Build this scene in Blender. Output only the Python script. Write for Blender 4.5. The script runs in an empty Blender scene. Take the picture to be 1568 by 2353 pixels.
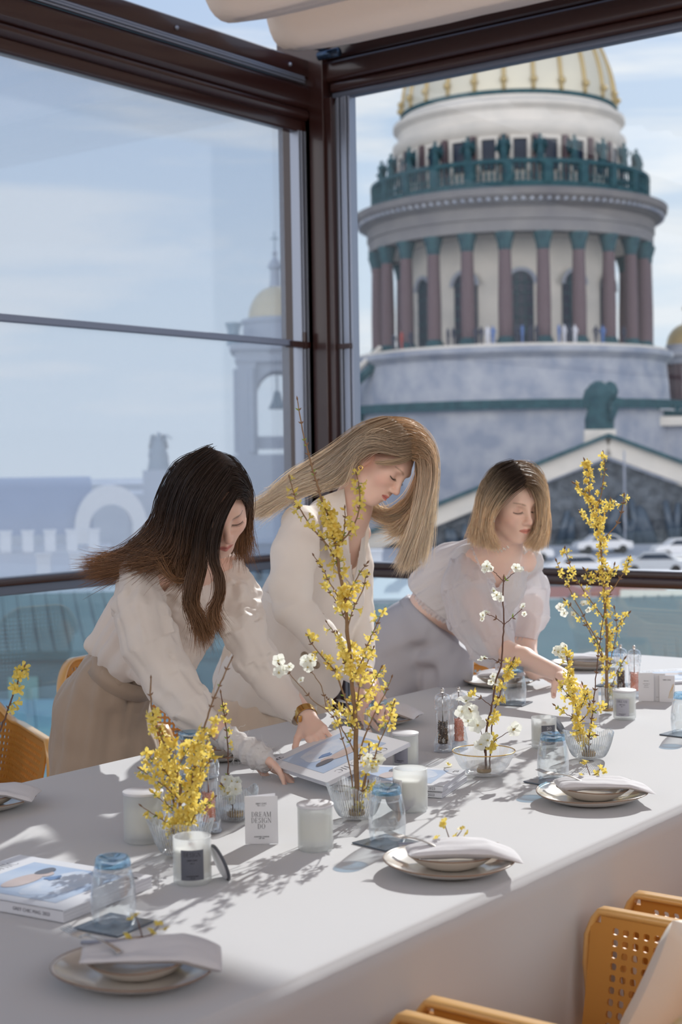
import bpy, math, random
import numpy as np
from mathutils import Vector, Matrix, noise as mnoise

scn = bpy.context.scene
COL = scn.collection
rng = random.Random(7)

# ------------------------------------------------------------------ camera
F_PX, W_PX, H_PX = 3445.0, 1568, 2353
CAM_H = 1.48
def nrm(v):
    v = np.array(v, float); return v / np.linalg.norm(v)
_a = nrm((2609, 148, -F_PX)); _b = nrm((-4549, 30, -F_PX)); _b = nrm(_b - _a * (_a @ _b)); _c = np.cross(_a, _b)
CM = np.array([_a, _b, _c])            # rows: world axes written in camera axes
CPOS = np.array([0.0, 0.0, CAM_H])
cam_d = bpy.data.cameras.new('camera'); cam = bpy.data.objects.new('camera', cam_d); COL.objects.link(cam)
mw = Matrix.Identity(4)
for i in range(3):
    for j in range(3): mw[i][j] = CM[i][j]
mw[2][3] = CAM_H
cam.matrix_world = mw
cam_d.sensor_fit = 'HORIZONTAL'; cam_d.sensor_width = 24.0; cam_d.lens = F_PX / W_PX * 24.0
cam_d.clip_start = 0.05; cam_d.clip_end = 3000
cam_d.dof.use_dof = True; cam_d.dof.focus_distance = 3.6; cam_d.dof.aperture_fstop = 4.6
scn.camera = cam

# ------------------------------------------------------------------ sun, sky, exposure
SUN_AZ, SUN_EL = math.radians(13.0), math.radians(30.0)
sd = bpy.data.lights.new('sun', 'SUN'); sd.energy = 4.25; sd.angle = math.radians(0.6); sd.color = (1.0, 0.965, 0.91)
sun = bpy.data.objects.new('sun', sd); COL.objects.link(sun)
sdir = Vector((math.cos(SUN_EL) * math.cos(SUN_AZ), math.cos(SUN_EL) * math.sin(SUN_AZ), math.sin(SUN_EL)))
sun.rotation_euler = sdir.to_track_quat('Z', 'Y').to_euler(); sun.location = (8, 2, 6)

world = bpy.data.worlds.new('sky'); scn.world = world; world.use_nodes = True
def build_world():
    nt = world.node_tree; N = nt.nodes; L = nt.links; N.clear()
    out = N.new('ShaderNodeOutputWorld'); bg = N.new('ShaderNodeBackground')
    tc = N.new('ShaderNodeTexCoord'); sep = N.new('ShaderNodeSeparateXYZ'); L.new(tc.outputs['Generated'], sep.inputs[0])
    ramp = N.new('ShaderNodeValToRGB'); el = ramp.color_ramp.elements
    el[0].position = 0.0; el[0].color = (0.60, 0.66, 0.72, 1)
    el[1].position = 1.0; el[1].color = (0.20, 0.31, 0.55, 1)
    for p, c in ((0.10, (0.55, 0.635, 0.72, 1)), (0.22, (0.43, 0.54, 0.69, 1)), (0.34, (0.34, 0.455, 0.66, 1)), (0.6, (0.30, 0.42, 0.65, 1))):
        e = el.new(p); e.color = c
    L.new(sep.outputs['Z'], ramp.inputs['Fac'])
    # thin cloud streaks, stretched along the horizon
    mp = N.new('ShaderNodeMapping'); mp.inputs['Scale'].default_value = (1.3, 1.3, 8.0); mp.inputs['Rotation'].default_value = (0.10, -0.10, 0.0)
    mp.inputs['Location'].default_value = (0.35, 0.2, 0.55)
    L.new(tc.outputs['Generated'], mp.inputs['Vector'])
    nz = N.new('ShaderNodeTexNoise'); nz.inputs['Scale'].default_value = 2.3; nz.inputs['Detail'].default_value = 7; nz.inputs['Roughness'].default_value = 0.55; nz.inputs['Distortion'].default_value = 0.35
    L.new(mp.outputs[0], nz.inputs['Vector'])
    cr = N.new('ShaderNodeValToRGB'); cr.color_ramp.elements[0].position = 0.50; cr.color_ramp.elements[1].position = 0.62
    L.new(nz.outputs['Fac'], cr.inputs['Fac'])
    mul = N.new('ShaderNodeMath'); mul.operation = 'MULTIPLY'; mul.inputs[1].default_value = 0.85; L.new(cr.outputs['Color'], mul.inputs[0])
    mx = N.new('ShaderNodeMixRGB'); L.new(mul.outputs[0], mx.inputs['Fac']); L.new(ramp.outputs['Color'], mx.inputs['Color1']); mx.inputs['Color2'].default_value = (0.70, 0.72, 0.745, 1)
    # soft glow of the air around the sun
    dt = N.new('ShaderNodeVectorMath'); dt.operation = 'DOT_PRODUCT'; L.new(tc.outputs['Generated'], dt.inputs[0]); dt.inputs[1].default_value = tuple(sdir)
    pw = N.new('ShaderNodeMath'); pw.operation = 'POWER'; L.new(dt.outputs['Value'], pw.inputs[0]); pw.inputs[1].default_value = 14
    ad = N.new('ShaderNodeMixRGB'); ad.blend_type = 'ADD'; ad.inputs['Fac'].default_value = 1.0; L.new(mx.outputs[0], ad.inputs['Color1'])
    gl = N.new('ShaderNodeMixRGB'); gl.inputs['Color1'].default_value = (0, 0, 0, 1); gl.inputs['Color2'].default_value = (0.30, 0.28, 0.24, 1); L.new(pw.outputs[0], gl.inputs['Fac']); gl.use_clamp = True
    L.new(gl.outputs[0], ad.inputs['Color2'])
    # added glow low in the unseen sky behind the camera, as fill light
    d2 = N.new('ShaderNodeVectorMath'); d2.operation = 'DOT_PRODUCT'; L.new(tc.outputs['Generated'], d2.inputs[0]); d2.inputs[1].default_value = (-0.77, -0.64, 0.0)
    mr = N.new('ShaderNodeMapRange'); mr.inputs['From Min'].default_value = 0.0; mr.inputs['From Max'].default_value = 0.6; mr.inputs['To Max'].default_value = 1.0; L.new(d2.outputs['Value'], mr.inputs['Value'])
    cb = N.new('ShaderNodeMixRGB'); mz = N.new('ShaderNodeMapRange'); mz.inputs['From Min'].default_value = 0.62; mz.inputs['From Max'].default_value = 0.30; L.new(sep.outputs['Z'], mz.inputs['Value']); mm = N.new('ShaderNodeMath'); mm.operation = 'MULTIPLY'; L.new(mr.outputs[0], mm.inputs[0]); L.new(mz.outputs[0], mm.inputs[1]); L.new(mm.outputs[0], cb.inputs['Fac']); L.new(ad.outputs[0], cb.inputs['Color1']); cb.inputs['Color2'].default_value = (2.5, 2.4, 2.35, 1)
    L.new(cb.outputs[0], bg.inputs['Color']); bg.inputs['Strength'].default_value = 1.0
    L.new(bg.outputs[0], out.inputs['Surface'])
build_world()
scn.view_settings.view_transform = 'Standard'; scn.view_settings.look = 'None'
scn.view_settings.exposure = 0.25; scn.view_settings.gamma = 1.0; scn.view_settings.use_curve_mapping = False
cy = scn.cycles
cy.use_denoising = True
cy.max_bounces = 10; cy.diffuse_bounces = 4; cy.glossy_bounces = 3; cy.transmission_bounces = 8; cy.transparent_max_bounces = 48
cy.caustics_reflective = False; cy.caustics_refractive = False; cy.sample_clamp_indirect = 4.0

# ------------------------------------------------------------------ placing points
def ray(px, py): return CM @ np.array([(px - W_PX / 2) / F_PX, -(py - H_PX / 2) / F_PX, -1.0])
def onz(px, py, z): r = ray(px, py); return CPOS + r * ((z - CAM_H) / r[2])
def ony(px, py, y): r = ray(px, py); return CPOS + r * (y / r[1])
def onx(px, py, x): r = ray(px, py); return CPOS + r * (x / r[0])
def ond(px, py, d): return CPOS + ray(px, py) * d
def depth(P): return float(-(CM.T @ (np.array(P, float) - CPOS))[2])
RIGHT = CM[:, 0]; UPV = CM[:, 1]; BACK = CM[:, 2]      # the camera's axes in the world

# ------------------------------------------------------------------ materials
MATS = {}
def mat(name, color=(0.8, 0.8, 0.8), rough=0.5, metal=0.0, spec=0.5, bump=None, noise=None, sheen=0.0, trans=None, sss=0.0, coat=0.0, attr=None):
    if name in MATS: return MATS[name]
    m = bpy.data.materials.new(name); m.use_nodes = True; MATS[name] = m
    nt = m.node_tree; N = nt.nodes; L = nt.links; b = N['Principled BSDF']
    b.inputs['Base Color'].default_value = (*color, 1); b.inputs['Roughness'].default_value = rough; b.inputs['Metallic'].default_value = metal
    b.inputs['Specular IOR Level'].default_value = spec
    b.inputs['Sheen Weight'].default_value = sheen; b.inputs['Coat Weight'].default_value = coat
    if sss: b.inputs['Subsurface Weight'].default_value = sss; b.inputs['Subsurface Radius'].default_value = (0.02, 0.008, 0.004); b.inputs['Subsurface Scale'].default_value = 0.5
    tc = N.new('ShaderNodeTexCoord')
    src = None
    if attr:
        at = N.new('ShaderNodeVertexColor'); at.layer_name = attr; src = at.outputs['Color']
    if noise:       # (scale, amount, second colour)
        nz = N.new('ShaderNodeTexNoise'); nz.inputs['Scale'].default_value = noise[0]; nz.inputs['Detail'].default_value = 5
        L.new(tc.outputs['Object'], nz.inputs['Vector'])
        mp = N.new('ShaderNodeMapRange'); mp.inputs['From Min'].default_value = 0.35; mp.inputs['From Max'].default_value = 0.65; mp.inputs['To Max'].default_value = noise[1]
        L.new(nz.outputs['Fac'], mp.inputs['Value'])
        mx = N.new('ShaderNodeMixRGB'); mx.inputs['Color1'].default_value = (*color, 1); mx.inputs['Color2'].default_value = (*noise[2], 1)
        if src: L.new(src, mx.inputs['Color1'])
        L.new(mp.outputs[0], mx.inputs['Fac']); src = mx.outputs[0]
    if src: L.new(src, b.inputs['Base Color'])
    if bump:        # (scale, strength, distance) noise bump
        nb = N.new('ShaderNodeTexNoise'); nb.inputs['Scale'].default_value = bump[0]; nb.inputs['Detail'].default_value = 4
        L.new(tc.outputs['Object'], nb.inputs['Vector'])
        bp = N.new('ShaderNodeBump'); bp.inputs['Strength'].default_value = bump[1]; bp.inputs['Distance'].default_value = bump[2] if len(bump) > 2 else 0.01
        L.new(nb.outputs['Fac'], bp.inputs['Height']); L.new(bp.outputs[0], b.inputs['Normal'])
    if trans:       # light passing through thin cloth, petals, wax: (amount, colour)
        t = N.new('ShaderNodeBsdfTranslucent'); t.inputs['Color'].default_value = (*trans[1], 1)
        if src: L.new(src, t.inputs['Color'])
        ms = N.new('ShaderNodeMixShader'); ms.inputs[0].default_value = trans[0]
        L.new(b.outputs[0], ms.inputs[1]); L.new(t.outputs[0], ms.inputs[2]); L.new(ms.outputs[0], N['Material Output'].inputs['Surface'])
    return m
def clear_mat(name, tint=(0.97, 0.985, 0.99), edge=0.55, base=0.04, rough=0.02, film=0.0, filmcol=(0.8, 0.82, 0.85)):
    """Thin clear glass: see-through, with reflections that strengthen towards the grazing edge and an optional pale scattering film."""
    if name in MATS: return MATS[name]
    m = bpy.data.materials.new(name); m.use_nodes = True; MATS[name] = m
    nt = m.node_tree; N = nt.nodes; L = nt.links; N.remove(N['Principled BSDF'])
    tr = N.new('ShaderNodeBsdfTransparent'); tr.inputs['Color'].default_value = (*tint, 1)
    gl = N.new('ShaderNodeBsdfGlossy'); gl.inputs['Roughness'].default_value = rough; gl.inputs['Color'].default_value = (0.95, 0.97, 1, 1)
    lw = N.new('ShaderNodeLayerWeight'); lw.inputs['Blend'].default_value = 0.25
    mr = N.new('ShaderNodeMapRange'); mr.inputs['To Min'].default_value = base; mr.inputs['To Max'].default_value = edge
    L.new(lw.outputs['Facing'], mr.inputs['Value'])
    ms = N.new('ShaderNodeMixShader'); L.new(mr.outputs[0], ms.inputs[0]); L.new(tr.outputs[0], ms.inputs[1]); L.new(gl.outputs[0], ms.inputs[2])
    last = ms
    if film:
        tl = N.new('ShaderNodeBsdfTranslucent'); tl.inputs['Color'].default_value = (*filmcol, 1)
        df = N.new('ShaderNodeBsdfDiffuse'); df.inputs['Color'].default_value = (*filmcol, 1)
        m1 = N.new('ShaderNodeMixShader'); m1.inputs[0].default_value = 0.3; L.new(tl.outputs[0], m1.inputs[1]); L.new(df.outputs[0], m1.inputs[2])
        m2 = N.new('ShaderNodeMixShader'); m2.inputs[0].default_value = film; L.new(ms.outputs[0], m2.inputs[1]); L.new(m1.outputs[0], m2.inputs[2]); last = m2
    L.new(last.outputs[0], N['Material Output'].inputs['Surface'])
    return m

# ------------------------------------------------------------------ mesh helpers
class MB:
    def __init__(s): s.v = []; s.f = []; s.m = []; s.uv = None
    def add(s, vs, fs, mi=0):
        o = len(s.v); s.v.extend([tuple(map(float, v)) for v in vs]); s.f.extend([tuple(i + o for i in f) for f in fs]); s.m.extend([mi] * len(fs))
    def box(s, c, d, R=None, mi=0):
        hx, hy, hz = d[0] / 2, d[1] / 2, d[2] / 2
        vs = [(x, y, z) for x in (-hx, hx) for y in (-hy, hy) for z in (-hz, hz)]
        if R is not None: vs = [tuple(np.array(R) @ np.array(v)) for v in vs]
        s.add([(v[0] + c[0], v[1] + c[1], v[2] + c[2]) for v in vs], [(0, 1, 3, 2), (4, 6, 7, 5), (0, 4, 5, 1), (2, 3, 7, 6), (0, 2, 6, 4), (1, 5, 7, 3)], mi)
    def span(s, a, b, mi=0):
        s.box([(a[i] + b[i]) / 2 for i in range(3)], [abs(b[i] - a[i]) for i in range(3)], None, mi)
    def lathe(s, prof, seg=32, c=(0, 0, 0), cap=(False, False), mi=0, rfun=None, a0=0, a1=2 * math.pi):
        full = abs(a1 - a0 - 2 * math.pi) < 1e-6; n = seg if full else seg + 1; vs = []
        for k, (r, z) in enumerate(prof):
            for i in range(n):
                a = a0 + (a1 - a0) * i / seg; rr, zz = (rfun(r, z, a, k) if rfun else (r, z))
                vs.append((c[0] + rr * math.cos(a), c[1] + rr * math.sin(a), c[2] + zz))
        fs = []
        for k in range(len(prof) - 1):
            for i in range(seg):
                j = (i + 1) % n; fs.append((k * n + i, k * n + j, (k + 1) * n + j, (k + 1) * n + i))
        if cap[0]: fs.append(tuple(range(n - 1, -1, -1)))
        if cap[1]: fs.append(tuple(range((len(prof) - 1) * n, len(prof) * n)))
        s.add(vs, fs, mi)
    def tube(s, pts, rad, seg=8, mi=0, cap=True, flat=1.0):
        P = np.array(pts, float); n = len(P)
        if not hasattr(rad, '__len__'): rad = [rad] * n
        T = np.gradient(P, axis=0); T /= np.linalg.norm(T, axis=1)[:, None] + 1e-12
        up = np.array([0, 0, 1.0]) if abs(T[0][2]) < 0.9 else np.array([1.0, 0, 0])
        u = np.cross(T[0], up); u /= np.linalg.norm(u); vs = []
        for i in range(n):
            u = u - T[i] * (u @ T[i]); u /= np.linalg.norm(u) + 1e-12; w = np.cross(T[i], u)
            for k in range(seg):
                a = 2 * math.pi * k / seg; vs.append(P[i] + rad[i] * (math.cos(a) * u + flat * math.sin(a) * w))
        fs = [(i * seg + k, i * seg + (k + 1) % seg, (i + 1) * seg + (k + 1) % seg, (i + 1) * seg + k) for i in range(n - 1) for k in range(seg)]
        if cap: fs.append(tuple(range(seg - 1, -1, -1))); fs.append(tuple((n - 1) * seg + k for k in range(seg)))
        s.add(vs, fs, mi)
    def prism(s, poly, h0, h1, axis='z', mi=0):
        n = len(poly); put = {'z': lambda p, h: (p[0], p[1], h), 'y': lambda p, h: (p[0], h, p[1]), 'x': lambda p, h: (h, p[0], p[1])}[axis]
        vs = [put(p, h0) for p in poly] + [put(p, h1) for p in poly]
        fs = [tuple(range(n - 1, -1, -1)), tuple(range(n, 2 * n))] + [(i, (i + 1) % n, n + (i + 1) % n, n + i) for i in range(n)]
        s.add(vs, fs, mi)
    def ball(s, c, r, seg=12, mi=0):
        rr = r if hasattr(r, '__len__') else (r, r, r); k = seg // 2
        vs = []; 
        for i in range(k + 1):
            t = math.pi * i / k
            for j in range(seg):
                a = 2 * math.pi * j / seg; vs.append((c[0] + rr[0] * math.sin(t) * math.cos(a), c[1] + rr[1] * math.sin(t) * math.sin(a), c[2] + rr[2] * math.cos(t)))
        s.add(vs, [(i * seg + j, (i + 1) * seg + j, (i + 1) * seg + (j + 1) % seg, i * seg + (j + 1) % seg) for i in range(k) for j in range(seg)], mi)
    def build(s, name, mats, parent=None, smooth=False, loc=None, rz=0, bevel=0, autos=None):
        me = bpy.data.meshes.new(name); me.from_pydata(s.v, [], s.f)
        if not isinstance(mats, (list, tuple)): mats = [mats]
        for m in mats: me.materials.append(m)
        if len(mats) > 1: me.polygons.foreach_set('material_index', s.m)
        me.update()
        return link(me, name, parent, smooth, loc, rz, bevel, autos)
def link(me, name, parent=None, smooth=False, loc=None, rz=0, bevel=0, autos=None):
    if smooth: me.polygons.foreach_set('use_smooth', [True] * len(me.polygons))
    if autos: me.polygons.foreach_set('use_smooth', [True] * len(me.polygons)); me.set_sharp_from_angle(angle=math.radians(autos))
    o = bpy.data.objects.new(name, me); COL.objects.link(o)
    if parent is not None: o.parent = parent
    if loc is not None: o.location = loc
    if rz: o.rotation_euler = (0, 0, rz)
    if bevel:
        md = o.modifiers.new('bevel', 'BEVEL'); md.width = bevel; md.segments = 3; md.limit_method = 'ANGLE'
    return o
def tag(o, label=None, cat=None, group=None, kind=None):
    if label: o['label'] = label
    if cat: o['category'] = cat
    if group: o['group'] = group
    if kind: o['kind'] = kind
    return o
def thing(name, label, cat, loc=(0, 0, 0), rz=0, group=None):
    o = bpy.data.objects.new(name, None); COL.objects.link(o); o.location = tuple(loc); o.rotation_euler = (0, 0, rz); o.empty_display_size = 0.05
    return tag(o, label, cat, group)
def struct(o): o['kind'] = 'structure'; return o
def kids(o): return [c for c in bpy.data.objects if c.parent == o]
def dup(o, label=None, loc=None, rz=None, parent=None, group=None):
    ch = kids(o); c = o.copy(); COL.objects.link(c)
    if parent is not None: c.parent = parent
    if label: c['label'] = label
    if group: c['group'] = group
    if loc is not None: c.location = tuple(loc)
    if rz is not None: c.rotation_euler = (0, 0, rz)
    for k in ch: dup(k, parent=c)
    return c
def text_mesh(body, size, name, m, parent, loc, rot=(0, 0, 0), depth_=0.0002, align='CENTER', spacing=1.0, scale=(1, 1, 1)):
    cu = bpy.data.curves.new(name, 'FONT'); cu.body = body; cu.size = size; cu.extrude = depth_; cu.align_x = align; cu.align_y = 'CENTER'; cu.space_character = spacing; cu.resolution_u = 3
    o = bpy.data.objects.new(name, cu); COL.objects.link(o)
    dg = bpy.context.evaluated_depsgraph_get(); me = bpy.data.meshes.new_from_object(o.evaluated_get(dg)); bpy.data.objects.remove(o)
    me.materials.clear(); me.materials.append(m)
    t = bpy.data.objects.new(name, me); COL.objects.link(t); t.parent = parent; t.location = loc; t.rotation_euler = rot; t.scale = scale
    return t
_SER = {  # serif capitals as strokes: (x0, y0, x1, y1, width) and arcs (cx, cy, rx, ry, from, to, thin, thick)
 'D': (0.72, [(.12, 0, .12, 1, .11), (0, .015, .3, .015, .03), (0, .985, .3, .985, .03)], [(.27, .5, .40, .485, -90, 90)]), 'O': (0.80, [], [(.40, .5, .37, .5, 0, 360)]), 'C': (0.72, [(.66, .70, .66, .97, .03), (.66, .03, .66, .28, .03)], [(.40, .5, .37, .5, 48, 312)]),
 'G': (0.80, [(.68, .70, .68, .97, .03), (.66, .03, .66, .42, .10), (.52, .42, .78, .42, .03)], [(.40, .5, .37, .5, 48, 312)]), 'E': (0.62, [(.12, 0, .12, 1, .11), (0, .015, .56, .015, .03), (0, .985, .54, .985, .03), (.12, .5, .42, .5, .03), (.56, 0, .56, .25, .03), (.54, .76, .54, 1, .03), (.42, .40, .42, .60, .03)], []),
 'R': (0.74, [(.12, 0, .12, 1, .11), (0, .015, .24, .015, .03), (0, .985, .3, .985, .03), (.12, .5, .32, .5, .03), (.34, .5, .62, .02, .11), (.56, .015, .76, .015, .03)], [(.30, .75, .27, .24, -90, 90)]), 'A': (0.76, [(.08, 0, .38, 1, .035), (.38, 1, .68, 0, .11), (.18, .33, .56, .33, .03), (0, .015, .18, .015, .03), (.56, .015, .80, .015, .03)], []),
 'M': (0.95, [(.12, 0, .12, 1, .035), (.14, 1, .46, .04, .11), (.46, .04, .80, 1, .035), (.82, 0, .82, 1, .11), (0, .015, .24, .015, .03), (0, .985, .16, .985, .03), (.70, .015, .94, .015, .03), (.80, .985, .94, .985, .03)], []), 'S': (0.58, [(.47, .72, .47, .97, .03), (.06, .03, .06, .28, .03)], [(.27, .75, .21, .235, 20, 270), (.27, .265, .22, .25, -160, 90)]),
 'I': (0.30, [(.14, 0, .14, 1, .11), (0, .015, .28, .015, .03), (0, .985, .28, .985, .03)], []), 'N': (0.80, [(.12, 0, .12, 1, .035), (.10, 1, .66, .02, .11), (.66, .02, .66, 1, .035), (0, .015, .24, .015, .03), (0, .985, .14, .985, .03), (.54, .985, .78, .985, .03)], []),
 'H': (0.80, [(.12, 0, .12, 1, .11), (.64, 0, .64, 1, .11), (.12, .5, .64, .5, .03), (0, .015, .24, .015, .03), (0, .985, .24, .985, .03), (.52, .015, .76, .015, .03), (.52, .985, .76, .985, .03)], []), 'Y': (0.74, [(.06, .98, .35, .46, .11), (.66, .98, .37, .46, .035), (.36, 0, .36, .5, .11), (.24, .015, .48, .015, .03), (0, .985, .18, .985, .03), (.56, .985, .76, .985, .03)], [])}
def serif_mesh(body, size, name, m, parent, loc=(0, 0, 0), rot=(0, 0, 0), spacing=0.10, scale=(1, 1, 1)):
    """Lettering in thick-and-thin serif capitals, centred on its origin; size is the text height x 1.4."""
    mb = MB(); x = 0.0; h = size * 0.70
    for ch in body:
        if ch == ' ': x += 0.42; continue
        w, L_, A_ = _SER[ch]
        for (x0, y0, x1, y1, t) in L_:
            d = np.array([x1 - x0, y1 - y0]); l = np.linalg.norm(d); n = np.array([-d[1], d[0]]) / l * t / 2
            if abs(d[1]) > abs(d[0]) * 0.8 and abs(d[0]) > 1e-6: n = np.array([t / 2, 0]) * -1
            mb.add([(x + x0 + n[0], y0 + n[1], 0), (x + x0 - n[0], y0 - n[1], 0), (x + x1 - n[0], y1 - n[1], 0), (x + x1 + n[0], y1 + n[1], 0)], [(0, 1, 2, 3)])
        for (cx_, cy_, rx, ry, a0, a1) in A_:
            k = 24; vs = []
            for i in range(k + 1): a = math.radians(a0 + (a1 - a0) * i / k); th = 0.03 + 0.09 * abs(math.cos(a)) ** 1.5; vs += [(x + cx_ + rx * math.cos(a), cy_ + ry * math.sin(a), 0), (x + cx_ + (rx - th) * math.cos(a), cy_ + (ry - min(th, .05)) * math.sin(a), 0)]
            mb.add(vs, [(2 * i, 2 * i + 1, 2 * i + 3, 2 * i + 2) for i in range(k)])
        x += w + spacing
    W_ = x - spacing; mb.v = [((v[0] - W_ / 2) * h * 0.92, (v[1] - 0.5) * h, 0.0) for v in mb.v]; o = mb.build(name, m, parent, loc=loc); o.rotation_euler = rot; o.scale = scale; return o
def fbm(p, s): return mnoise.noise(Vector((p[0] * s, p[1] * s, p[2] * s)))
def J(px, py, d): return ond(px, py, d)
def cw(v): return CM @ np.array(v, float)          # a direction given as (right, up, towards the viewer)
def rp(r, d): return r * d / F_PX                    # pixels to metres at depth d
def catmull(P, t):
    P = np.asarray(P); n = len(P) - 1; t = np.clip(t, 0, 1) * n; i = np.minimum(t.astype(int), n - 1); f = (t - i)
    p0 = P[np.maximum(i - 1, 0)]; p1 = P[i]; p2 = P[i + 1]; p3 = P[np.minimum(i + 2, n)]; f = f.reshape(f.shape + (1,) * (p1.ndim - f.ndim))
    return 0.5 * (2 * p1 + (p2 - p0) * f + (2 * p0 - 5 * p1 + 4 * p2 - p3) * f * f + (3 * p1 - p0 - 3 * p2 + p3) * f ** 3)
M_GOLD = mat('gold', (0.72, 0.47, 0.16), 0.22, metal=1.0)
def flower(mb, c, n, r, petals=4, mi=0, curl=0.35, w=0.42, seed=0):
    """A small open blossom: petals around c facing n."""
    rr = random.Random(seed); n = nrm(n); u = nrm(np.cross(n, [0.31, 0.2, 0.9])); v = np.cross(n, u); a0 = rr.uniform(0, 6.28)
    for k in range(petals):
        a = a0 + 2 * math.pi * k / petals + rr.uniform(-.15, .15); e = math.cos(a) * u + math.sin(a) * v; t = np.cross(n, e); cu = curl + rr.uniform(-.2, .2); L = r * rr.uniform(0.85, 1.1)
        q = [c, c + e * L * 0.35 + n * L * cu * 0.55, c + e * L * 0.72 + n * L * cu * 0.95, c + e * L + n * L * cu * 0.80]; ws = [0.10, 0.9 * w, w, 0.10]
        vs = []
        for p, wd in zip(q, ws): vs += [p - t * L * wd + n * L * 0.10 * wd * 2, p - n * L * 0.03, p + t * L * wd + n * L * 0.10 * wd * 2]
        mb.add(vs, [(i * 3 + j, i * 3 + j + 1, i * 3 + j + 4, i * 3 + j + 3) for i in range(3) for j in range(2)], mi)
# ------------------------------------------------------------------ smooth solid modelling: distance fields turned into meshes
class SDF:
    """A field on a regular grid; primitives melt into one another with smooth minimum, so that bodies come out as one skin."""
    def __init__(s, lo, hi, h):
        s.h = h; s.lo = np.array(lo, float); s.n = np.ceil((np.array(hi, float) - s.lo) / h).astype(int) + 1
        s.d = np.full(s.n, 0.2, np.float32)
    def _win(s, lo, hi):
        a = np.clip(np.floor((np.array(lo) - s.lo) / s.h).astype(int), 0, s.n); b = np.clip(np.ceil((np.array(hi) - s.lo) / s.h).astype(int) + 1, 0, s.n)
        if np.any(b <= a): return None
        ax = [s.lo[i] + s.h * np.arange(a[i], b[i]) for i in range(3)]
        return tuple(slice(a[i], b[i]) for i in range(3)), np.meshgrid(*ax, indexing='ij')
    def _mix(s, sl, d, k, op):
        D = s.d[sl]
        if op == 'add':
            if k <= 0: s.d[sl] = np.minimum(D, d); return
            hh = np.clip(k - np.abs(D - d), 0, None) / k; s.d[sl] = np.minimum(D, d) - hh * hh * k * 0.25
        elif op == 'sub':
            d = -d; hh = np.clip(k - np.abs(D - d), 0, None) / max(k, 1e-9); s.d[sl] = np.maximum(D, d) + hh * hh * k * 0.25
        elif op == 'cut': s.d[sl] = np.maximum(D, d)
    def cone(s, a, b, ra, rb, k=0.02, op='add', sq=None):
        """Tapered capsule from a to b. sq=(axis, f): squeezed across, to make flat sections: the size along axis is times f."""
        a = np.array(a, float); b = np.array(b, float); R = max(ra, rb) * (max(1, sq[1]) if sq else 1) + k + 3 * s.h
        w = s._win(np.minimum(a, b) - R, np.maximum(a, b) + R)
        if w is None: return
        sl, G = w; P = [G[i] - a[i] for i in range(3)]; ab = b - a; L2 = float(ab @ ab) + 1e-12
        t = np.clip((P[0] * ab[0] + P[1] * ab[1] + P[2] * ab[2]) / L2, 0, 1)
        Q = [P[i] - t * ab[i] for i in range(3)]
        if sq:
            ax = nrm(sq[0]); pr = Q[0] * ax[0] + Q[1] * ax[1] + Q[2] * ax[2]
            d2 = Q[0] ** 2 + Q[1] ** 2 + Q[2] ** 2 - pr ** 2 + (pr / sq[1]) ** 2
        else: d2 = Q[0] ** 2 + Q[1] ** 2 + Q[2] ** 2
        s._mix(sl, (np.sqrt(d2) - (ra + (rb - ra) * t)).astype(np.float32), k, op)
    def path(s, pts, rad, k=0.02, sq=None, op='add'):
        for i in range(len(pts) - 1): s.cone(pts[i], pts[i + 1], rad[i], rad[i + 1], k if i else k, op, sq)
    def ell(s, c, r, R=None, k=0.02, op='add'):
        """Ellipsoid: centre, three radii, rotation matrix whose columns are its axes."""
        c = np.array(c, float); r = np.array(r, float); R = np.eye(3) if R is None else np.array(R, float); m = r.max() + k + 3 * s.h
        w = s._win(c - m, c + m)
        if w is None: return
        sl, G = w; P = [G[i] - c[i] for i in range(3)]
        q = [(P[0] * R[0, j] + P[1] * R[1, j] + P[2] * R[2, j]) for j in range(3)]
        k0 = np.sqrt(sum((q[j] / r[j]) ** 2 for j in range(3))); k1 = np.sqrt(sum((q[j] / r[j] ** 2) ** 2 for j in range(3))) + 1e-9
        s._mix(sl, (k0 * (k0 - 1) / k1).astype(np.float32), k, op)
    def half(s, p, n, k=0.0):
        """Cut away everything on the side n points to."""
        n = nrm(n); ax = [s.lo[i] + s.h * np.arange(s.n[i]) for i in range(3)]; G = np.meshgrid(*ax, indexing='ij')
        d = (G[0] - p[0]) * n[0] + (G[1] - p[1]) * n[1] + (G[2] - p[2]) * n[2]
        s.d = np.maximum(s.d, d.astype(np.float32))
    def warp(s, f):
        """Add f(x, y, z) to the field near the surface."""
        m = np.where(np.abs(s.d) < 0.05); X = [s.lo[i] + s.h * m[i] for i in range(3)]
        s.d[m] += f(*X).astype(np.float32)
    def mesh(s):
        D = s.d; ins = D < 0; n = D.shape
        c = np.zeros((n[0] - 1, n[1] - 1, n[2] - 1), np.int8)
        for dx in (0, 1):
            for dy in (0, 1):
                for dz in (0, 1): c += ins[dx:n[0] - 1 + dx, dy:n[1] - 1 + dy, dz:n[2] - 1 + dz]
        cells = np.argwhere((c > 0) & (c < 8)); idx = np.full(c.shape, -1, np.int64); idx[tuple(cells.T)] = np.arange(len(cells))
        acc = np.zeros((len(cells), 3)); cnt = np.zeros(len(cells))
        cor = [(x, y, z) for x in (0, 1) for y in (0, 1) for z in (0, 1)]
        for p in cor:
            for ax in range(3):
                if p[ax] == 0:
                    q = list(p); q[ax] = 1
                    da = D[cells[:, 0] + p[0], cells[:, 1] + p[1], cells[:, 2] + p[2]]; db = D[cells[:, 0] + q[0], cells[:, 1] + q[1], cells[:, 2] + q[2]]
                    m = (da < 0) != (db < 0); t = np.where(m, da / np.where(m, da - db, 1), 0)
                    v = np.tile(np.array(p, float), (len(cells), 1)); v[:, ax] += t
                    acc[m] += v[m]; cnt[m] += 1
        V = s.lo + s.h * (cells + acc / cnt[:, None])
        F = []
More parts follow.
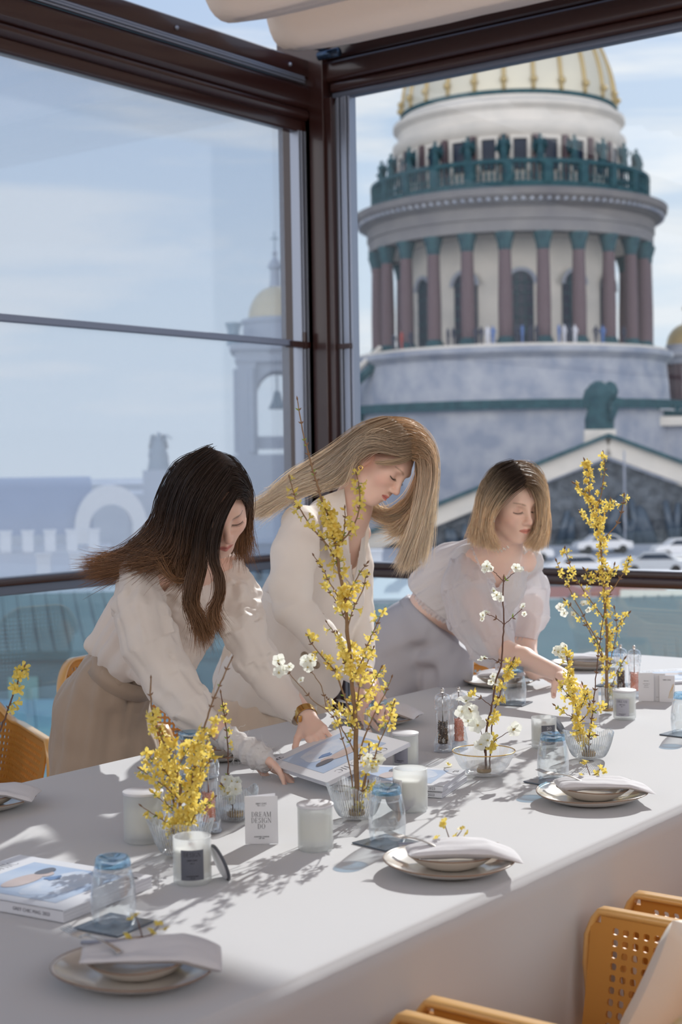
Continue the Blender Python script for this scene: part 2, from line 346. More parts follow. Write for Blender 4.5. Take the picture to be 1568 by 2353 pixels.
        for ax in range(3):
            u, w = [(1, 2), (2, 0), (0, 1)][ax]
            sl0 = [slice(None)] * 3; sl1 = [slice(None)] * 3; sl0[ax] = slice(0, n[ax] - 1); sl1[ax] = slice(1, n[ax])
            A = ins[tuple(sl0)]; B = ins[tuple(sl1)]; E = np.argwhere(A != B)
            if len(E) == 0: continue
            E = E[(E[:, u] > 0) & (E[:, w] > 0) & (E[:, u] < n[u] - 1) & (E[:, w] < n[w] - 1)]
            def cell(du, dw): q = E.copy(); q[:, u] -= du; q[:, w] -= dw; return idx[tuple(q.T)]
            quad = np.stack([cell(1, 1), cell(0, 1), cell(0, 0), cell(1, 0)], 1)
            fl = ~A[tuple(E.T)]; quad[fl] = quad[fl][:, ::-1]; F.append(quad)
        F = np.concatenate(F) if F else np.zeros((0, 4), int)
        return V, F[(F >= 0).all(1)]
def np_mesh(name, parts, mats, attr=None, mi=None):
    """One mesh from several (V, F) pieces; attr: per-piece vertex colours."""
    V = np.concatenate([p[0] for p in parts]); off = np.cumsum([0] + [len(p[0]) for p in parts[:-1]])
    me = bpy.data.meshes.new(name)
    Fs = [p[1] + o for p, o in zip(parts, off)]
    nf = sum(len(f) for f in Fs); k = [f.shape[1] for f in Fs]
    me.vertices.add(len(V)); me.vertices.foreach_set('co', V.astype(np.float32).ravel())
    loops = np.concatenate([f.ravel() for f in Fs]); me.loops.add(len(loops)); me.loops.foreach_set('vertex_index', loops.astype(np.int32))
    starts = np.concatenate([[0], np.cumsum(np.concatenate([np.full(len(f), kk) for f, kk in zip(Fs, k)]))[:-1]])
    me.polygons.add(nf); me.polygons.foreach_set('loop_start', starts.astype(np.int32))
    me.update(calc_edges=True)
    for m in (mats if isinstance(mats, (list, tuple)) else [mats]): me.materials.append(m)
    if mi is not None: me.polygons.foreach_set('material_index', np.concatenate([np.full(len(f), i) for f, i in zip(Fs, mi)]).astype(np.int32))
    me.polygons.foreach_set('use_smooth', [True] * nf)
    if attr is not None:
        ca = me.color_attributes.new('paint', 'FLOAT_COLOR', 'POINT'); c = np.concatenate(attr); c = np.concatenate([c, np.ones((len(c), 1))], 1)
        ca.data.foreach_set('color', c.astype(np.float32).ravel())
    me.validate(); return me
def relax(V, F, n=2, w=0.5):
    """Laplacian smoothing."""
    E = np.concatenate([np.stack([F[:, i], F[:, (i + 1) % F.shape[1]]], 1) for i in range(F.shape[1])])
    for _ in range(n):
        S = np.zeros_like(V); c = np.zeros(len(V))
        for i in range(3): S[:, i] = np.bincount(E[:, 0], V[E[:, 1], i], len(V)) + np.bincount(E[:, 1], V[E[:, 0], i], len(V))
        c = np.bincount(E[:, 0], minlength=len(V)) + np.bincount(E[:, 1], minlength=len(V))
        V = V + w * (S / np.maximum(c, 1)[:, None] - V)
    return V
def vnormals(V, F):
    n = np.cross(V[F[:, 2]] - V[F[:, 0]], V[F[:, 3 if F.shape[1] > 3 else 1]] - V[F[:, 1 if F.shape[1] > 3 else 0]]); 
    N = np.zeros_like(V)
    for j in range(F.shape[1]):
        for i in range(3): N[:, i] += np.bincount(F[:, j], n[:, i], len(V))
    return N / (np.linalg.norm(N, axis=1)[:, None] + 1e-12)
# ================================================================== THE SETTING
XW, YW = 5.80, 4.53          # the two glazed walls
M_FRAME = mat('brown_frame_paint', (0.036, 0.012, 0.010), 0.28, spec=0.5, coat=0.3)
M_ALU = mat('grey_aluminium', (0.30, 0.33, 0.40), 0.35, metal=0.6)
M_ALUD = mat('dark_aluminium', (0.14, 0.16, 0.21), 0.35, metal=0.5)
M_PANE = clear_mat('window_glass', (0.955, 0.97, 0.98), 0.10, 0.008, 0.01)
M_PANE2 = clear_mat('hazy_window_glass', (0.90, 0.93, 0.96), 0.30, 0.02, 0.01, film=0.20, filmcol=(0.78, 0.82, 0.88))  # pale film puts the veil of reflected haze into the glass
M_LOWG = clear_mat('balustrade_glass', (0.86, 0.93, 0.94), 0.35, 0.04, 0.01, film=0.05)
M_CANVAS = mat('canopy_fabric', (0.80, 0.73, 0.67), 0.9, trans=(0.36, (0.80, 0.72, 0.66)), bump=(18, 0.35, 0.02))
def wood_floor():
    m = mat('oak_floor', (0.30, 0.17, 0.09), 0.45, noise=(3, 0.5, (0.20, 0.11, 0.06)))
    nt = m.node_tree; N = nt.nodes; L = nt.links; b = N['Principled BSDF']
    br = N.new('ShaderNodeTexBrick'); br.inputs['Scale'].default_value = 1.0; br.inputs['Brick Width'].default_value = 1.4; br.inputs['Row Height'].default_value = 0.14; br.inputs['Mortar Size'].default_value = 0.004
    br.inputs['Color1'].default_value = (0.44, 0.22, 0.10, 1); br.inputs['Color2'].default_value = (0.36, 0.17, 0.08, 1); br.inputs['Mortar'].default_value = (0.06, 0.035, 0.02, 1)
    tc = N.new('ShaderNodeTexCoord'); L.new(tc.outputs['Object'], br.inputs['Vector']); L.new(br.outputs['Color'], b.inputs['Base Color']); return m
mb = MB(); mb.span((-2.6, -2.4, -0.12), (XW + 0.12, YW + 0.12, 0.0)); struct(mb.build('floor', wood_floor()))
M_WALL = mat('wood_panelling', (0.34, 0.19, 0.10), 0.6, noise=(5, 0.6, (0.25, 0.13, 0.07)))
mb = MB(); mb.span((-2.72, -2.4, 0), (-2.6, YW, 2.2)); struct(mb.build('wall_back', M_WALL))  # unseen part-height wall, added to hold back low sky light
mb = MB(); mb.span((-2.72, -2.52, 0), (XW, -2.4, 1.9)); struct(mb.build('wall_side', M_WALL))  # unseen, added to block low fill and bounce warm light onto the cloth
# beams over the left glazing (running along x)
def roundbar(mb, a, b, w, h, r=0.02, axis='x', mi=0):
    """A bar with rounded corners along x or y: a, b = (x, y, z) centre ends."""
    pts = []
    for cx_, cz_, a0 in ((w / 2 - r, h / 2 - r, 0), (-w / 2 + r, h / 2 - r, 90), (-w / 2 + r, -h / 2 + r, 180), (w / 2 - r, -h / 2 + r, 270)):
        for k in range(5): t = math.radians(a0 + k * 22.5); pts.append((cx_ + r * math.cos(t), cz_ + r * math.sin(t)))
    if axis == 'x': mb.prism([(a[1] + p[0], a[2] + p[1]) for p in pts], a[0], b[0], 'x', mi)
    else: mb.prism([(a[0] + p[0], a[2] + p[1]) for p in pts], a[1], b[1], 'y', mi)
mb = MB()
roundbar(mb, (-2.6, YW + 0.03, 3.125), (5.75, YW + 0.03, 3.125), 0.06, 0.06, 0.01)          # lowest lip
roundbar(mb, (-2.6, YW + 0.02, 3.178), (5.75, YW + 0.02, 3.178), 0.09, 0.055, 0.024)
roundbar(mb, (-2.6, YW + 0.05, 3.262), (5.75, YW + 0.05, 3.262), 0.16, 0.12, 0.028)
roundbar(mb, (-2.6, YW + 0.06, 3.398), (5.95, YW + 0.06, 3.398), 0.17, 0.09, 0.012)
o = struct(mb.build('wall_left_header', M_FRAME, smooth=False, autos=40)); o.name = 'trim_1'
mb = MB()
for dz in (-0.012, 0.0, 0.012): roundbar(mb, (-2.6, YW - 0.03 + abs(dz) * 0.3, 3.337 + dz), (5.70, YW - 0.03, 3.337 + dz), 0.022, 0.010, 0.004)
o = struct(mb.build('trim_2', M_ALU, autos=40))
mb = MB()
for x in (2.2, 3.5, 4.82, 5.6): mb.ball((x, YW - 0.028, 3.392), 0.010)
struct(mb.build('trim_3', M_ALU, smooth=True))
# beam over the right glazing (running along y)
mb = MB()
roundbar(mb, (XW + 0.02, -2.4, 3.262), (XW + 0.02, 4.40, 3.262), 0.05, 0.03, 0.006, 'y', 1)
roundbar(mb, (XW + 0.03, -2.4, 3.300), (XW + 0.03, 4.40, 3.300), 0.10, 0.05, 0.016, 'y')
roundbar(mb, (XW + 0.06, -2.4, 3.378), (XW + 0.06, 4.42, 3.378), 0.18, 0.105, 0.022, 'y')
roundbar(mb, (XW + 0.08, -2.4, 3.52), (XW + 0.08, 4.60, 3.52), 0.20, 0.18, 0.02, 'y')
struct(mb.build('trim_4', [M_FRAME, M_ALUD], autos=40))
# corner post with the sliding tracks on both sides
mb = MB()
mb.span((5.742, 4.42, 0), (5.97, 4.70, 3.6)); roundbar(mb, (5.77, 4.395, 1.6), (5.77, 4.395, 1.6), 0.05, 0.05)
mb.span((5.76, 4.385, 0), (5.80, 4.43, 3.25))
for (x0, x1, y0, y1) in ((5.742, 5.752, 4.50, 4.53),): mb.span((x0, y0, 0), (x1, y1, 3.2))
struct(mb.build('trim_5', M_FRAME, bevel=0.004))
mb = MB()
for i, x in enumerate((5.684, 5.697, 5.710, 5.726)): mb.span((x, YW - 0.004 - 0.006 * (i % 2), 0), (x + 0.0105, YW + 0.05, 3.10))
for i, y in enumerate((4.302, 4.318, 4.345, 4.362)): mb.span((XW - 0.004 - 0.008 * (i % 2), y, 0), (XW + 0.05, y + (0.012 if i != 1 else 0.022), 3.25))
struct(mb.build('trim_6', M_ALU, bevel=0.0015))
mb = MB(); mb.span((5.60, YW - 0.012, 2.055), (5.745, YW + 0.03, 2.085)); mb.span((5.69, YW - 0.02, 2.05), (5.70, YW, 2.13)); mb.span((XW - 0.02, 4.31, 2.045), (XW, 4.42, 2.07)); struct(mb.build('trim_7', M_FRAME))
# left glazing: hazy upper and lower panes, and the meeting bar
w1 = thing('window_1', None, None); del_keys = None
struct(w1)
mb = MB(); mb.span((-2.6, YW + 0.012, 2.07), (float(ony(658, 500, YW)[0]), YW + 0.018, 3.10)); mb.build('upper_pane', M_PANE2, w1)
mb = MB(); mb.span((-2.6, YW + 0.030, 1.03), (float(ony(678, 900, YW)[0]), YW + 0.036, 2.07)); mb.build('lower_pane', M_PANE2, w1)
mb = MB(); roundbar(mb, (-2.6, YW + 0.02, 2.076), (5.62, YW + 0.02, 2.076), 0.035, 0.029, 0.004); mb.build('meeting_bar', mat('bar_grey', (0.20, 0.23, 0.31), 0.4, metal=0.3), w1)
mb = MB(); mb.span((-2.6, YW + 0.03, 0.06), (5.69, YW + 0.04, 1.0)); mb.build('lower_glass', M_LOWG, w1)
w2 = struct(thing('window_2', None, None))
mb = MB(); mb.span((XW + 0.03, -2.4, 1.02), (XW + 0.036, 4.31, 3.25)); mb.build('pane', M_PANE, w2)
mb = MB(); mb.span((XW + 0.03, -2.4, 0.06), (XW + 0.04, 4.31, 0.95)); mb.build('lower_glass', M_LOWG, w2)
# handrails
mb = MB(); roundbar(mb, (-2.6, YW + 0.01, 1.0535), (5.69, YW + 0.01, 1.0535), 0.07, 0.027, 0.006); mb.build('handrail', M_FRAME, w1, autos=40)
mb = MB(); roundbar(mb, (-2.6, YW + 0.02, 1.02), (5.69, YW + 0.02, 1.02), 0.04, 0.038, 0.004); mb.span((-2.6, YW - 0.02, 1.067), (5.69, YW + 0.04, 1.072)); mb.build('rail_channel', M_ALUD, w1)
mb = MB(); roundbar(mb, (XW, -2.4, 0.968), (XW, 4.30, 0.968), 0.09, 0.038, 0.006, 'y'); roundbar(mb, (XW + 0.02, -2.4, 1.0), (XW + 0.02, 4.30, 1.0), 0.07, 0.03, 0.006, 'y'); mb.build('handrail', M_FRAME, w2, autos=40)
mb = MB(); mb.span((XW - 0.01, -2.4, 1.016), (XW + 0.05, 4.30, 1.021)); mb.build('rail_channel', M_ALU, w2)
mb = MB(); mb.span((-2.6, YW, 0), (5.7, YW + 0.06, 0.07)); mb.span((XW, -2.4, 0), (XW + 0.06, 4.3, 0.07)); struct(mb.build('baseboard_1', M_FRAME))
# the roof: a glazed slope, its rafter, and the canvas canopy gathered in swags under it
def canopy():
    vs = []; fs = []; nx = 10; ny = 40; xs = []
    P = 0.43
    for k in range(0, 19):
        for i in range(nx): xs.append((5.68 - (k + i / nx) * P, i / nx, k))
    for (x, u, k) in xs:
        for j in range(ny + 1):
            v = j / ny; y = -2.35 + v * 6.71
            sag = 0.175 * math.sin(math.pi * u) ** 0.62
            # the swag rolls forward and flares a little at its loose end
            end = max(0, (v - 0.93) / 0.07); sag *= 1 - 0.18 * end ** 2
            wob = 0.012 * fbm((x * 3, y * 1.3, k), 1.0) + 0.006 * fbm((x * 9, y * 5, 3), 1.0)
            vs.append((x - 0.05 * math.sin(math.pi * u), y + 0.03 * math.sin(math.pi * u), 3.53 + 0.09 * (5.68 - x) - sag + wob * math.sin(math.pi * u)))
    n = ny + 1
    for a in range(len(xs) - 1):
        for j in range(ny): fs.append((a * n + j, a * n + j + 1, (a + 1) * n + j + 1, (a + 1) * n + j))
    mb = MB(); mb.add(vs, fs); return mb
o = canopy().build('canopy', M_CANVAS, smooth=True); o.name = 'canopy_swags'
struct(o)
sm = o.modifiers.new('thick', 'SOLIDIFY'); sm.thickness = 0.004
mb = MB()
for k in range(19): mb.tube([(5.68 - k * 0.43, -2.35, 3.545 + 0.0387 * k), (5.68 - k * 0.43, 4.38, 3.545 + 0.0387 * k)], 0.010, 8)
struct(mb.build('canopy_rods', M_ALU, smooth=True))
mb = MB()
mb.ball((5.66, 4.36, 3.47), (0.035, 0.03, 0.03)); mb.tube([(5.62, 4.36, 3.44), (5.62, 4.36, 3.50), (5.68, 4.36, 3.54)], 0.006, 8); mb.tube([(5.72, 4.30, 3.44), (5.72, 4.42, 3.44)], 0.022, 12)
struct(mb.build('trim_8', mat('blue_pulley', (0.05, 0.09, 0.16), 0.25, metal=0.6), smooth=True))
# ================================================================== THE CITY BEYOND THE GLASS
GZ = -24.0
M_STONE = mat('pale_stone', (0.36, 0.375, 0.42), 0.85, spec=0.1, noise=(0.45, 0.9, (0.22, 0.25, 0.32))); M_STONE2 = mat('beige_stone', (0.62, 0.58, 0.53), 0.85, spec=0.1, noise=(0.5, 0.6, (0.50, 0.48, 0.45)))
M_GRAN = mat('red_granite', (0.12, 0.085, 0.095), 0.7, spec=0.15); M_BRONZE = mat('green_bronze', (0.022, 0.060, 0.078), 0.8, spec=0.15, noise=(1.5, 0.7, (0.04, 0.105, 0.12))); M_DGLASS = mat('dark_window_glass', (0.012, 0.022, 0.045), 0.3, spec=0.2)
M_GILD = mat('gilded_copper', (0.60, 0.56, 0.45), 0.5, metal=0.25, noise=(0.3, 0.5, (0.50, 0.48, 0.41))); M_GILD2 = mat('bright_gilding', (0.46, 0.35, 0.17), 0.45, metal=0.4); M_RELIEF = mat('dark_relief', (0.035, 0.045, 0.06), 0.5, noise=(1.2, 1.0, (0.10, 0.12, 0.15)), bump=(1.4, 1.0, 0.5))
M_ASPH = mat('street', (0.16, 0.18, 0.21), 0.9, noise=(0.05, 0.7, (0.30, 0.32, 0.35)))
def base_at(px, d): p = ond(px, 1060, d); return np.array([p[0], p[1], GZ])
def face_rz(px): r = ray(px, 1060); return math.atan2(r[1], r[0]) - math.pi / 2
mb = MB(); mb.box((150, 110, GZ - 0.5), (900, 900, 1.0)); struct(mb.build('floor_street', M_ASPH)).name = 'ground'
cath = thing('cathedral', 'domed cathedral with red granite colonnade, gilded dome and dark pediment', 'cathedral', base_at(1178, 160), face_rz(1178))
def P(name, mb, m, parent=cath, smooth=False, autos=None): return mb.build(name, m, parent, smooth=smooth, autos=autos)
def wz(z): return z - GZ
def ring(prof, m, name, seg=72, autos=30): mb = MB(); mb.lathe([(r, wz(z)) for r, z in prof], seg); return P(name, mb, m, autos=autos)
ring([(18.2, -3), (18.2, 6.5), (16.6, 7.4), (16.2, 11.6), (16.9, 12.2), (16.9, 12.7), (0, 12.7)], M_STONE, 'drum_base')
ring([(16.4, 12.7), (16.4, 13.0), (10.6, 13.0), (10.6, 24.2)], M_STONE2, 'drum_wall')
ring([(13.4, 23.9), (15.0, 23.9), (15.0, 25.0), (15.15, 25.1), (15.15, 26.2), (15.6, 26.5), (16.4, 27.2), (16.5, 27.8), (15.0, 28.2), (10, 28.2)], mat('dark_stone', (0.17, 0.165, 0.175), 0.85, spec=0.1, noise=(0.3, 0.7, (0.23, 0.22, 0.215))), 'entablature')  # entablature in a darker stone than the drum wall
ring([(13.2, 23.9), (10.6, 23.9)], M_STONE2, 'portico_soffit')
mb = MB(); mb.lathe([(15.7, wz(26.65)), (15.7, wz(27.05))], 480, rfun=lambda r, z, a, k: (r + (0.45 if int(a / (2 * math.pi) * 240 + 0.01) % 2 else 0), z)); mb.lathe([(15.5, wz(27.05)), (16.2, wz(27.06))], 96)
P('dentils', mb, M_STONE)
ring([(14.6, 28.2), (14.6, 28.8), (14.35, 28.8), (14.35, 28.2)], M_BRONZE, 'balustrade_base'); ring([(14.7, 30.5), (14.7, 30.9), (14.2, 30.9), (14.2, 30.5), (14.7, 30.5)], M_BRONZE, 'balustrade_rail')
mb = MB()
for k in range(168):
    a = 2 * math.pi * k / 168; x, y = 14.45 * math.sin(a), -14.45 * math.cos(a)
    if k % 7 == 0: mb.box((x, y, wz(29.6)), (0.8, 0.5, 2.0), [[math.cos(a), -math.sin(a), 0], [math.sin(a), math.cos(a), 0], [0, 0, 1]])
    else: mb.lathe([(0.08, wz(28.8)), (0.17, wz(29.2)), (0.07, wz(29.8)), (0.14, wz(30.5))], 6, c=(x, y, 0))
P('balusters', mb, M_BRONZE)['kind'] = 'stuff'
ring([(11.9, 28.2), (11.6, 28.4), (11.6, 33.6), (12.0, 34.0), (12.3, 34.6), (12.3, 35.0), (11.7, 35.2), (11.7, 36.3), (12.2, 36.8), (12.2, 37.2), (11.4, 37.6), (11.3, 38.0), (11.0, 38.0)], M_STONE2, 'attic')
ring([(11.32, 37.9), (11.42, 38.0), (11.42, 38.35), (11.2, 38.4)], M_BRONZE, 'dome_band')
ring([(11.25 * math.sqrt(max(0, 1 - (t / 12.6) ** 2)), 38.2 + t) for t in [12.6 * k / 20 for k in range(21)]], M_GILD, 'dome', autos=60)
mb = MB(); m2 = MB()
for k in range(24):
    a = math.radians(5.6 + 7.5 + 15 * k); pts = []
    for j in range(15): t = 12.2 * j / 14; r = 11.3 * math.sqrt(1 - (t / 12.6) ** 2); pts.append((r * math.sin(a), -r * math.cos(a), wz(38.3 + t)))
    mb.tube(pts, 0.22, 6); m2.ball((11.45 * math.sin(a), -11.45 * math.cos(a), wz(39.3)), 0.38, 8)
P('dome_ribs', mb, M_GILD2, smooth=True); m2 and P('rib_rosettes', m2, M_GILD2, smooth=True)
# columns, one part each, then arched windows, attic windows and standing angels
mb = MB(); mb.lathe([(0.95, wz(13.0)), (0.95, wz(13.35)), (0.78, wz(13.6)), (0.72, wz(13.8))], 20, mi=1); mb.lathe([(0.70, wz(13.8)), (0.71, wz(17)), (0.60, wz(22.2))], 20, mi=0); mb.lathe([(0.60, wz(22.2)), (0.66, wz(22.3)), (0.68, wz(22.7)), (0.82, wz(23.2)), (0.98, wz(23.7)), (0.98, wz(23.9)), (0, wz(23.9))], 20, mi=2)
c0_ = mb.build('column', [M_GRAN, M_BRONZE, M_BRONZE], cath, autos=40)
mw_ = MB(); A = [(1.25 * math.cos(t), 19.3 + 1.25 * math.sin(t)) for t in [math.pi * k / 10 for k in range(11)]]; mw_.prism([(x, wz(z)) for x, z in [(1.25, 13.4)] + A + [(-1.25, 13.4)]], 0.05, 0.25, 'y', 0)
for x in (-0.42, 0.42): mw_.box((x, 0.0, wz(16.9)), (0.10, 0.12, 7.0), None, 1)
for z in (14.8, 16.0, 17.2, 18.4, 19.4): mw_.box((0, 0.0, wz(z)), (2.4, 0.12, 0.10), None, 1)
B = [(1.65 * math.cos(t), 19.3 + 1.65 * math.sin(t)) for t in [math.pi * k / 10 for k in range(11)]]; n_ = len(A); fr = [(x, -0.25, wz(z)) for x, z in A] + [(x, -0.25, wz(z)) for x, z in B] + [(x, 0.3, wz(z)) for x, z in A]; mw_.add(fr, [(i, i + 1, n_ + i + 1, n_ + i) for i in range(n_ - 1)] + [(i, 2 * n_ + i, 2 * n_ + i + 1, i + 1) for i in range(n_ - 1)], 2)
w0_ = mw_.build('arched_window', [M_DGLASS, M_BRONZE, M_STONE], cath)
ma = MB(); ma.box((0, 0, wz(31.9)), (1.25, 0.2, 2.9), None, 0); ma.box((-0.85, -0.1, wz(31.9)), (0.3, 0.3, 3.4), None, 1); ma.box((0.85, -0.1, wz(31.9)), (0.3, 0.3, 3.4), None, 1); ma.box((0, -0.1, wz(33.55)), (2.0, 0.35, 0.3), None, 1); ma.box((1.52, -0.08, wz(31.3)), (0.5, 0.4, 5.0), None, 2)
a0_ = ma.build('attic_window', [M_DGLASS, M_STONE2, M_GRAN], cath)
ms_ = MB(); ms_.lathe([(0.55, 0), (0.5, 0.25), (0.30, 0.3), (0.42, 0.5), (0.36, 1.2), (0.30, 1.7), (0.42, 2.1), (0.38, 2.3), (0.12, 2.45), (0.17, 2.6), (0.18, 2.75), (0, 2.95)], 10, mi=0); ms_.tube([(0.35, 0.1, 2.1), (0.65, -0.1, 1.6), (0.45, -0.45, 2.0)], 0.11, 6); ms_.tube([(-0.35, 0.1, 2.1), (-0.7, 0, 1.7), (-0.7, -0.3, 1.2)], 0.11, 6)
for s_ in (1, -1): ms_.add([(0.1 * s_, 0.25, 2.2), (0.55 * s_, 0.35, 2.7), (0.75 * s_, 0.35, 1.7), (0.45 * s_, 0.30, 0.8), (0.1 * s_, 0.22, 1.4), (0.35 * s_, 0.5, 1.8)], [(0, 1, 5), (1, 2, 5), (2, 3, 5), (3, 4, 5), (4, 0, 5), (0, 4, 3, 2, 1)])
s0_ = ms_.build('angel_statue', M_BRONZE, cath, smooth=True)
for k in range(24):
    for src, ph, R_, z_ in ((c0_, 5.6 + 7.5, 14.2, 0), (w0_, 5.6, 10.85, 0), (a0_, 5.6, 11.72, 0), (s0_, 5.6 + 7.5, 13.6, wz(30.6))):
        if src is w0_ and k % 2: continue
        a = math.radians(ph + 15 * k); o = src if k == 0 else src.copy()
        if k: COL.objects.link(o)
        o.location = (R_ * math.sin(a), -R_ * math.cos(a), z_); o.rotation_euler = (0, 0, a)
# lower roof, walls and the portico
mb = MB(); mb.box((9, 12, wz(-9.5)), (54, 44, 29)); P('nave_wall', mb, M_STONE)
mb = MB(); mb.box((9, 12, wz(5.4)), (55, 46, 0.9)); mb.box((9, 12, wz(-1.2)), (54.5, 45, 0.8)); P('cornice', mb, M_STONE2)
mb = MB(); mb.box((9, 12, wz(6.2)), (55, 45, 0.5)); mb.lathe([(19, wz(6.6)), (19, wz(7.5)), (18.6, wz(7.5))], 48); mb.box((9, -10.9, wz(6.9)), (54, 0.25, 0.15)); P('roof_edge', mb, M_BRONZE)
mb = MB()
for k in range(27): mb.box((-17 + k * 1.95, -10.9, wz(6.6)), (0.5, 0.3, 0.9))
P('parapet_blocks', mb, M_BRONZE)
mb = MB(); a_ = (-15.9, -3, 12.4); mb.tube([(-20.2, -9, wz(7.2)), (-13.2, -8, wz(13.6))], 0.28, 6, 1); mb.tube([(-20.2, -9, wz(6.0)), (-13.2, -8, wz(12.3))], 0.5, 6, 0)
for k in range(12): t = k / 11; mb.tube([(-20.2 + 7 * t, -9 + t, wz(6.0 + 6.3 * t)), (-20.2 + 7 * t, -9 + t, wz(7.2 + 6.4 * t))], 0.07, 4, 0)
mb.build('roof_stair', [M_BRONZE, M_STONE2], cath)
# portico gable, nearer to the camera
gx = (1395 - 1178) / F_PX * 126; gy = -34
def gable(z_ap, z_b, half, y, th, m, name): mb = MB(); mb.prism([(gx - half, wz(z_b)), (gx + half, wz(z_b)), (gx, wz(z_ap))], y, y + th, 'y'); return P(name, mb, m)
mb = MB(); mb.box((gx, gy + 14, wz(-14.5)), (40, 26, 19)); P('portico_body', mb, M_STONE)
gable(1.7, -5.6, 19.0, gy + 0.6, 0.5, M_RELIEF, 'tympanum')
for s_ in (1, -1):
    mb = MB(); L_ = math.hypot(22, 8.6); ang = math.atan2(8.6, 22); c_, s2 = math.cos(ang), math.sin(ang) * -s_
    mb.box((gx + s_ * 11, gy, wz(-1.55)), (L_, 1.6, 1.5), [[c_, 0, -s2], [0, 1, 0], [s2, 0, c_]]); P('raking_cornice', mb, M_STONE2)
    mb = MB(); mb.box((gx + s_ * 11, gy + 3, wz(-0.6)), (L_, 9, 0.3), [[c_, 0, -s2], [0, 1, 0], [s2, 0, c_]]); P('gable_roof', mb, M_BRONZE)
mb = MB(); mb.box((gx, gy, wz(-6.3)), (45, 1.8, 1.5)); mb.box((gx, gy, wz(-8.3)), (42, 1.2, 2.2)); P('portico_cornice', mb, M_STONE2)
mb = MB(); r_ = random.Random(9)
for k in range(46):
    x = r_.uniform(-16, 16); h = (1 - abs(x) / 19) * 6.6; 
    if h < 1: continue
    mb.tube([(gx + x, gy + 0.4, wz(-5.5)), (gx + x + r_.uniform(-1, 1), gy + 0.2, wz(-5.5 + h * r_.uniform(0.4, 0.85)))], [0.5, 0.25], 6)
P('relief_figures', mb, mat('bronze_relief', (0.05, 0.075, 0.11), 0.4), smooth=True)['kind'] = 'stuff'
mb = MB(); mb.box((gx - 0.6, gy + 1, wz(3.1)), (2.6, 2.2, 2.2), None, 1); mb.lathe([(1.2, wz(4.2)), (1.25, wz(5.0)), (0.9, wz(6.2)), (1.25, wz(7.3)), (0.8, wz(8.0)), (0.3, wz(8.3))], 10, c=(gx - 0.6, gy + 1, 0)); mb.ball((gx - 1.3, gy + 0.8, wz(6.8)), (0.7, 0.5, 1.1), 8); mb.ball((gx + 0.3, gy + 0.8, wz(7.4)), (0.7, 0.5, 0.9), 8); mb.tube([(gx + 0.3, gy, wz(5)), (gx + 1.0, gy, wz(6.8))], 0.3, 6)
mb.build('gable_statue', [M_BRONZE, M_STONE2], cath, smooth=False, autos=50)
mb = MB(); mb.tube([(gx + 1.2, gy - 2, wz(-8)), (gx + 1.2, gy - 2, wz(2.4))], 0.09, 6); P('flag_pole', mb, M_STONE)
mb = MB(); mb.box((-9.2, -12, wz(0.4)), (0.6, 0.6, 4.0)); mb.box((-9.2, -12, wz(2.4)), (2.6, 1.0, 0.35)); P('roof_mast', mb, M_BRONZE)
# ---- visitors on the colonnade walk
def make_visitor():
    s = SDF((-0.45, -0.35, -0.02), (0.45, 0.35, 1.8), 0.035); s.path([(0.1, 0, 0.04), (0.1, 0.02, 0.45), (0.08, 0, 0.88)], [0.07, 0.07, 0.10], 0.03); s.path([(-0.1, 0, 0.04), (-0.1, -0.02, 0.45), (-0.08, 0, 0.88)], [0.07, 0.07, 0.10], 0.03)
    s.path([(0, 0, 0.9), (0, 0, 1.15), (0, 0, 1.38)], [0.15, 0.14, 0.17], 0.05); s.path([(0.2, 0, 1.38), (0.28, 0.02, 1.12), (0.22, -0.12, 0.92)], [0.06, 0.05, 0.04], 0.03); s.path([(-0.2, 0, 1.38), (-0.28, 0.02, 1.12), (-0.22, -0.12, 0.92)], [0.06, 0.05, 0.04], 0.03); s.cone((0, 0, 1.4), (0, 0, 1.55), 0.06, 0.05, 0.03); s.ell((0, 0, 1.62), (0.09, 0.11, 0.13), None, 0.02)
    return s.mesh()
VV, VF = make_visitor(); vms = {}
for nm, c in (('dark', (0.03, 0.035, 0.06)), ('pale', (0.55, 0.55, 0.6)), ('red', (0.35, 0.06, 0.05)), ('blue', (0.08, 0.15, 0.35))): vms[nm] = np_mesh('visitor_' + nm, [(VV, VF)], mat('coat_' + nm, c, 0.8))
ct = Matrix.Rotation(face_rz(1178), 3, 'Z'); r_ = random.Random(4)
for k, (px_, kind) in enumerate(((905, 'dark'), (925, 'red'), (948, 'dark'), (1036, 'dark'), (1048, 'dark'), (1100, 'dark'), (1112, 'dark'), (1126, 'pale'), (1138, 'blue'), (1192, 'dark'), (1204, 'blue'), (1222, 'dark'), (1236, 'dark'), (1286, 'blue'), (1298, 'pale'), (1310, 'dark'), (1322, 'pale'), (1370, 'dark'), (1386, 'blue'), (1436, 'dark'))):
    x = (px_ - 1178) / F_PX * 147; yy = -math.sqrt(max(0, 15.9 ** 2 - x * x)); v = ct @ Vector((x * 1.0, yy, 0)); o = bpy.data.objects.new('person', vms[kind]); COL.objects.link(o); o.location = (cath.location.x + v.x, cath.location.y + v.y, 13.0 - 0.3 + 0.02 + 0.28); o.rotation_euler = (0, 0, r_.uniform(0, 6.28)); tag(o, 'small distant visitor in a %s coat standing on the cathedral colonnade walk' % kind, 'person', 'visitors in %s coats on the colonnade walk' % kind)
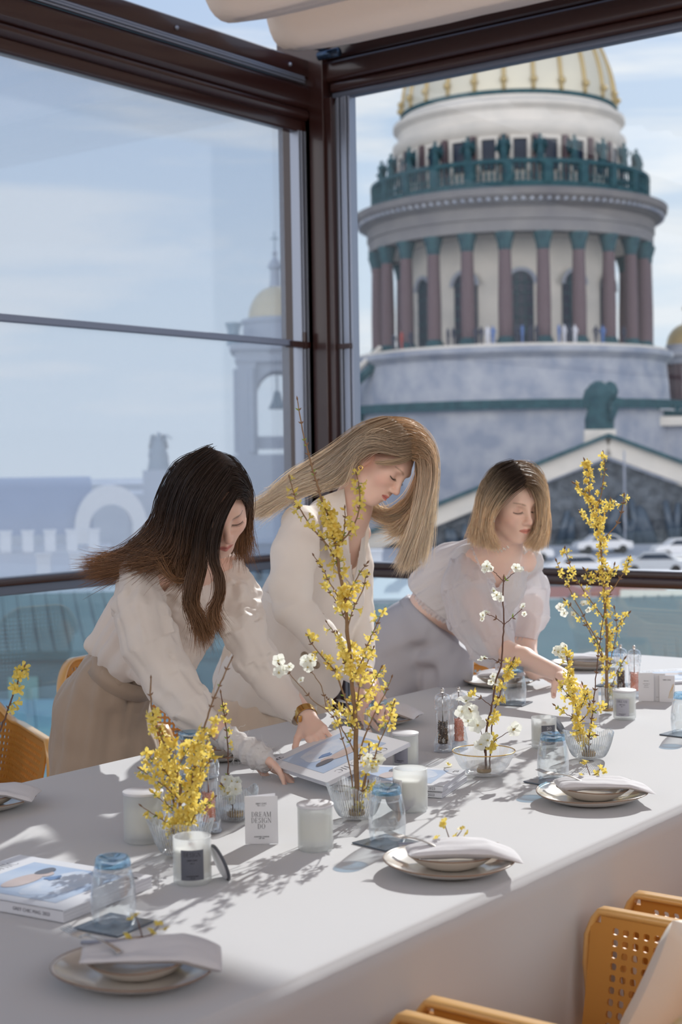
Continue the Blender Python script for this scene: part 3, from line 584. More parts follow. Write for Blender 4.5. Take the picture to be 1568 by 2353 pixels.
# ---- small corner belfry of the cathedral at the right edge
def belfry(label, px, d, zb, S, gold=True, full=False, hazy=False):
    ms, mg, mbz = (mat('hazed_stone', (0.36, 0.41, 0.48), 0.8), mat('hazed_gilding', (0.52, 0.46, 0.30), 0.5), mat('hazed_bronze', (0.20, 0.30, 0.36), 0.7)) if hazy else (M_STONE, M_GILD2, M_BRONZE)  # hazy: paler copies with the veil of air in the colour
    t = thing('belfry', label, 'tower', base_at(px, d), face_rz(px)); z = wz(zb); R = S
    if full: mb = MB(); mb.box((0, 0, z / 2), (2.5 * R, 2.5 * R, z)); mb.box((0, 0, z * 0.78), (2.75 * R, 2.75 * R, 0.5)); mb.box((0, 0, z), (2.8 * R, 2.8 * R, 0.7)); mb.build('tower_body', ms, t)
    mb = MB()
    for k in range(8):
        a = math.radians(45 * k + 22.5); rr = 1.15 * R
        for da in (-0.10, 0.10): mb.lathe([(0.13 * R, z), (0.11 * R, z + 1.75 * R)], 10, c=(rr * math.sin(a + da), -rr * math.cos(a + da), 0))
    for k in range(4): a = math.radians(90 * k + 45); mb.box((0.95 * R * math.sin(a), -0.95 * R * math.cos(a), z + 0.85 * R), (0.75 * R, 0.3 * R, 1.75 * R), [[math.cos(a), -math.sin(a), 0], [math.sin(a), math.cos(a), 0], [0, 0, 1]])
    mb.build('belfry_columns', M_GRAN if not hazy else ms, t, autos=40)
    mb = MB(); mb.lathe([(0.2, z + 1.75 * R), (1.3 * R, z + 1.75 * R), (1.3 * R, z + 2.0 * R), (1.5 * R, z + 2.1 * R), (1.5 * R, z + 2.25 * R), (1.1 * R, z + 2.45 * R), (1.05 * R, z + 2.7 * R), (0, z + 2.7 * R)], 40)
    mb.build('belfry_cornice', ms, t, autos=30)
    z2 = z + 2.7 * R; mb = MB(); mb.lathe([(1.02 * R * math.cos(q), z2 + 1.05 * R * math.sin(q)) for q in [math.pi / 2 * k / 10 * 0.9 for k in range(11)]] + [(0.12 * R, z2 + 1.05 * R)], 36); mb.build('small_dome', mg, t, smooth=True)
    z3 = z2 + 1.03 * R; mb = MB(); mb.lathe([(0.24 * R, z3), (0.20 * R, z3 + 0.15 * R), (0.17 * R, z3 + 0.62 * R), (0.26 * R, z3 + 0.66 * R), (0.26 * R, z3 + 0.75 * R), (0.14 * R, z3 + 0.95 * R), (0.05 * R, z3 + 1.1 * R), (0.11 * R, z3 + 1.2 * R), (0.02 * R, z3 + 1.32 * R)], 20); mb.build('lantern', mg if not hazy else ms, t, autos=40)
    mb = MB(); mb.box((0, 0, z3 + 1.55 * R), (0.05 * R, 0.05 * R, 0.55 * R)); mb.box((0, 0, z3 + 1.62 * R), (0.26 * R, 0.05 * R, 0.05 * R)); mb.build('cross', mg, t); return t
belfry('small domed belfry with red columns at the right edge, beside the great dome', 1584, 168, 8.2, 2.3)
def tower_left():
    ms, mg, mz = mat('hazed_stone', (0.30, 0.34, 0.41), 0.8, noise=(0.3, 0.5, (0.25, 0.29, 0.36))), mat('hazed_gilding', (0.50, 0.42, 0.24), 0.5), mat('hazed_bronze', (0.16, 0.25, 0.31), 0.7)  # haze is mixed into these stone, gilding and bronze colours
    t = thing('bell_tower', 'pale domed bell tower seen through the left glazing beside the corner post', 'tower', base_at(640, 178), face_rz(640)); B = lambda name, mb, m, **k: mb.build(name, m, t, **k)
    mb = MB(); mb.box((0, 0, wz(1.2) / 2), (11.4, 11.4, wz(1.2))); mb.box((0, 0, wz(2.0)), (10.6, 10.6, 2.0)); B('tower_base', mb, ms)
    mb = MB()
    for sx in (-1, 1):
        for sy in (-1, 1):
            mb.box((sx * 3.5, sy * 3.5, wz(8.3)), (2.2, 2.2, 11))
            for q in (0, 1): mb.lathe([(0.42, wz(3.2)), (0.38, wz(13.0))], 12, c=(sx * (4.7 if q else 2.9), sy * (2.9 if q else 4.7), 0))
    B('corner_piers', mb, ms)
    n_ = 14; A = [(2.3 * math.cos(q), 10.4 + 2.3 * math.sin(q)) for q in [math.pi * k / n_ for k in range(n_ + 1)]]
    for rz_ in range(4):
        mb = MB(); v = [(x, -3.9, wz(z)) for x, z in A] + [(x * 1.05, -3.9, wz(13.8)) for x, z in A] + [(x, -3.2, wz(z)) for x, z in A]; mb.add(v, [(i, i + 1, n_ + 2 + i, n_ + 1 + i) for i in range(n_)] + [(i, 2 * n_ + 2 + i, 2 * n_ + 3 + i, i + 1) for i in range(n_)]); mb.box((0, -3.6, wz(4.4)), (4.8, 0.3, 1.4)); o = B('bell_arch', mb, ms); o.rotation_euler = (0, 0, rz_ * math.pi / 2)
    mb = MB(); mb.lathe([(0.1, wz(10.6)), (0.35, wz(10.4)), (0.6, wz(9.4)), (1.1, wz(8.4)), (0, wz(8.5))], 16); mb.tube([(0, 0, wz(10.5)), (0, 0, wz(13.5))], 0.1, 6); B('bell', mb, mz, smooth=True)
    mb = MB(); mb.box((0, 0, wz(14.4)), (9.6, 9.6, 1.4)); mb.box((0, 0, wz(15.4)), (10.8, 10.8, 0.7)); mb.box((0, 0, wz(16.2)), (9.0, 9.0, 1.2)); B('tower_cornice', mb, ms)
    mb = MB(); mb.lathe([(3.9, wz(16.6)), (3.9, wz(18.3)), (4.1, wz(18.5)), (4.1, wz(18.9)), (3.3, wz(19.1))], 40); B('tower_drum', mb, ms, autos=40)
    mb = MB(); mb.lathe([(3.25 * math.cos(q), wz(19.0) + 3.9 * math.sin(q)) for q in [math.pi / 2 * k / 12 * 0.93 for k in range(13)]] + [(0, wz(22.9))], 40); B('small_dome', mb, mg, smooth=True)
    mb = MB(); mb.lathe([(0.8, wz(22.6)), (0.62, wz(23.2)), (0.55, wz(24.9)), (0.85, wz(25.0)), (0.85, wz(25.3)), (0.5, wz(25.9)), (0.15, wz(26.4)), (0.34, wz(26.8)), (0.05, wz(27.2))], 20); B('lantern', mb, ms, autos=40)
    mb = MB(); mb.box((0, 0, wz(28.2)), (0.16, 0.16, 2.2)); mb.box((0, 0, wz(28.5)), (1.0, 0.16, 0.16)); B('cross', mb, mz)
    for sx in (-1, 1): mb = MB(); mb.lathe([(0.9, wz(15.7)), (0.6, wz(16.2)), (0.7, wz(17.4)), (1.0, wz(18.2)), (0, wz(18.3))], 8, c=(sx * 4.9, -4.4, 0)); B('corner_torch', mb, mz)
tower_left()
# ---- other buildings
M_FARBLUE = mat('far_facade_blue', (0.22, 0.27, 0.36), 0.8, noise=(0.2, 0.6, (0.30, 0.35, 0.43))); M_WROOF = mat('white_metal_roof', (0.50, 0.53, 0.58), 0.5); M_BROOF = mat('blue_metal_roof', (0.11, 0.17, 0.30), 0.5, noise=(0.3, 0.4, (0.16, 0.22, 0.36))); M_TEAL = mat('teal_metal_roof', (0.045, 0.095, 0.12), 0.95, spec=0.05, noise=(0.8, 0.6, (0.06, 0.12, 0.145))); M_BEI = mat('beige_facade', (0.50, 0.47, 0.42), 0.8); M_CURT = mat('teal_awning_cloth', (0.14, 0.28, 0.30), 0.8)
def house(label, px0, px1, d, ztop, dep, wall, roofm, wins=0, rows=2, roof_h=2.0, chim=0, name='building'):
    c = (px0 + px1) / 2; w_ = (px1 - px0) / F_PX * d; t = thing(name, label, 'building', base_at(c, d), face_rz(c)); H_ = wz(ztop)
    mb = MB(); mb.box((0, dep / 2, H_ / 2), (w_, dep, H_)); mb.build('wall', wall, t)
    mb = MB(); mb.prism([(-0.4, H_), (dep + 0.4, H_), (dep * 0.5, H_ + roof_h)], -w_ / 2 - 0.3, w_ / 2 + 0.3, 'x'); mb.build('roof', roofm, t)
    if wins:
        wm = MB(); wm.box((0, 0, 0), (w_ / wins * 0.42, 0.2, 1.9)); w1_ = wm.build('window', M_DGLASS, t); first = True
        for r in range(rows):
            for k in range(wins):
                o = w1_ if first else w1_.copy()
                if not first: COL.objects.link(o)
                first = False; o.location = (-w_ / 2 + w_ * (k + 0.5) / wins, 0.0, H_ - 2.0 - 3.2 * r)
    for k in range(chim):
        m_ = MB(); m_.box((0, 0, 0), (0.7, 0.7, 1.3)); m_.box((0, 0, 0.7), (0.85, 0.85, 0.15)); o = m_.build('chimney', M_WROOF, t); o.location = (-w_ / 2 + w_ * (k + 0.4) / chim, dep * 0.4, H_ + roof_h * 0.8 + 0.6)
    return t
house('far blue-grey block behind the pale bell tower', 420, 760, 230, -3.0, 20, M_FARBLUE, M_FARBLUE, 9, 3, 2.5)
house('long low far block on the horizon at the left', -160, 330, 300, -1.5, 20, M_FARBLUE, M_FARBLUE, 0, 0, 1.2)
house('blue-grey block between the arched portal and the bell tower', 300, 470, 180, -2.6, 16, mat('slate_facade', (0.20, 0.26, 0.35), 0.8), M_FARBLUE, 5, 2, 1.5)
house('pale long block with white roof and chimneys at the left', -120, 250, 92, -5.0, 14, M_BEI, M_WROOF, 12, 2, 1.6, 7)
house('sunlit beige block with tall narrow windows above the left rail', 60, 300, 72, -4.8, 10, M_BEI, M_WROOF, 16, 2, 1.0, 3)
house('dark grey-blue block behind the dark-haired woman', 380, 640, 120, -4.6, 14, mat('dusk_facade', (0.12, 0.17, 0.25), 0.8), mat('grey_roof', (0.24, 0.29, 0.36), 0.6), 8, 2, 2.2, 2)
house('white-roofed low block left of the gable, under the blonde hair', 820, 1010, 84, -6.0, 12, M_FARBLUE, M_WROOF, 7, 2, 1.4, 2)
# vaulted hall with blue roof and white arched end
t = thing('vaulted_hall', 'vaulted hall with blue barrel roof and white arched end, at the far left', 'building', base_at(60, 120), face_rz(60)); R_ = 4.6
mb = MB(); pts = [(4 + R_ * math.cos(q), wz(-3.6) + R_ * math.sin(q)) for q in [math.pi * k / 16 for k in range(17)]]; mb.prism(pts, -16, 5.2, 'x'); mb.build('barrel_roof', M_BROOF, t, autos=40)
mb = MB(); mb.box((-5.4, 4, wz(-3.6) / 2), (21, 9.6, wz(-3.6))); mb.build('wall', M_FARBLUE, t)
mb = MB(); n_ = 20; ri, ro = 1.75, 2.9; q = []
for k in range(n_ + 1): a = math.pi * k / n_; q += [(6.6 + ri * math.cos(a), -1, wz(-3.2) + ri * 1.1 * math.sin(a)), (6.6 + ro * math.cos(a), -1, wz(-3.2) + ro * 1.2 * math.sin(a)), (6.6 + ri * math.cos(a), 1.2, wz(-3.2) + ri * 1.1 * math.sin(a)), (6.6 + ro * math.cos(a), 1.2, wz(-3.2) + ro * 1.2 * math.sin(a))]
mb.add(q, [(4 * k, 4 * k + 1, 4 * k + 5, 4 * k + 4) for k in range(n_)] + [(4 * k + 1, 4 * k + 3, 4 * k + 7, 4 * k + 5) for k in range(n_)] + [(4 * k, 4 * k + 4, 4 * k + 6, 4 * k + 2) for k in range(n_)]); mb.box((4.3, 0, wz(-3.2) / 2), (1.2, 2.2, wz(-3.2))); mb.box((8.9, 0, wz(-3.2) / 2), (1.2, 2.2, wz(-3.2))); mb.build('arched_portal', M_WROOF, t)
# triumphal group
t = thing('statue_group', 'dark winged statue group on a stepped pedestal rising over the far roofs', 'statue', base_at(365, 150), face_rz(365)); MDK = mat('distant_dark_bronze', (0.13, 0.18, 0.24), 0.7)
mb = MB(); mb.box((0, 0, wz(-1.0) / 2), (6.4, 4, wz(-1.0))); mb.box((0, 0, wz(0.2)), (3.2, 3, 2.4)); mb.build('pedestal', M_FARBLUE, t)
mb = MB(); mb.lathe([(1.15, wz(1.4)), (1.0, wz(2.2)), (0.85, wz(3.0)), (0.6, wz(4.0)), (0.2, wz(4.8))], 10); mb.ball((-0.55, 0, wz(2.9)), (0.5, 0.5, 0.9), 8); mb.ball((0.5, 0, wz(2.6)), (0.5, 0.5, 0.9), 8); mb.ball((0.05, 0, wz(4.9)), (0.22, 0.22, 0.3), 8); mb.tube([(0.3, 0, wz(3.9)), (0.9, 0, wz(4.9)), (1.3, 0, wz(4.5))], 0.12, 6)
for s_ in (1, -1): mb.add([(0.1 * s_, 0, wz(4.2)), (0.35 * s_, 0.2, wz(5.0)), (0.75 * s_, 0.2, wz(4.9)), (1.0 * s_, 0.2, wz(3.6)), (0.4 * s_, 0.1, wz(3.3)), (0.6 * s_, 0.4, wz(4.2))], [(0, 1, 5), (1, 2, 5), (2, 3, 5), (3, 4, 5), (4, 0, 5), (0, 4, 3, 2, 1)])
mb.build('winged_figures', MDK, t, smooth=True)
# ---- teal-roofed pavilions just below the terrace
def pavilion(label, pts, zr, pitch, m, seams, wall_m, wall_h, px_c):
    """pts: four picture points of the roof (near-left, near-right, far-right, far-left), far edge raised by pitch."""
    q = [onz(x, y, zr + (pitch if i >= 2 else 0)) for i, (x, y) in enumerate(pts)]; c = sum(q) / 4; t = thing('pavilion', label, 'building', (c[0], c[1], GZ)); q = [v - np.array([c[0], c[1], GZ]) for v in q]; dn = np.array([0, 0, -0.25])
    mb = MB(); mb.add(q + [v + dn for v in q], [(0, 1, 2, 3), (7, 6, 5, 4), (0, 4, 5, 1), (1, 5, 6, 2), (2, 6, 7, 3), (3, 7, 4, 0)])
    for k in range(1, seams): u = k / seams; a = q[0] * (1 - u) + q[1] * u; b = q[3] * (1 - u) + q[2] * u; mb.tube([a + [0, 0, 0.01], b + [0, 0, 0.01]], 0.035, 4)
    mb.build('roof', m, t)
    ins = [v * np.array([0.93, 0.93, 1]) + dn for v in q]; bt = [np.array([v[0], v[1], max(0.0, q[0][2] - wall_h)]) for v in ins]; mb = MB(); mb.add(ins + bt, [(0, 1, 5, 4), (1, 2, 6, 5), (2, 3, 7, 6), (3, 0, 4, 7)])
    mb.build('wall', wall_m, t)
    for k in range(6):
        u = (k + 0.5) / 6; a = ins[0] * (1 - u) + ins[1] * u; b = (ins[1] - ins[0]) / 6 * 0.28; off = np.array([0, 0, -0.5]); mm = MB(); n3 = nrm(np.cross(b, [0, 0, 1.0])) * 0.06; n3 = n3 if n3 @ -np.array([c[0], c[1], 0]) > 0 else -n3
        mm.add([a - b + off + n3, a + b + off + n3, a + b + off + n3 + [0, 0, -2.2], a - b + off + n3 + [0, 0, -2.2]], [(0, 1, 2, 3)]); mm.build('curtain_panel' if k % 2 else 'window', M_CURT if k % 2 else M_DGLASS, t)
    return t
pavilion('teal-roofed pavilion below the left handrail', [(-160, 1500), (640, 1490), (560, 1352), (-160, 1370)], -3.6, 0.9, M_TEAL, 22, mat('pavilion_wall', (0.05, 0.11, 0.15), 0.7), 5.0, 240)
pavilion('teal-roofed pavilion below the right handrail, behind the short-haired woman', [(780, 1640), (1640, 1500), (1640, 1366), (800, 1390)], -3.0, 0.8, M_TEAL, 26, mat('pavilion_wall', (0.05, 0.11, 0.15), 0.7), 5.0, 1200)
pavilion('lower blue-roofed pavilion seen under the left pavilion', [(-160, 1840), (700, 1800), (640, 1600), (-160, 1610)], -5.2, 0.6, mat('deep_blue_roof', (0.05, 0.13, 0.22), 0.9, spec=0.05, noise=(0.6, 0.8, (0.10, 0.24, 0.28))), 10, M_CURT, 4.0, 240)
house('tan low building at the right edge just under the handrail', 1440, 1640, 44, -3.4, 7, mat('tan_facade', (0.36, 0.29, 0.20), 0.8), mat('tan_roof', (0.34, 0.30, 0.25), 0.7), 4, 1, 0.8)
# ---- parked cars in the square
def make_car(label, loc, rz, m):
    t = thing('car', label, 'car', loc, rz); mb = MB(); pr = [(-2.15, 0.35), (-2.2, 0.75), (-1.9, 0.92), (-1.3, 0.98), (-0.75, 1.42), (0.75, 1.45), (1.45, 1.0), (2.1, 0.88), (2.2, 0.6), (2.15, 0.35)]; mb.prism(pr, -0.85, 0.85, 'y'); mb.build('body', m, t, bevel=0.05)
    mb = MB(); mb.prism([(-1.15, 1.0), (-0.7, 1.36), (0.7, 1.38), (1.25, 1.0)], -0.87, 0.87, 'y'); mb.build('windows', M_DGLASS, t)
    for x in (-1.35, 1.35):
        for y in (-0.8, 0.8): mm = MB(); mm.tube([(x, y - 0.1, 0.32), (x, y + 0.1, 0.32)], 0.32, 14); mm.build('wheel', M_INKC, t)
    return t
M_INKC = mat('tyre', (0.02, 0.02, 0.02), 0.8); car = None
cols = [('white', (0.7, 0.7, 0.72)), ('silver', (0.45, 0.47, 0.5)), ('dark', (0.06, 0.07, 0.09)), ('white', (0.72, 0.72, 0.74)), ('red', (0.3, 0.05, 0.04))]
GR = 'cars parked in the square below the cathedral'
for k in range(9):
    px_ = 1085 + k * 60 + rng.uniform(-8, 8); d_ = (86, 98, 112)[k % 3] + rng.uniform(-3, 3); b_ = base_at(px_, d_); nm, c = cols[rng.randrange(5)]
    # the square lies on a raised terrace
    cc = make_car('distant blurred %s car parked below the gable' % nm, (b_[0], b_[1], -5.6 - (112 - d_) * 0.035 + 0.0), rng.uniform(0, 0.5) + face_rz(px_), mat('car_' + nm, c, 0.25, coat=0.5)); cc['group'] = '%s %s' % (nm, GR)
mb = MB(); q = [base_at(780, 80), base_at(1700, 80), base_at(1700, 122), base_at(780, 122)]; q = [v + [0, 0, (17.3, 17.3, 18.75, 18.75)[i]] for i, v in enumerate(q)]; mb.add(q + [v - [0, 0, 0.5] for v in q], [(0, 1, 2, 3), (7, 6, 5, 4), (0, 4, 5, 1), (1, 5, 6, 2), (2, 6, 7, 3), (3, 7, 4, 0)]); struct(mb.build('ground_square', mat('square_paving', (0.42, 0.43, 0.46), 0.8, noise=(0.1, 0.8, (0.3, 0.31, 0.35)))))
# ================================================================== TABLE, CHAIRS
TZ = 0.75
M_LINEN = mat('linen_cloth', (0.560, 0.560, 0.575), 0.85, spec=0.2, bump=(260, 0.12, 0.0012), sheen=0.15)
def tablecloth():
    mb = MB(); X0, X1, Y0, Y1 = 0.35, 5.17, 1.34, 2.73
    nx, ny = 150, 44; prof = []; R = 0.012
    # profile across y: down the front, over the top, down the back
    ys = []
    for k in range(26): ys.append(('f', 0.03 + (TZ - R - 0.03) * k / 25))
    for k in range(1, 5): ys.append(('cf', k * 22.5))
    for k in range(1, ny): ys.append(('t', k / ny))
    for k in range(0, 5): ys.append(('cb', 90 - k * 22.5))
    for k in range(1, 12): ys.append(('b', TZ - R - (TZ - R - 0.03) * k / 11))
    vs = []
    for i in range(nx + 1):
        x = X0 + (X1 - X0) * i / nx
        for kind, v in ys:
            if kind == 'f': 
                h = (TZ - v); f = 0.020 * h / 0.7 * (math.sin(x * 7 + 1.5 * math.sin(x * 2.3)) + 0.6 * fbm((x, v * 0.5, 1), 3)) + 0.0025 * fbm((x, v, 4), 14); y, z = Y0 - 0.008 - 0.01 * h - abs(f), v
            elif kind == 'cf': a = math.radians(v); y, z = Y0 + R - R * math.cos(a), TZ - R + R * math.sin(a)
            elif kind == 't': y, z = Y0 + R + (Y1 - Y0 - 2 * R) * v, TZ + 0.0008 * fbm((x, v * 1.4, 0), 4)
            elif kind == 'cb': a = math.radians(v); y, z = Y1 - R + R * math.cos(a), TZ - R + R * math.sin(a)
            else: y, z = Y1 + 0.02 * abs(math.sin(x * 8)), v
            vs.append((x, y, z))
    n = len(ys); mb.add(vs, [(i * n + j, (i + 1) * n + j, (i + 1) * n + j + 1, i * n + j + 1) for i in range(nx) for j in range(n - 1)])
    # far and near end drops
    for x, sgn in ((X1, 1), (X0, -1)):
        e = []
        for j in range(41):
            y = Y0 + (Y1 - Y0) * j / 40
            for k in range(14): h = (TZ - 0.004 - 0.03) * k / 13; e.append((x + sgn * (0.004 + 0.02 * h * abs(math.sin(y * 9))), y, TZ - 0.004 - h))
        mb.add(e, [(j * 14 + k, (j + 1) * 14 + k, (j + 1) * 14 + k + 1, j * 14 + k + 1) for j in range(40) for k in range(13)])
    return mb
tbl = thing('dining_table', 'long dining table standing under the white linen cloth', 'table', (2.76, 2.035, 0))
M_OAK = mat('table_oak', (0.32, 0.2, 0.12), 0.5)
mb = MB(); mb.span((-2.36, -0.66, 0.705), (2.36, 0.66, 0.742)); mb.build('tabletop', M_OAK, tbl)
for sx in (-2.2, 2.2):
    for sy in (-0.55, 0.55): mb = MB(); mb.span((sx - 0.035, sy - 0.035, 0), (sx + 0.035, sy + 0.035, 0.705)); mb.build('leg', M_OAK, tbl)
tc = tablecloth().build('tablecloth', M_LINEN, smooth=True); tag(tc, 'white linen tablecloth draped over the long dining table', 'tablecloth')

# ---- armchairs with a perforated shell
M_MUST = mat('mustard_plastic', (0.60, 0.285, 0.06), 0.42, spec=0.4, trans=(0.10, (0.7, 0.3, 0.05)))
M_RIMY = mat('mustard_sunlit_plastic', (0.70, 0.40, 0.13), 0.28, spec=0.7, coat=0.5)  # same plastic as the shell, painted paler as if sunlit
M_MUSTS = mat('mustard_pad', (0.52, 0.27, 0.07), 0.8)
def rimz(u): # height of the rim along the U: u = -1 .. 1 from arm front over the back to the other arm
    a = abs(u); t = min(1, max(0, (0.46 - a) / 0.34)); t = t * t * (3 - 2 * t); return 0.655 + 0.165 * t
def upath(u):
    """Plan of the shell: arm, rounded corner, back."""
    L1, Rr = 0.36, 0.19; s = 1 if u > 0 else -1; a = abs(u); half = 0.285; backhalf = half - Rr; arc = Rr * math.pi / 2; tot = backhalf + arc + L1; d = a * tot
    if d < backhalf: return (s * d, -0.285, 0, -1)
    if d < backhalf + arc: an = (d - backhalf) / Rr; return (s * (backhalf + Rr * math.sin(an)), -0.285 + Rr - Rr * math.cos(an), s * math.sin(an), -math.cos(an))
    q = d - backhalf - arc; return (s * half, -0.285 + Rr + q, s, 0)
def make_chair(name, label, loc, rz, group):
    t = thing(name, label, 'chair', loc, rz, group)
    mb = MB(); tot = 2 * (0.285 - 0.19 + 0.19 * math.pi / 2 + 0.36); P = 0.0205; nu = int(round(tot / P)); nv = 21; zb = 0.43
    def pt(u, z):
        x, y, nx_, ny_ = upath(u); ins = 0.055 * max(0, 1 - (z - zb) / 0.30) ** 1.6; lean = 0.05 * max(0, (z - 0.6)) * (1 - min(1, abs(u) * 2)); return (x - nx_ * ins, y - ny_ * ins + (-lean if ny_ < 0 else 0), z)
    for i in range(nu):
        u0, u1 = -1 + 2 * i / nu, -1 + 2 * (i + 1) / nu; um = (u0 + u1) / 2; top = rimz(um)
        for j in range(nv):
            z0 = zb + P * j; z1 = z0 + P; zt0, zt1 = rimz(u0), rimz(u1)
            if z0 >= top - 0.004: continue
            a0, a1 = min(z1, zt0), min(z1, zt1)
            solid = (z1 > top - 0.012) or i < 2 or i >= nu - 2 or j < 1
            # rounded front corners of the arms
            e = 0.07; du = min(i, nu - 1 - i) * P + P / 2; dz = top - (z0 + P / 2)
            if du < e and dz < e and math.hypot(e - du, e - dz) > e + 0.006: continue
            q = [pt(u0, z0), pt(u1, z0), pt(u1, a1), pt(u0, a0)]
            if solid: mb.add(q, [(0, 1, 2, 3)]); continue
            h = []; c = [(u0 + u1) / 2, (z0 + z1) / 2]; r = 0.31
            for k in range(8): an = math.radians(225 + k * 45); rr = r * (1.12 if k % 2 == 0 else 1.0); h.append(pt(c[0] + (u1 - u0) * rr * math.cos(an), c[1] + P * rr * math.sin(an)))
            mids = [pt(c[0], z0), pt(u1, c[1]), pt(c[0], z1), pt(u0, c[1])]; o = [q[0], mids[0], q[1], mids[1], q[2], mids[2], q[3], mids[3]]
            mb.add(o + h, [(k, (k + 1) % 8, 8 + (k + 1) % 8, 8 + k) for k in range(8)])
    sh = mb.build('shell', M_MUST, t, smooth=False); md = sh.modifiers.new('thick', 'SOLIDIFY'); md.thickness = 0.007; md.offset = 0
    # broad rim along the top
    rm = MB(); U = [-1 + 2 * k / 90 for k in range(91)]; pts = [np.array(pt(u, rimz(u))) for u in U]; vs = []
    pts = [pts[0] + [0, 0.0, -0.22], pts[0] + [0, 0.012, -0.10], pts[0] + [0, 0.008, -0.045], pts[0] + [0, -0.006, -0.012]] + pts[1:-1] + [pts[-1] + [0, -0.006, -0.012], pts[-1] + [0, 0.008, -0.045], pts[-1] + [0, 0.012, -0.10], pts[-1] + [0, 0, -0.22]]
    Uu = [-1] * 4 + U[1:-1] + [1] * 4; T = np.gradient(np.array(pts), axis=0)
    for p, u, tn in zip(pts, Uu, T):
        _, _, nx_, ny_ = upath(u); n = np.array([nx_, ny_, 0.0]); tn = nrm(tn); up = np.cross(tn, n); up = nrm(up) * (1 if up[2] > 0 or abs(tn[2]) > 0.7 else -1); up = up if (up @ np.array([0, 0, 1.0]) > -0.2) else -up
        if abs(tn[2]) > 0.7: up = np.array([0, 1.0, 0])
        for a, b in ((-0.006, -0.006), (0.019, -0.004), (0.021, 0.002), (0.019, 0.006), (-0.006, 0.007), (-0.009, 0.002)): vs.append(p + n * a + up * b)
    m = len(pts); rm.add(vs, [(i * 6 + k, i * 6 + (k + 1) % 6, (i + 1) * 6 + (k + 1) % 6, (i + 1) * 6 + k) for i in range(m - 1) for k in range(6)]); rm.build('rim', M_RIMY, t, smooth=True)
    st = MB(); ring = []
    for (hz, g) in ((0.418, 0.0), (0.432, 0.006), (0.44, 0.0), (0.442, -0.03)):
        for k in range(48):
            a = 2 * math.pi * k / 48; ex = 0.235 + g; x = math.copysign(abs(math.cos(a)) ** 0.35, math.cos(a)) * ex; y = math.copysign(abs(math.sin(a)) ** 0.35, math.sin(a)) * (0.24 + g) - 0.0; ring.append((x, y, hz))
    st.add(ring, [(k * 48 + i, k * 48 + (i + 1) % 48, (k + 1) * 48 + (i + 1) % 48, (k + 1) * 48 + i) for k in range(3) for i in range(48)] + [tuple(range(47, -1, -1)), tuple(range(144, 192))]); st.build('seat', M_MUSTS, t, smooth=False, autos=50)
    for sx in (-1, 1):
        for sy in (-1, 1): lg = MB(); lg.tube([(sx * 0.20, sy * 0.19, 0.425), (sx * 0.235, sy * 0.235, 0.0)], [0.020, 0.012], 12); lg.build('leg', M_MUST, t, smooth=True)
    return t
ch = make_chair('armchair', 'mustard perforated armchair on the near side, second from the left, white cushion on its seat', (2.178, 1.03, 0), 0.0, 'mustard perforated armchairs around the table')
G = 'mustard perforated armchairs around the table'
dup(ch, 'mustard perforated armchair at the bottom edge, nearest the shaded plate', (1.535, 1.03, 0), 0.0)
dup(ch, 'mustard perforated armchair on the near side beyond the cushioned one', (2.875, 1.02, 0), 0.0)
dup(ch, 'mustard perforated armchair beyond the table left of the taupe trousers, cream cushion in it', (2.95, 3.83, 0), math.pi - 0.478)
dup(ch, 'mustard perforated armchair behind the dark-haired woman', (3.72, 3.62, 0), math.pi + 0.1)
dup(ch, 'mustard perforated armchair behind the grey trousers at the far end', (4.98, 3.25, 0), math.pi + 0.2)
def cushion(label, loc, rot, w, h, t_, m):
    n = 22; vs = []
    for s_ in (1, -1):
        for i in range(n + 1):
            for j in range(n + 1):
                u, v = -1 + 2 * i / n, -1 + 2 * j / n; e = (1 - abs(u) ** 3.2) * (1 - abs(v) ** 3.2); th = t_ / 2 * max(0, e) ** 0.45; pin = 1 - 0.07 * (1 - u * u) * v * v - 0.0; pin2 = 1 - 0.07 * (1 - v * v) * u * u
                vs.append((u * w / 2 * pin2, s_ * (th + 0.006 * fbm((u * 2, v * 2, s_), 1.6) * e), v * h / 2 * pin))
    k = (n + 1) ** 2; f = [(a * (n + 1) + b, (a + 1) * (n + 1) + b, (a + 1) * (n + 1) + b + 1, a * (n + 1) + b + 1) for a in range(n) for b in range(n)]
    mb = MB(); mb.add(vs, f + [tuple(k + q for q in reversed(ff)) for ff in f]); o = mb.build('cushion', m, smooth=True, loc=loc); o.rotation_euler = rot; return tag(o, label, 'cushion', 'scatter cushions in the armchairs')
M_CUSH = mat('cushion_cotton', (0.78, 0.73, 0.66), 0.85, bump=(30, 0.3, 0.006))
cushion('white scatter cushion in the near armchair at lower right', (2.30, 0.97, 0.585), (math.radians(22), 0.25, math.radians(-35)), 0.34, 0.30, 0.14, M_CUSH)
cushion('cream scatter cushion in the armchair beyond the table at the left', (2.80, 3.83, 0.66), (math.radians(-14), 0.12, math.radians(30)), 0.42, 0.42, 0.15, M_CUSH)
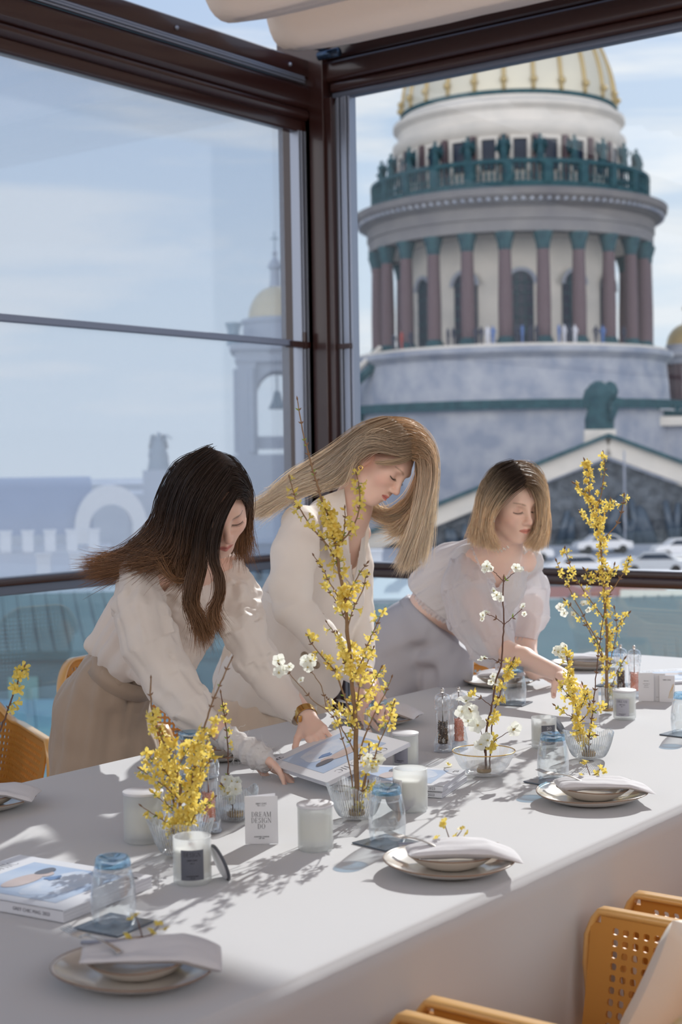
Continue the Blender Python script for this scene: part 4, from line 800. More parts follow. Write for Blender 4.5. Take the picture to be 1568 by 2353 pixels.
# ================================================================== THINGS ON THE TABLE
M_GLASS = clear_mat('clear_glass', (0.965, 0.98, 0.985), 0.80, 0.03, 0.015)
M_GLASSB = clear_mat('blue_glass_base', (0.58, 0.80, 0.94), 0.6, 0.08, 0.02)
M_RIB = clear_mat('ribbed_glass', (0.975, 0.98, 0.98), 0.60, 0.04, 0.05)
M_RIB2 = clear_mat('glass_rib', (0.80, 0.82, 0.84), 0.9, 0.25, 0.06, film=0.15)
M_ACRYL = clear_mat('acrylic', (0.96, 0.97, 0.98), 0.9, 0.05, 0.02)
M_WATER = clear_mat('water', (0.93, 0.95, 0.95), 0.5, 0.06, 0.01)
M_COAST = mat('slate_coaster', (0.10, 0.125, 0.16), 0.25, spec=0.6)
M_FROST = mat('frosted_glass', (0.88, 0.89, 0.89), 0.5, trans=(0.5, (0.94, 0.95, 0.95)))
def frost():
    m = M_FROST; nt = m.node_tree; N = nt.nodes; L = nt.links; out = N['Material Output']; src = out.inputs['Surface'].links[0].from_socket
    tr = N.new('ShaderNodeBsdfTransparent'); tr.inputs['Color'].default_value = (0.93, 0.94, 0.94, 1); ms = N.new('ShaderNodeMixShader'); ms.inputs[0].default_value = 0.50
    L.new(src, ms.inputs[1]); L.new(tr.outputs[0], ms.inputs[2]); L.new(ms.outputs[0], out.inputs['Surface'])
frost()
M_WAX = mat('cream_wax', (0.88, 0.86, 0.77), 0.5, trans=(0.25, (0.92, 0.88, 0.76)))
M_LIDW = mat('white_lid', (0.66, 0.655, 0.68), 0.45); M_LIDG = mat('dark_grey_lid', (0.07, 0.075, 0.09), 0.4)
M_LABG = mat('dark_grey_label', (0.105, 0.11, 0.135), 0.7); M_LABL = mat('light_grey_label', (0.42, 0.42, 0.47), 0.7); M_LABM = mat('mid_grey_label', (0.26, 0.26, 0.31), 0.7)
M_INK = mat('black_ink', (0.02, 0.02, 0.025), 0.6); M_INKG = mat('grey_ink', (0.10, 0.10, 0.13), 0.6); M_INKW = mat('pale_ink', (0.75, 0.75, 0.78), 0.6)
M_PLATE = mat('stoneware_plate', (0.64, 0.585, 0.52), 0.16, spec=0.7, coat=0.4, noise=(14, 0.3, (0.58, 0.52, 0.46))); M_RIM = mat('brown_glaze_rim', (0.24, 0.15, 0.10), 0.25)
M_STEEL = mat('stainless_steel', (0.62, 0.60, 0.58), 0.22, metal=1.0)
M_NAP = mat('white_napkin', (0.74, 0.73, 0.755), 0.85, spec=0.2, bump=(90, 0.15, 0.002), trans=(0.1, (0.8, 0.79, 0.8)))
M_PAPER = mat('white_paper', (0.76, 0.76, 0.79), 0.7, trans=(0.08, (0.8, 0.8, 0.8))); M_PAGES = mat('page_edges', (0.66, 0.66, 0.70), 0.8)
def face_cam(p): return math.atan2(-p[1], -p[0])     # heading from p towards the viewer

# ---- tumblers, upside down on coasters
def make_tumbler(label, loc):
    t = thing('tumbler', label, 'glass', loc, 0, 'upturned drinking glasses with blue bases')
    co = [(0.0325, 0.000), (0.0345, 0.006), (0.0362, 0.025), (0.0366, 0.040), (0.0352, 0.060), (0.0320, 0.080), (0.0285, 0.0975)]
    prof = co + [(0.0278, 0.0965)] + [(r - 0.0016, z) for r, z in reversed(co[:-1])]
    mb = MB(); mb.lathe(prof, 48); mb.build('bowl', M_GLASS, t, smooth=True)
    mb = MB(); mb.lathe([(0.0292, 0.094), (0.0284, 0.100), (0.0272, 0.1065), (0.0255, 0.109), (0.021, 0.1085), (0.012, 0.105), (0.0, 0.1045)], 48); mb.lathe([(0.0290, 0.094), (0.022, 0.0925), (0.0, 0.0930)], 48); mb.build('base', M_GLASSB, t, smooth=True); return t
def make_coaster(label, loc, rz):
    mb = MB(); mb.box((0, 0, 0.0015), (0.092, 0.092, 0.003)); o = mb.build('coaster', M_COAST, bevel=0.0008, loc=loc, rz=rz); tag(o, label, 'coaster', 'dark slate coasters under the glasses'); return o
GL = [(262, 2128, 'upturned blue-based glass beside the shaded plate, left magazine behind it', 'dark slate coaster under the glass beside the shaded plate'), (891, 1938, 'upturned blue-based glass beside the white-napkin plate, tallest branch behind it', 'dark slate coaster under the glass next to the tallest branch'),
      (1272, 1797, 'upturned blue-based glass between wavy bowl and farthest near-side plate', 'dark slate coaster under the glass before the candle reading DO'), (1574, 1688, 'upturned blue-based glass cut off by the right edge', 'dark slate coaster at the right edge'),
      (1183, 1617, 'upturned blue-based glass beside far plate, by the bare forearm', 'dark slate coaster by the bare forearm'), (868, 1705, 'upturned blue-based glass behind the tallest branch, under the hands', 'dark slate coaster behind the tallest branch'),
      (438, 1790, 'upturned blue-based glass seen through the leftmost yellow branches', 'dark slate coaster behind the leftmost yellow branches'), (1412, 1575, 'upturned blue-based glass behind the tall narrow vase', 'dark slate coaster behind the narrow vase')]
g0 = c0 = None
for px, py, lab, clab in GL:
    p = onz(px, py, TZ); q = (p[0], p[1], TZ + 0.0038)
    if g0 is None: g0 = make_tumbler(lab, q); c0 = make_coaster(clab, (p[0], p[1], TZ + 0.0008), 0.1)
    else: dup(g0, lab, q); dup(c0, clab, (p[0] - 0.004, p[1] + 0.002, TZ + 0.0008), rng.uniform(-0.2, 0.35))

# ---- scented candles in frosted glass
def wrap_mesh(me, r):
    """Bend a flat text mesh in its local xy plane round a vertical cylinder of radius r, facing +x."""
    for v in me.vertices: a = v.co.x / r; y = v.co.y; h = v.co.z; v.co = ((r + h) * math.cos(a), (r + h) * math.sin(a), y)
def make_candle(label, loc, rz, S=1.0, lid=None, lab=None, words=None, ink=None, wick=True, lab_a=0.0):
    t = thing('candle', label, 'candle', loc, rz, 'scented candles in frosted glass'); R, Hh = 0.0345 * S, 0.084 * S
    mb = MB(); mb.lathe([(0.0, 0.003), (R * 0.9, 0.0), (R, 0.004), (R, Hh), (R - 0.0012, Hh + 0.0006), (R - 0.0024, Hh), (R - 0.0024, 0.012 * S), (0.0, 0.012 * S)], 64); mb.build('jar', M_FROST, t, smooth=False, autos=40)
    top = 0.064 * S; mb = MB(); mb.lathe([(0, 0.0125 * S + 0.008), (R - 0.0045, 0.0125 * S + 0.008), (R - 0.0045, top), (0, top)], 48); mb.build('wax', M_WAX, t, smooth=False, autos=40)
    if lid is None and wick: mb = MB(); mb.box((0, 0, top + 0.003), (0.0015, 0.013, 0.008)); mb.build('wooden_wick', mat('burnt_wood', (0.30, 0.10, 0.05), 0.7), t)
    if lid is not None: mb = MB(); mb.lathe([(0, Hh - 0.001), (R - 0.004, Hh - 0.001), (R - 0.004, Hh + 0.001), (R + 0.0012, Hh + 0.001), (R + 0.0018, Hh + 0.003), (R + 0.0012, Hh + 0.0055), (R - 0.001, Hh + 0.0065), (0, Hh + 0.0065)], 64); mb.build('lid', lid, t, smooth=False, autos=35)
    if lab is not None:
        a = 0.021 * S / R; r2 = R + 0.0004; vs = []; n = 20
        for i in range(n + 1):
            an = lab_a - a + 2 * a * i / n; vs += [(r2 * math.cos(an), r2 * math.sin(an), 0.012 * S), (r2 * math.cos(an), r2 * math.sin(an), 0.066 * S)]
        mb = MB(); mb.add(vs, [(2 * i, 2 * i + 2, 2 * i + 3, 2 * i + 1) for i in range(n)]); lb = mb.build('label', lab, t, smooth=True)
        for (wd, sz, z) in words:
            tx = (serif_mesh if wd in ('DESIGN', 'DREAM', 'DO') else text_mesh)(wd, sz * S * (1.15 if wd in ('DESIGN', 'DREAM', 'DO') else 1), 'lettering', ink, lb, (0, 0, 0)); wrap_mesh(tx.data, r2 + 0.0003)
            for v in tx.data.vertices: v.co.z += z * S
            tx.rotation_euler = (0, 0, lab_a)
    return t
def cpos(px, py): p = onz(px, py, TZ); return (p[0], p[1], TZ + 0.0008)
small = [('GREY CHIC', 0.0036, 0.048), ('No. 3', 0.0032, 0.0425), ('SCENTED CANDLE', 0.0026, 0.0195), ('NET 200', 0.0024, 0.0160)]
def fc(px, py, off=0.0): p = onz(px, py, TZ); return face_cam(p) + off
make_candle('lidded frosted candle with no label, between printed card and ribbed bowl', cpos(726, 1952), 0, 0.98, lid=M_LIDW)
make_candle('lidded frosted candle behind the leftmost yellow branches', cpos(331, 1934), 0, 1.12, lid=M_LIDW)
make_candle('open frosted candle with dark DESIGN label and wooden wick, dark lid leaning on it', cpos(443, 2028), fc(443, 2028), 0.98, lab=M_LABG, words=[('DESIGN', 0.0098, 0.058)] + small, ink=M_INK)
make_candle('lidded frosted candle with grey DESIGN label, behind the open candle', cpos(933, 1760), fc(933, 1760, -0.45), 0.90, lid=M_LIDW, lab=M_LABM, words=[('DESIGN', 0.0098, 0.058)] + small, ink=M_INK, lab_a=0.0)
make_candle('open frosted candle with cream wax behind the tall glass, disc lid before it', cpos(944, 1862), fc(944, 1862, -1.1), 1.06, lab=M_PAPER, words=[('DREAM', 0.0098, 0.058)] + small, ink=M_INKG, wick=False)
make_candle('open frosted candle with dark label reading DO', cpos(1251, 1718), fc(1251, 1718, 0.42), 0.93, lab=M_LABG, words=[('DO', 0.0105, 0.058)] + small, ink=M_INKW)
make_candle('lidded frosted candle with light DREAM label near the narrow vase', cpos(1436, 1652), fc(1436, 1652, -0.2), 0.92, lid=M_LIDW, lab=M_LABL, words=[('DREAM', 0.0098, 0.058)] + small, ink=M_INKG)
def lid_obj(label, m, c, n, R=0.0345):
    """A loose lid leaning: centre c, facing n."""
    mb = MB(); mb.lathe([(0, -0.002), (R - 0.004, -0.002), (R - 0.004, 0), (R, 0), (R + 0.0012, 0.002), (R, 0.0045), (R - 0.002, 0.0055), (0, 0.0055)], 56); o = mb.build('candle_lid', [m, M_LIDW], smooth=False, autos=35, loc=tuple(c)); [setattr(pl, 'material_index', 1) for pl in o.data.polygons if pl.center.z < -0.0005]; o.rotation_euler = Vector(tuple(n)).to_track_quat('Z', 'Y').to_euler(); return tag(o, label, 'lid', 'loose candle lids')
p = onz(505, 2022, TZ); lid_obj('dark grey lid leaning against the open DESIGN candle', M_LIDG, (p[0], p[1], TZ + 0.030), cw((0.86, 0.38, -0.34)))
p = onz(1288, 1688, TZ); lid_obj('dark grey lid leaning behind the candle reading DO', M_LIDG, (p[0] - 0.01, p[1], TZ + 0.024), cw((0.75, 0.55, 0.25)), 0.032)
p = onz(922, 1868, TZ); lid_obj('pale grey lid propped upright before the open cream candle', mat('pale_grey_lid', (0.33, 0.33, 0.36), 0.6), (p[0], p[1], TZ + 0.0335), cw((-0.12, 0.30, 0.95)), 0.031)

# ---- glass bowls
def make_bowl(name, label, loc, R, Hh, foot, wave, ribs, lobes=5, dots=False, rim=None, rz=0.0, power=0.55, tall=False, ph=0.0):
    t = thing(name, label, 'bowl' if not tall else 'vase', loc, rz, None); K = 16; prof = []
    for k in range(K + 1):
        u = k / K; r = foot + (R - foot) * u ** power; prof.append((r, 0.003 + Hh * u ** 1.15))
    seg = ribs * 4 if ribs else 180
    def rf(inner):
        def f(r, z, a, k):
            u = (z - 0.003) / Hh; w = max(0, u) ** 3 * wave; zz = z + w * (math.sin(lobes * a + ph) + 0.35 * math.sin(2 * lobes * a + 1 + ph)) * 0.5; rr = r * (1 + 0.05 * w / 0.01 * max(0, u) ** 2 * math.sin(lobes * a + 0.7 + ph))
            if ribs and not inner: rr += 0.0011 * math.cos(ribs * a) * min(1, u * 5 + 0.2)
            if dots and not inner: rr += 0.0010 * math.cos(60 * a + (k % 2) * math.pi) * math.sin(u * 60)
            return (rr - (0.0022 if inner else 0), zz)
        return f
    mb = MB(); mb.lathe([(0.0, 0.003), (foot * 0.7, 0.001)] + prof, seg, rfun=lambda r, z, a, k: rf(False)(r, z, a, k) if k >= 2 else (r, z))
    pin = [(r, max(z, 0.007)) for r, z in prof]; mb.lathe([(0.0, 0.007)] + pin, seg, rfun=lambda r, z, a, k: rf(True)(r, z, a, k) if k >= 1 else (r, z))
    if ribs:
        for i in range(ribs):
            a = 2 * math.pi * i / ribs; q = []
            for k in range(2, K + 1): r0, z0 = rf(False)(prof[k][0], prof[k][1], a, k + 2); q.append(((r0 + 0.0002) * math.cos(a), (r0 + 0.0002) * math.sin(a), z0))
            mb.tube(q, 0.00075, 5, 1, cap=False)
    o = mb.build('glass_wall', [M_RIB, M_RIB2], t, smooth=True)
    lip = MB(); pts = []
    for i in range(121): a = 2 * math.pi * i / 120; r0, z0 = rf(False)(prof[-1][0], prof[-1][1], a, K); pts.append(((r0 - 0.001) * math.cos(a), (r0 - 0.001) * math.sin(a), z0))
    lip.tube(pts, 0.0013, 8, cap=False); lip.build('lip', rim or M_GLASS, t, smooth=True)
    hw = 0.42 if not tall else 0.7; rw = foot + (R - foot) * (hw ** (1 / 1.15)) ** power - 0.003
    mb = MB(); mb.lathe([(0, 0.003 + Hh * hw), (rw, 0.003 + Hh * hw)], 48); mb.build('water', M_WATER, t, smooth=True)
    fr = MB(); fr.lathe([(0, 0.0085), (0.016, 0.0085), (0.017, 0.011), (0.017, 0.017), (0, 0.018)], 32)
    for i in range(60): a = i * 2.4; r = 0.0155 * math.sqrt(i / 60); fr.tube([(r * math.cos(a), r * math.sin(a), 0.017), (r * math.cos(a), r * math.sin(a), 0.024)], [0.0006, 0.0003], 4)
    fr.build('pin_holder', mat('brass_pins', (0.42, 0.28, 0.12), 0.4, metal=0.7), t); return t
def bpos(px, py): p = onz(px, py, TZ); return (p[0], p[1], TZ + 0.0006)
BM = make_bowl('ribbed_bowl', 'wavy-rimmed ribbed glass bowl holding the tallest yellow branch', bpos(820, 1882), 0.058, 0.066, 0.026, 0.013, 60, 5, ph=2.2)
BL = make_bowl('ribbed_bowl', 'wavy-rimmed ribbed glass bowl behind the open DESIGN candle', bpos(418, 1966), 0.061, 0.064, 0.027, 0.012, 56, 5, ph=0.8)
BS = make_bowl('ribbed_bowl', 'small ribbed glass bowl behind the DREAM DESIGN DO card', bpos(542, 1885), 0.045, 0.060, 0.028, 0.012, 50, 4, power=0.4, ph=3.6)
BR = make_bowl('dimpled_bowl', 'round dimpled glass bowl with thin gold rim, white blossom twig in it', bpos(1113, 1783), 0.074, 0.056, 0.030, 0.0, 0, dots=True, rim=M_GOLD, power=0.62)
BW = make_bowl('ribbed_bowl', 'wavy-rimmed ribbed glass bowl in front of the standing white card', bpos(1354, 1745), 0.060, 0.062, 0.028, 0.011, 60, 5, ph=4.4)
BV = make_bowl('narrow_vase', 'narrow ribbed glass vase holding the far tall yellow branch', bpos(1397, 1640), 0.0165, 0.072, 0.014, 0.0, 18, tall=True)
BX = make_bowl('ribbed_bowl', 'ribbed glass bowl past the left edge holding the cut-off branch', (onz(-90, 1900, TZ)[0], onz(-90, 1900, TZ)[1], TZ + 0.0006), 0.055, 0.062, 0.026, 0.011, 56, 5)

# ---- acrylic salt and pepper mills
def make_mill(label, loc, cat, filling, f2, S=1.0):
    t = thing('pepper_mill' if cat == 'pepper mill' else 'salt_mill', label, cat, loc, 0, None)
    body = [(0.0, 0.0), (0.0245, 0.0), (0.0250, 0.003), (0.0238, 0.020), (0.0242, 0.022), (0.0236, 0.026), (0.0215, 0.034), (0.0185, 0.052), (0.0178, 0.075), (0.0190, 0.098), (0.0200, 0.101), (0.0190, 0.104), (0.0188, 0.108)]
    cap = [(0.0188, 0.1085), (0.0215, 0.111), (0.0218, 0.117), (0.0205, 0.120), (0.0226, 0.127), (0.0220, 0.137), (0.0180, 0.147), (0.0100, 0.152), (0.0, 0.1525)]
    sc = lambda P: [(r * S, z * S) for r, z in P]
    mb = MB(); mb.lathe(sc(body), 40); mb.build('body', M_ACRYL, t, smooth=True)
    mb = MB(); mb.lathe(sc(cap), 40); mb.lathe(sc([(0.0135, 0.110), (0.0150, 0.130), (0.0110, 0.142), (0, 0.144)]), 32); mb.build('head', M_ACRYL, t, smooth=True)
    mb = MB(); mb.lathe(sc([(0.0205, 0.001), (0.0200, 0.018), (0.0, 0.019)]), 32); mb.build('grinder', clear_mat('smoky_acrylic', (0.80, 0.83, 0.86), 0.8, 0.12, 0.05), t, smooth=True)
    fl = MB(); r = random.Random(len(label))
    fl.lathe(sc([(0.0, 0.021), (0.0115, 0.021), (0.0118, 0.076), (0.0, 0.078)]), 20, mi=0)
    for k in range(260): a = r.uniform(0, 6.28); z = r.uniform(0.022, 0.080); rr = r.uniform(0.0108, 0.0125); q = r.uniform(0.0013, 0.0021) * S; fl.ball((rr * math.cos(a) * S, rr * math.sin(a) * S, z * S), q, 6, mi=r.choice((0, 0, 1)))
    fl.build('filling', [filling, f2], t, smooth=cat == 'pepper mill')
    mb = MB(); mb.tube([(0, 0, 0.078 * S), (0, 0, 0.156 * S)], 0.0016, 8); mb.lathe(sc([(0, 0.1525), (0.006, 0.153), (0.0062, 0.1535), (0.004, 0.1555), (0.0055, 0.159), (0.0045, 0.164), (0, 0.165)]), 20); mb.build('knob', M_STEEL, t, smooth=True); return t
M_PEP, M_PEP2 = mat('peppercorn', (0.05, 0.032, 0.022), 0.6), mat('pale_peppercorn', (0.36, 0.26, 0.16), 0.6); M_SAL, M_SAL2 = mat('pink_salt', (0.80, 0.38, 0.28), 0.4, trans=(0.3, (0.9, 0.45, 0.33))), mat('pale_pink_salt', (0.86, 0.60, 0.50), 0.4, trans=(0.3, (0.9, 0.65, 0.55)))
make_mill('clear mill full of black peppercorns between glass and dimpled bowl', bpos(1019, 1727), 'pepper mill', M_PEP, M_PEP2, 0.98)
make_mill('clear mill of pink salt beside the dimpled bowl', bpos(1056, 1720), 'salt mill', M_SAL, M_SAL2, 0.96)
make_mill('clear mill of pink salt behind the leftmost yellow branches', bpos(481, 1912), 'salt mill', M_SAL, M_SAL2, 1.02)
make_mill('clear mill of peppercorns half hidden behind the leftmost yellow branches', bpos(452, 1872), 'pepper mill', M_PEP, M_PEP2, 0.98)
make_mill('clear mill of peppercorns behind the lidded DREAM candle', bpos(1428, 1597), 'pepper mill', M_PEP, M_PEP2, 0.96)
make_mill('clear mill of pink salt at the far end, next to the small cards', bpos(1459, 1603), 'salt mill', M_SAL, M_SAL2, 0.98)

# ---- place settings
def make_plate(name, label, loc, R, Hh, seed, group):
    t = thing(name, label, 'plate', loc, 0, group); f = R * 0.58
    def wob(r, z, a, k): e = (r / R) ** 3; return (r * (1 + 0.012 * e * math.sin(3 * a + seed)), z + 0.0020 * e * math.sin(2 * a + seed * 2))
    prof = [(0, 0.0022), (f * 0.85, 0.0), (f, 0.0015), (R * 0.80, Hh * 0.42), (R * 0.97, Hh * 0.88), (R, Hh), (R - 0.0015, Hh + 0.001), (R * 0.95, Hh * 0.92), (R * 0.80, Hh * 0.55), (f * 1.08, 0.0062), (f * 0.9, 0.0048), (0, 0.0048)]
    mb = MB(); mb.lathe(prof, 96, rfun=wob); mb.build('dish', M_PLATE, t, smooth=True)
    lip = MB(); pts = []
    for i in range(97): a = 2 * math.pi * i / 96; r, z = wob(R - 0.0004, Hh + 0.0004, a, 0); pts.append((r * math.cos(a), r * math.sin(a), z))
    lip.tube(pts, 0.0013, 8, cap=False); lip.build('glazed_rim', M_RIM, t, smooth=True); return t
def make_napkin(label, loc, rz, seed, L=0.20, Wd=0.105):
    """A napkin folded to a pad, rolled end up towards the fork."""
    n, m = 44, 20; vs = []; 
    for s_ in (1, -1):
        for i in range(n + 1):
            for j in range(m + 1):
                u, v = i / n * 2 - 1, j / m * 2 - 1; e = max(0, (1 - abs(u) ** 6) * (1 - abs(v) ** 5)) ** 0.4
                th = (0.0075 + 0.003 * math.sin(2.2 * u + seed) + 0.003 * fbm((u * 1.5, v * 2, seed), 1.4)) * e
                wd = Wd / 2 * (0.86 + 0.16 * u + 0.05 * math.sin(3 * u + seed)); x = u * L / 2; y = v * wd + 0.006 * math.sin(2.6 * u + seed)
                arch = 0.003 * math.cos(u * 1.5) - 0.012 * max(0, u - 0.45) * 2 + 0.002 * math.sin(v * 3 + 1.5 * u)
                fold = 0.0018 * math.sin(v * 3.2 + 2 * u + seed) * e if s_ > 0 else 0
                vs.append((x, y, 0.010 + arch + s_ * th + fold))
    k = (n + 1) * (m + 1); f = [(a * (m + 1) + b, (a + 1) * (m + 1) + b, (a + 1) * (m + 1) + b + 1, a * (m + 1) + b + 1) for a in range(n) for b in range(m)]
    mb = MB(); mb.add(vs, f + [tuple(k + q for q in reversed(ff)) for ff in f]); o = mb.build('napkin', M_NAP, smooth=True, loc=loc, rz=rz); tag(o, label, 'napkin', 'folded white napkins on the plates')
    # the tucked-under end beside the fork
    return o
def make_fork(label, loc, rz, tilt):
    t = thing('fork', label, 'fork', loc, rz, 'forks tucked in the napkins'); 
    mb = MB()
    for k in range(4): y = (k - 1.5) * 0.0050; mb.tube([(0.000, y, 0.0035), (-0.022, y, 0.0010), (-0.044, y * 1.02, 0.0030)], [0.0014, 0.0013, 0.0007], 8)
    mb.tube([(0.0, -0.006, 0.0035), (0.001, 0, 0.0038), (0.0, 0.006, 0.0035)], [0.0012, 0.0018, 0.0012], 8); mb.build('tines', M_STEEL, t, smooth=True)
    mb = MB(); vs = []
    for i in range(17):
        u = i / 16; x = -0.002 + 0.075 * u; w = 0.0095 * math.exp(-(u / 0.10) ** 2) + 0.0028 + 0.004 * u ** 3; z = 0.0040 + 0.004 * math.sin(u * 3)
        vs += [(x, -w, z), (x, -w * .6, z + 0.0012), (x, w * .6, z + 0.0012), (x, w, z), (x, 0, z - 0.0010)]
    mb.add(vs, [(i * 5 + j, i * 5 + (j + 1) % 5, (i + 1) * 5 + (j + 1) % 5, (i + 1) * 5 + j) for i in range(16) for j in range(5)] + [(0, 4, 3, 2, 1), tuple(range(80, 85))]); mb.build('handle', M_STEEL, t, smooth=True); t.rotation_euler = (0, tilt, rz); return t
def make_knife(label, loc, rz):
    t = thing('knife', label, 'knife', loc, rz, 'table knives beside the napkins')
    mb = MB(); mb.tube([(0, 0, 0.004), (0.045, 0, 0.004), (0.085, 0, 0.004), (0.092, 0, 0.004)], [0.0045, 0.0065, 0.0055, 0.002], 10, flat=0.6); mb.build('handle', mat('grey_handle', (0.34, 0.35, 0.42), 0.3, metal=0.3), t, smooth=True)
    mb = MB(); mb.prism([(0.088, -0.004), (0.165, -0.007), (0.185, 0.001), (0.178, 0.006), (0.088, 0.004)], 0.0032, 0.0046); mb.build('blade', M_STEEL, t, bevel=0.0004); return t
M_YEL = mat('forsythia_petal', (0.88, 0.69, 0.13), 0.5, trans=(0.42, (0.92, 0.74, 0.12)), noise=(240, 0.5, (0.90, 0.80, 0.32))); M_WHT = mat('white_petal', (0.86, 0.87, 0.82), 0.5, trans=(0.45, (0.93, 0.94, 0.86)))
M_BARK = mat('dark_twig_bark', (0.13, 0.065, 0.045), 0.8, bump=(300, 0.5, 0.001)); M_BARK2 = mat('brown_branch_bark', (0.27, 0.165, 0.085), 0.8, bump=(260, 0.6, 0.001), noise=(80, 0.6, (0.20, 0.11, 0.06)))
M_LEAF = mat('bud_green', (0.33, 0.45, 0.10), 0.5, trans=(0.4, (0.5, 0.65, 0.12))); M_BUDS = mat('bud_brown', (0.20, 0.11, 0.06), 0.7)
def make_sprig(label, loc, rz, seed):
    t = thing('blossom_sprig', label, 'sprig', loc, rz, 'small yellow sprigs laid on the napkins'); r = random.Random(seed); mb = MB(); fl = MB()
    pts = [(0, 0, 0.001), (0.016, 0.004, 0.004), (0.030, 0.001, 0.008), (0.042, 0.008, 0.018)]; mb.tube(pts, [0.0014, 0.0013, 0.0011, 0.0007], 8); tw = [(0.018, 0.004, 0.004), (0.014, 0.010, 0.020), (0.010, 0.012, 0.034)]; mb.tube(tw, [0.001, 0.0009, 0.0006], 8); mb.build('stem', M_BARK, t, smooth=True)
    for c in ((0.030, 0.002, 0.010), (0.042, 0.008, 0.019), (0.010, 0.012, 0.034), (0.004, 0.008, 0.030), (-0.006, 0.002, 0.006), (0.052, 0.004, 0.012)): flower(fl, np.array(c), (r.uniform(-1, 1), r.uniform(-1, 1), r.uniform(0.2, 1)), 0.0085, 4, 0, 0.5, seed=r.random())
    fl.build('blossoms', M_YEL, t, smooth=True); return t
head = math.atan2(RIGHT[1], RIGHT[0])     # heading of the picture's right in plan
SET = [('nearest the camera in shade', 312, 2225, True, True, 0.238), ('in sun beside the tall glass', 1032, 1982, True, True, 0.236), ('in sun at the right, farthest on the near side', 1360, 1826, True, True, 0.238),
       ('cut off by the left edge', -46, 1842, True, False, 0.236), ('behind the tallest branch, under the standing women', 866, 1650, True, False, 0.236), ('by the bare forearm', 1150, 1566, False, False, 0.236), ('farthest away, behind the narrow vase', 1345, 1526, False, False, 0.236), ('behind the leftmost yellow branches', 500, 1728, True, False, 0.236)]
for i, (where, px, py, fork, sprig, D) in enumerate(SET):
    c = onz(px, py, TZ + 0.015); c = np.array([c[0], c[1], TZ + 0.0012])
    if i == 0: P1 = make_plate('dinner_plate', 'large beige stoneware plate ' + where, c, D / 2, 0.022, 1.0, 'large beige dinner plates'); P2 = make_plate('side_plate', 'small beige plate on the plate ' + where, c + [0.008, 0.0, 0.0062], 0.078, 0.024, 2.0, 'small beige plates on the dinner plates')
    else: dup(P1, 'large beige stoneware plate ' + where, c, rng.uniform(0, 6)); dup(P2, 'small beige plate on the plate ' + where, c + [0.008, 0.0, 0.0062], rng.uniform(0, 6))
    far = i >= 3; rz = head + (0.10 if not far else -0.35)
    if i in (5, 6, 7, 3): rz = head + 0.0
    o_ = RIGHT * 0.024 + np.array([0, 0, 0.0]) * 1; o_ = np.array([o_[0], o_[1], 0]) ; nz_ = c + o_ + np.array([0, 0, 0.0285]) + np.array([-BACK[0], -BACK[1], 0]) * -0.006
    make_napkin('folded napkin on the plate ' + where, nz_, rz, i * 1.7)
    if fork:
        L_ = -0.088; fp = c + np.array([RIGHT[0], RIGHT[1], 0]) * (L_ + 0.012) + np.array([0, 0, 0.052]) + np.array([BACK[0], BACK[1], 0]) * -0.020
        make_fork('steel fork tucked in the napkin ' + where, fp, head - 0.65, math.radians(9))
        kp = c + np.array([RIGHT[0], RIGHT[1], 0]) * (-0.088) + np.array([0, 0, 0.030]) + np.array([BACK[0], BACK[1], 0]) * -0.058
        make_knife('table knife behind the napkin ' + where, kp, head - 0.02)
    if sprig: make_sprig('tiny yellow sprig on the napkin ' + where, c + np.array([RIGHT[0], RIGHT[1], 0]) * (-0.012) + np.array([0, 0, 0.041]) + np.array([BACK[0], BACK[1], 0]) * -0.034, head + 0.2, i)

# ---- magazines
M_COVER = mat('glossy_cover', (0.70, 0.71, 0.75), 0.3, spec=0.5)
def flat_poly(name, pts, m, parent, z): mb = MB(); mb.prism(pts, z, z + 0.0002); return mb.build(name, m, parent)
def picture(parent, x0, y0, x1, y1, z, seed):
    """A soft blue fashion photograph: ground, hat and robe shapes, a reclining figure."""
    W, H_ = x1 - x0, y1 - y0; q = lambda P: [(x0 + a * W, y0 + b * H_) for a, b in P]
    flat_poly('cover_photo', q([(0, 0), (1, 0), (1, 1), (0, 1)]), mat('photo_sky_blue', (0.36, 0.47, 0.66), 0.3, noise=(14, 0.8, (0.50, 0.58, 0.70))), parent, z)
    blob = lambda cx, cy_, rx, ry, n=22, w=0.1, s=0: q([(cx + rx * math.cos(t) * (1 + w * math.sin(3 * t + s)), cy_ + ry * math.sin(t) * (1 + w * math.cos(2 * t + s))) for t in [2 * math.pi * k / n for k in range(n)]])
    flat_poly('cover_photo', blob(0.5, 0.33, 0.42, 0.25, w=0.16, s=seed), mat('photo_robe_white', (0.60, 0.65, 0.74), 0.3, noise=(30, 0.8, (0.42, 0.52, 0.68))), parent, z + 0.0003)
    flat_poly('cover_photo', blob(0.42, 0.68, 0.26, 0.11, w=0.05, s=seed), mat('photo_skin', (0.50, 0.40, 0.37), 0.3, noise=(20, 0.6, (0.58, 0.50, 0.48))), parent, z + 0.0006)
    flat_poly('cover_photo', blob(0.70, 0.66, 0.10, 0.09, w=0.03), mat('photo_skin', (0.56, 0.38, 0.31)), parent, z + 0.0007)
    flat_poly('cover_photo', blob(0.78, 0.70, 0.13, 0.07, w=0.08), mat('photo_dark_hair', (0.10, 0.10, 0.12), 0.3), parent, z + 0.0009)
    flat_poly('cover_photo', blob(0.62, 0.50, 0.09, 0.05, w=0.3, s=2), mat('photo_blue_flowers', (0.12, 0.22, 0.42), 0.3), parent, z + 0.0010)
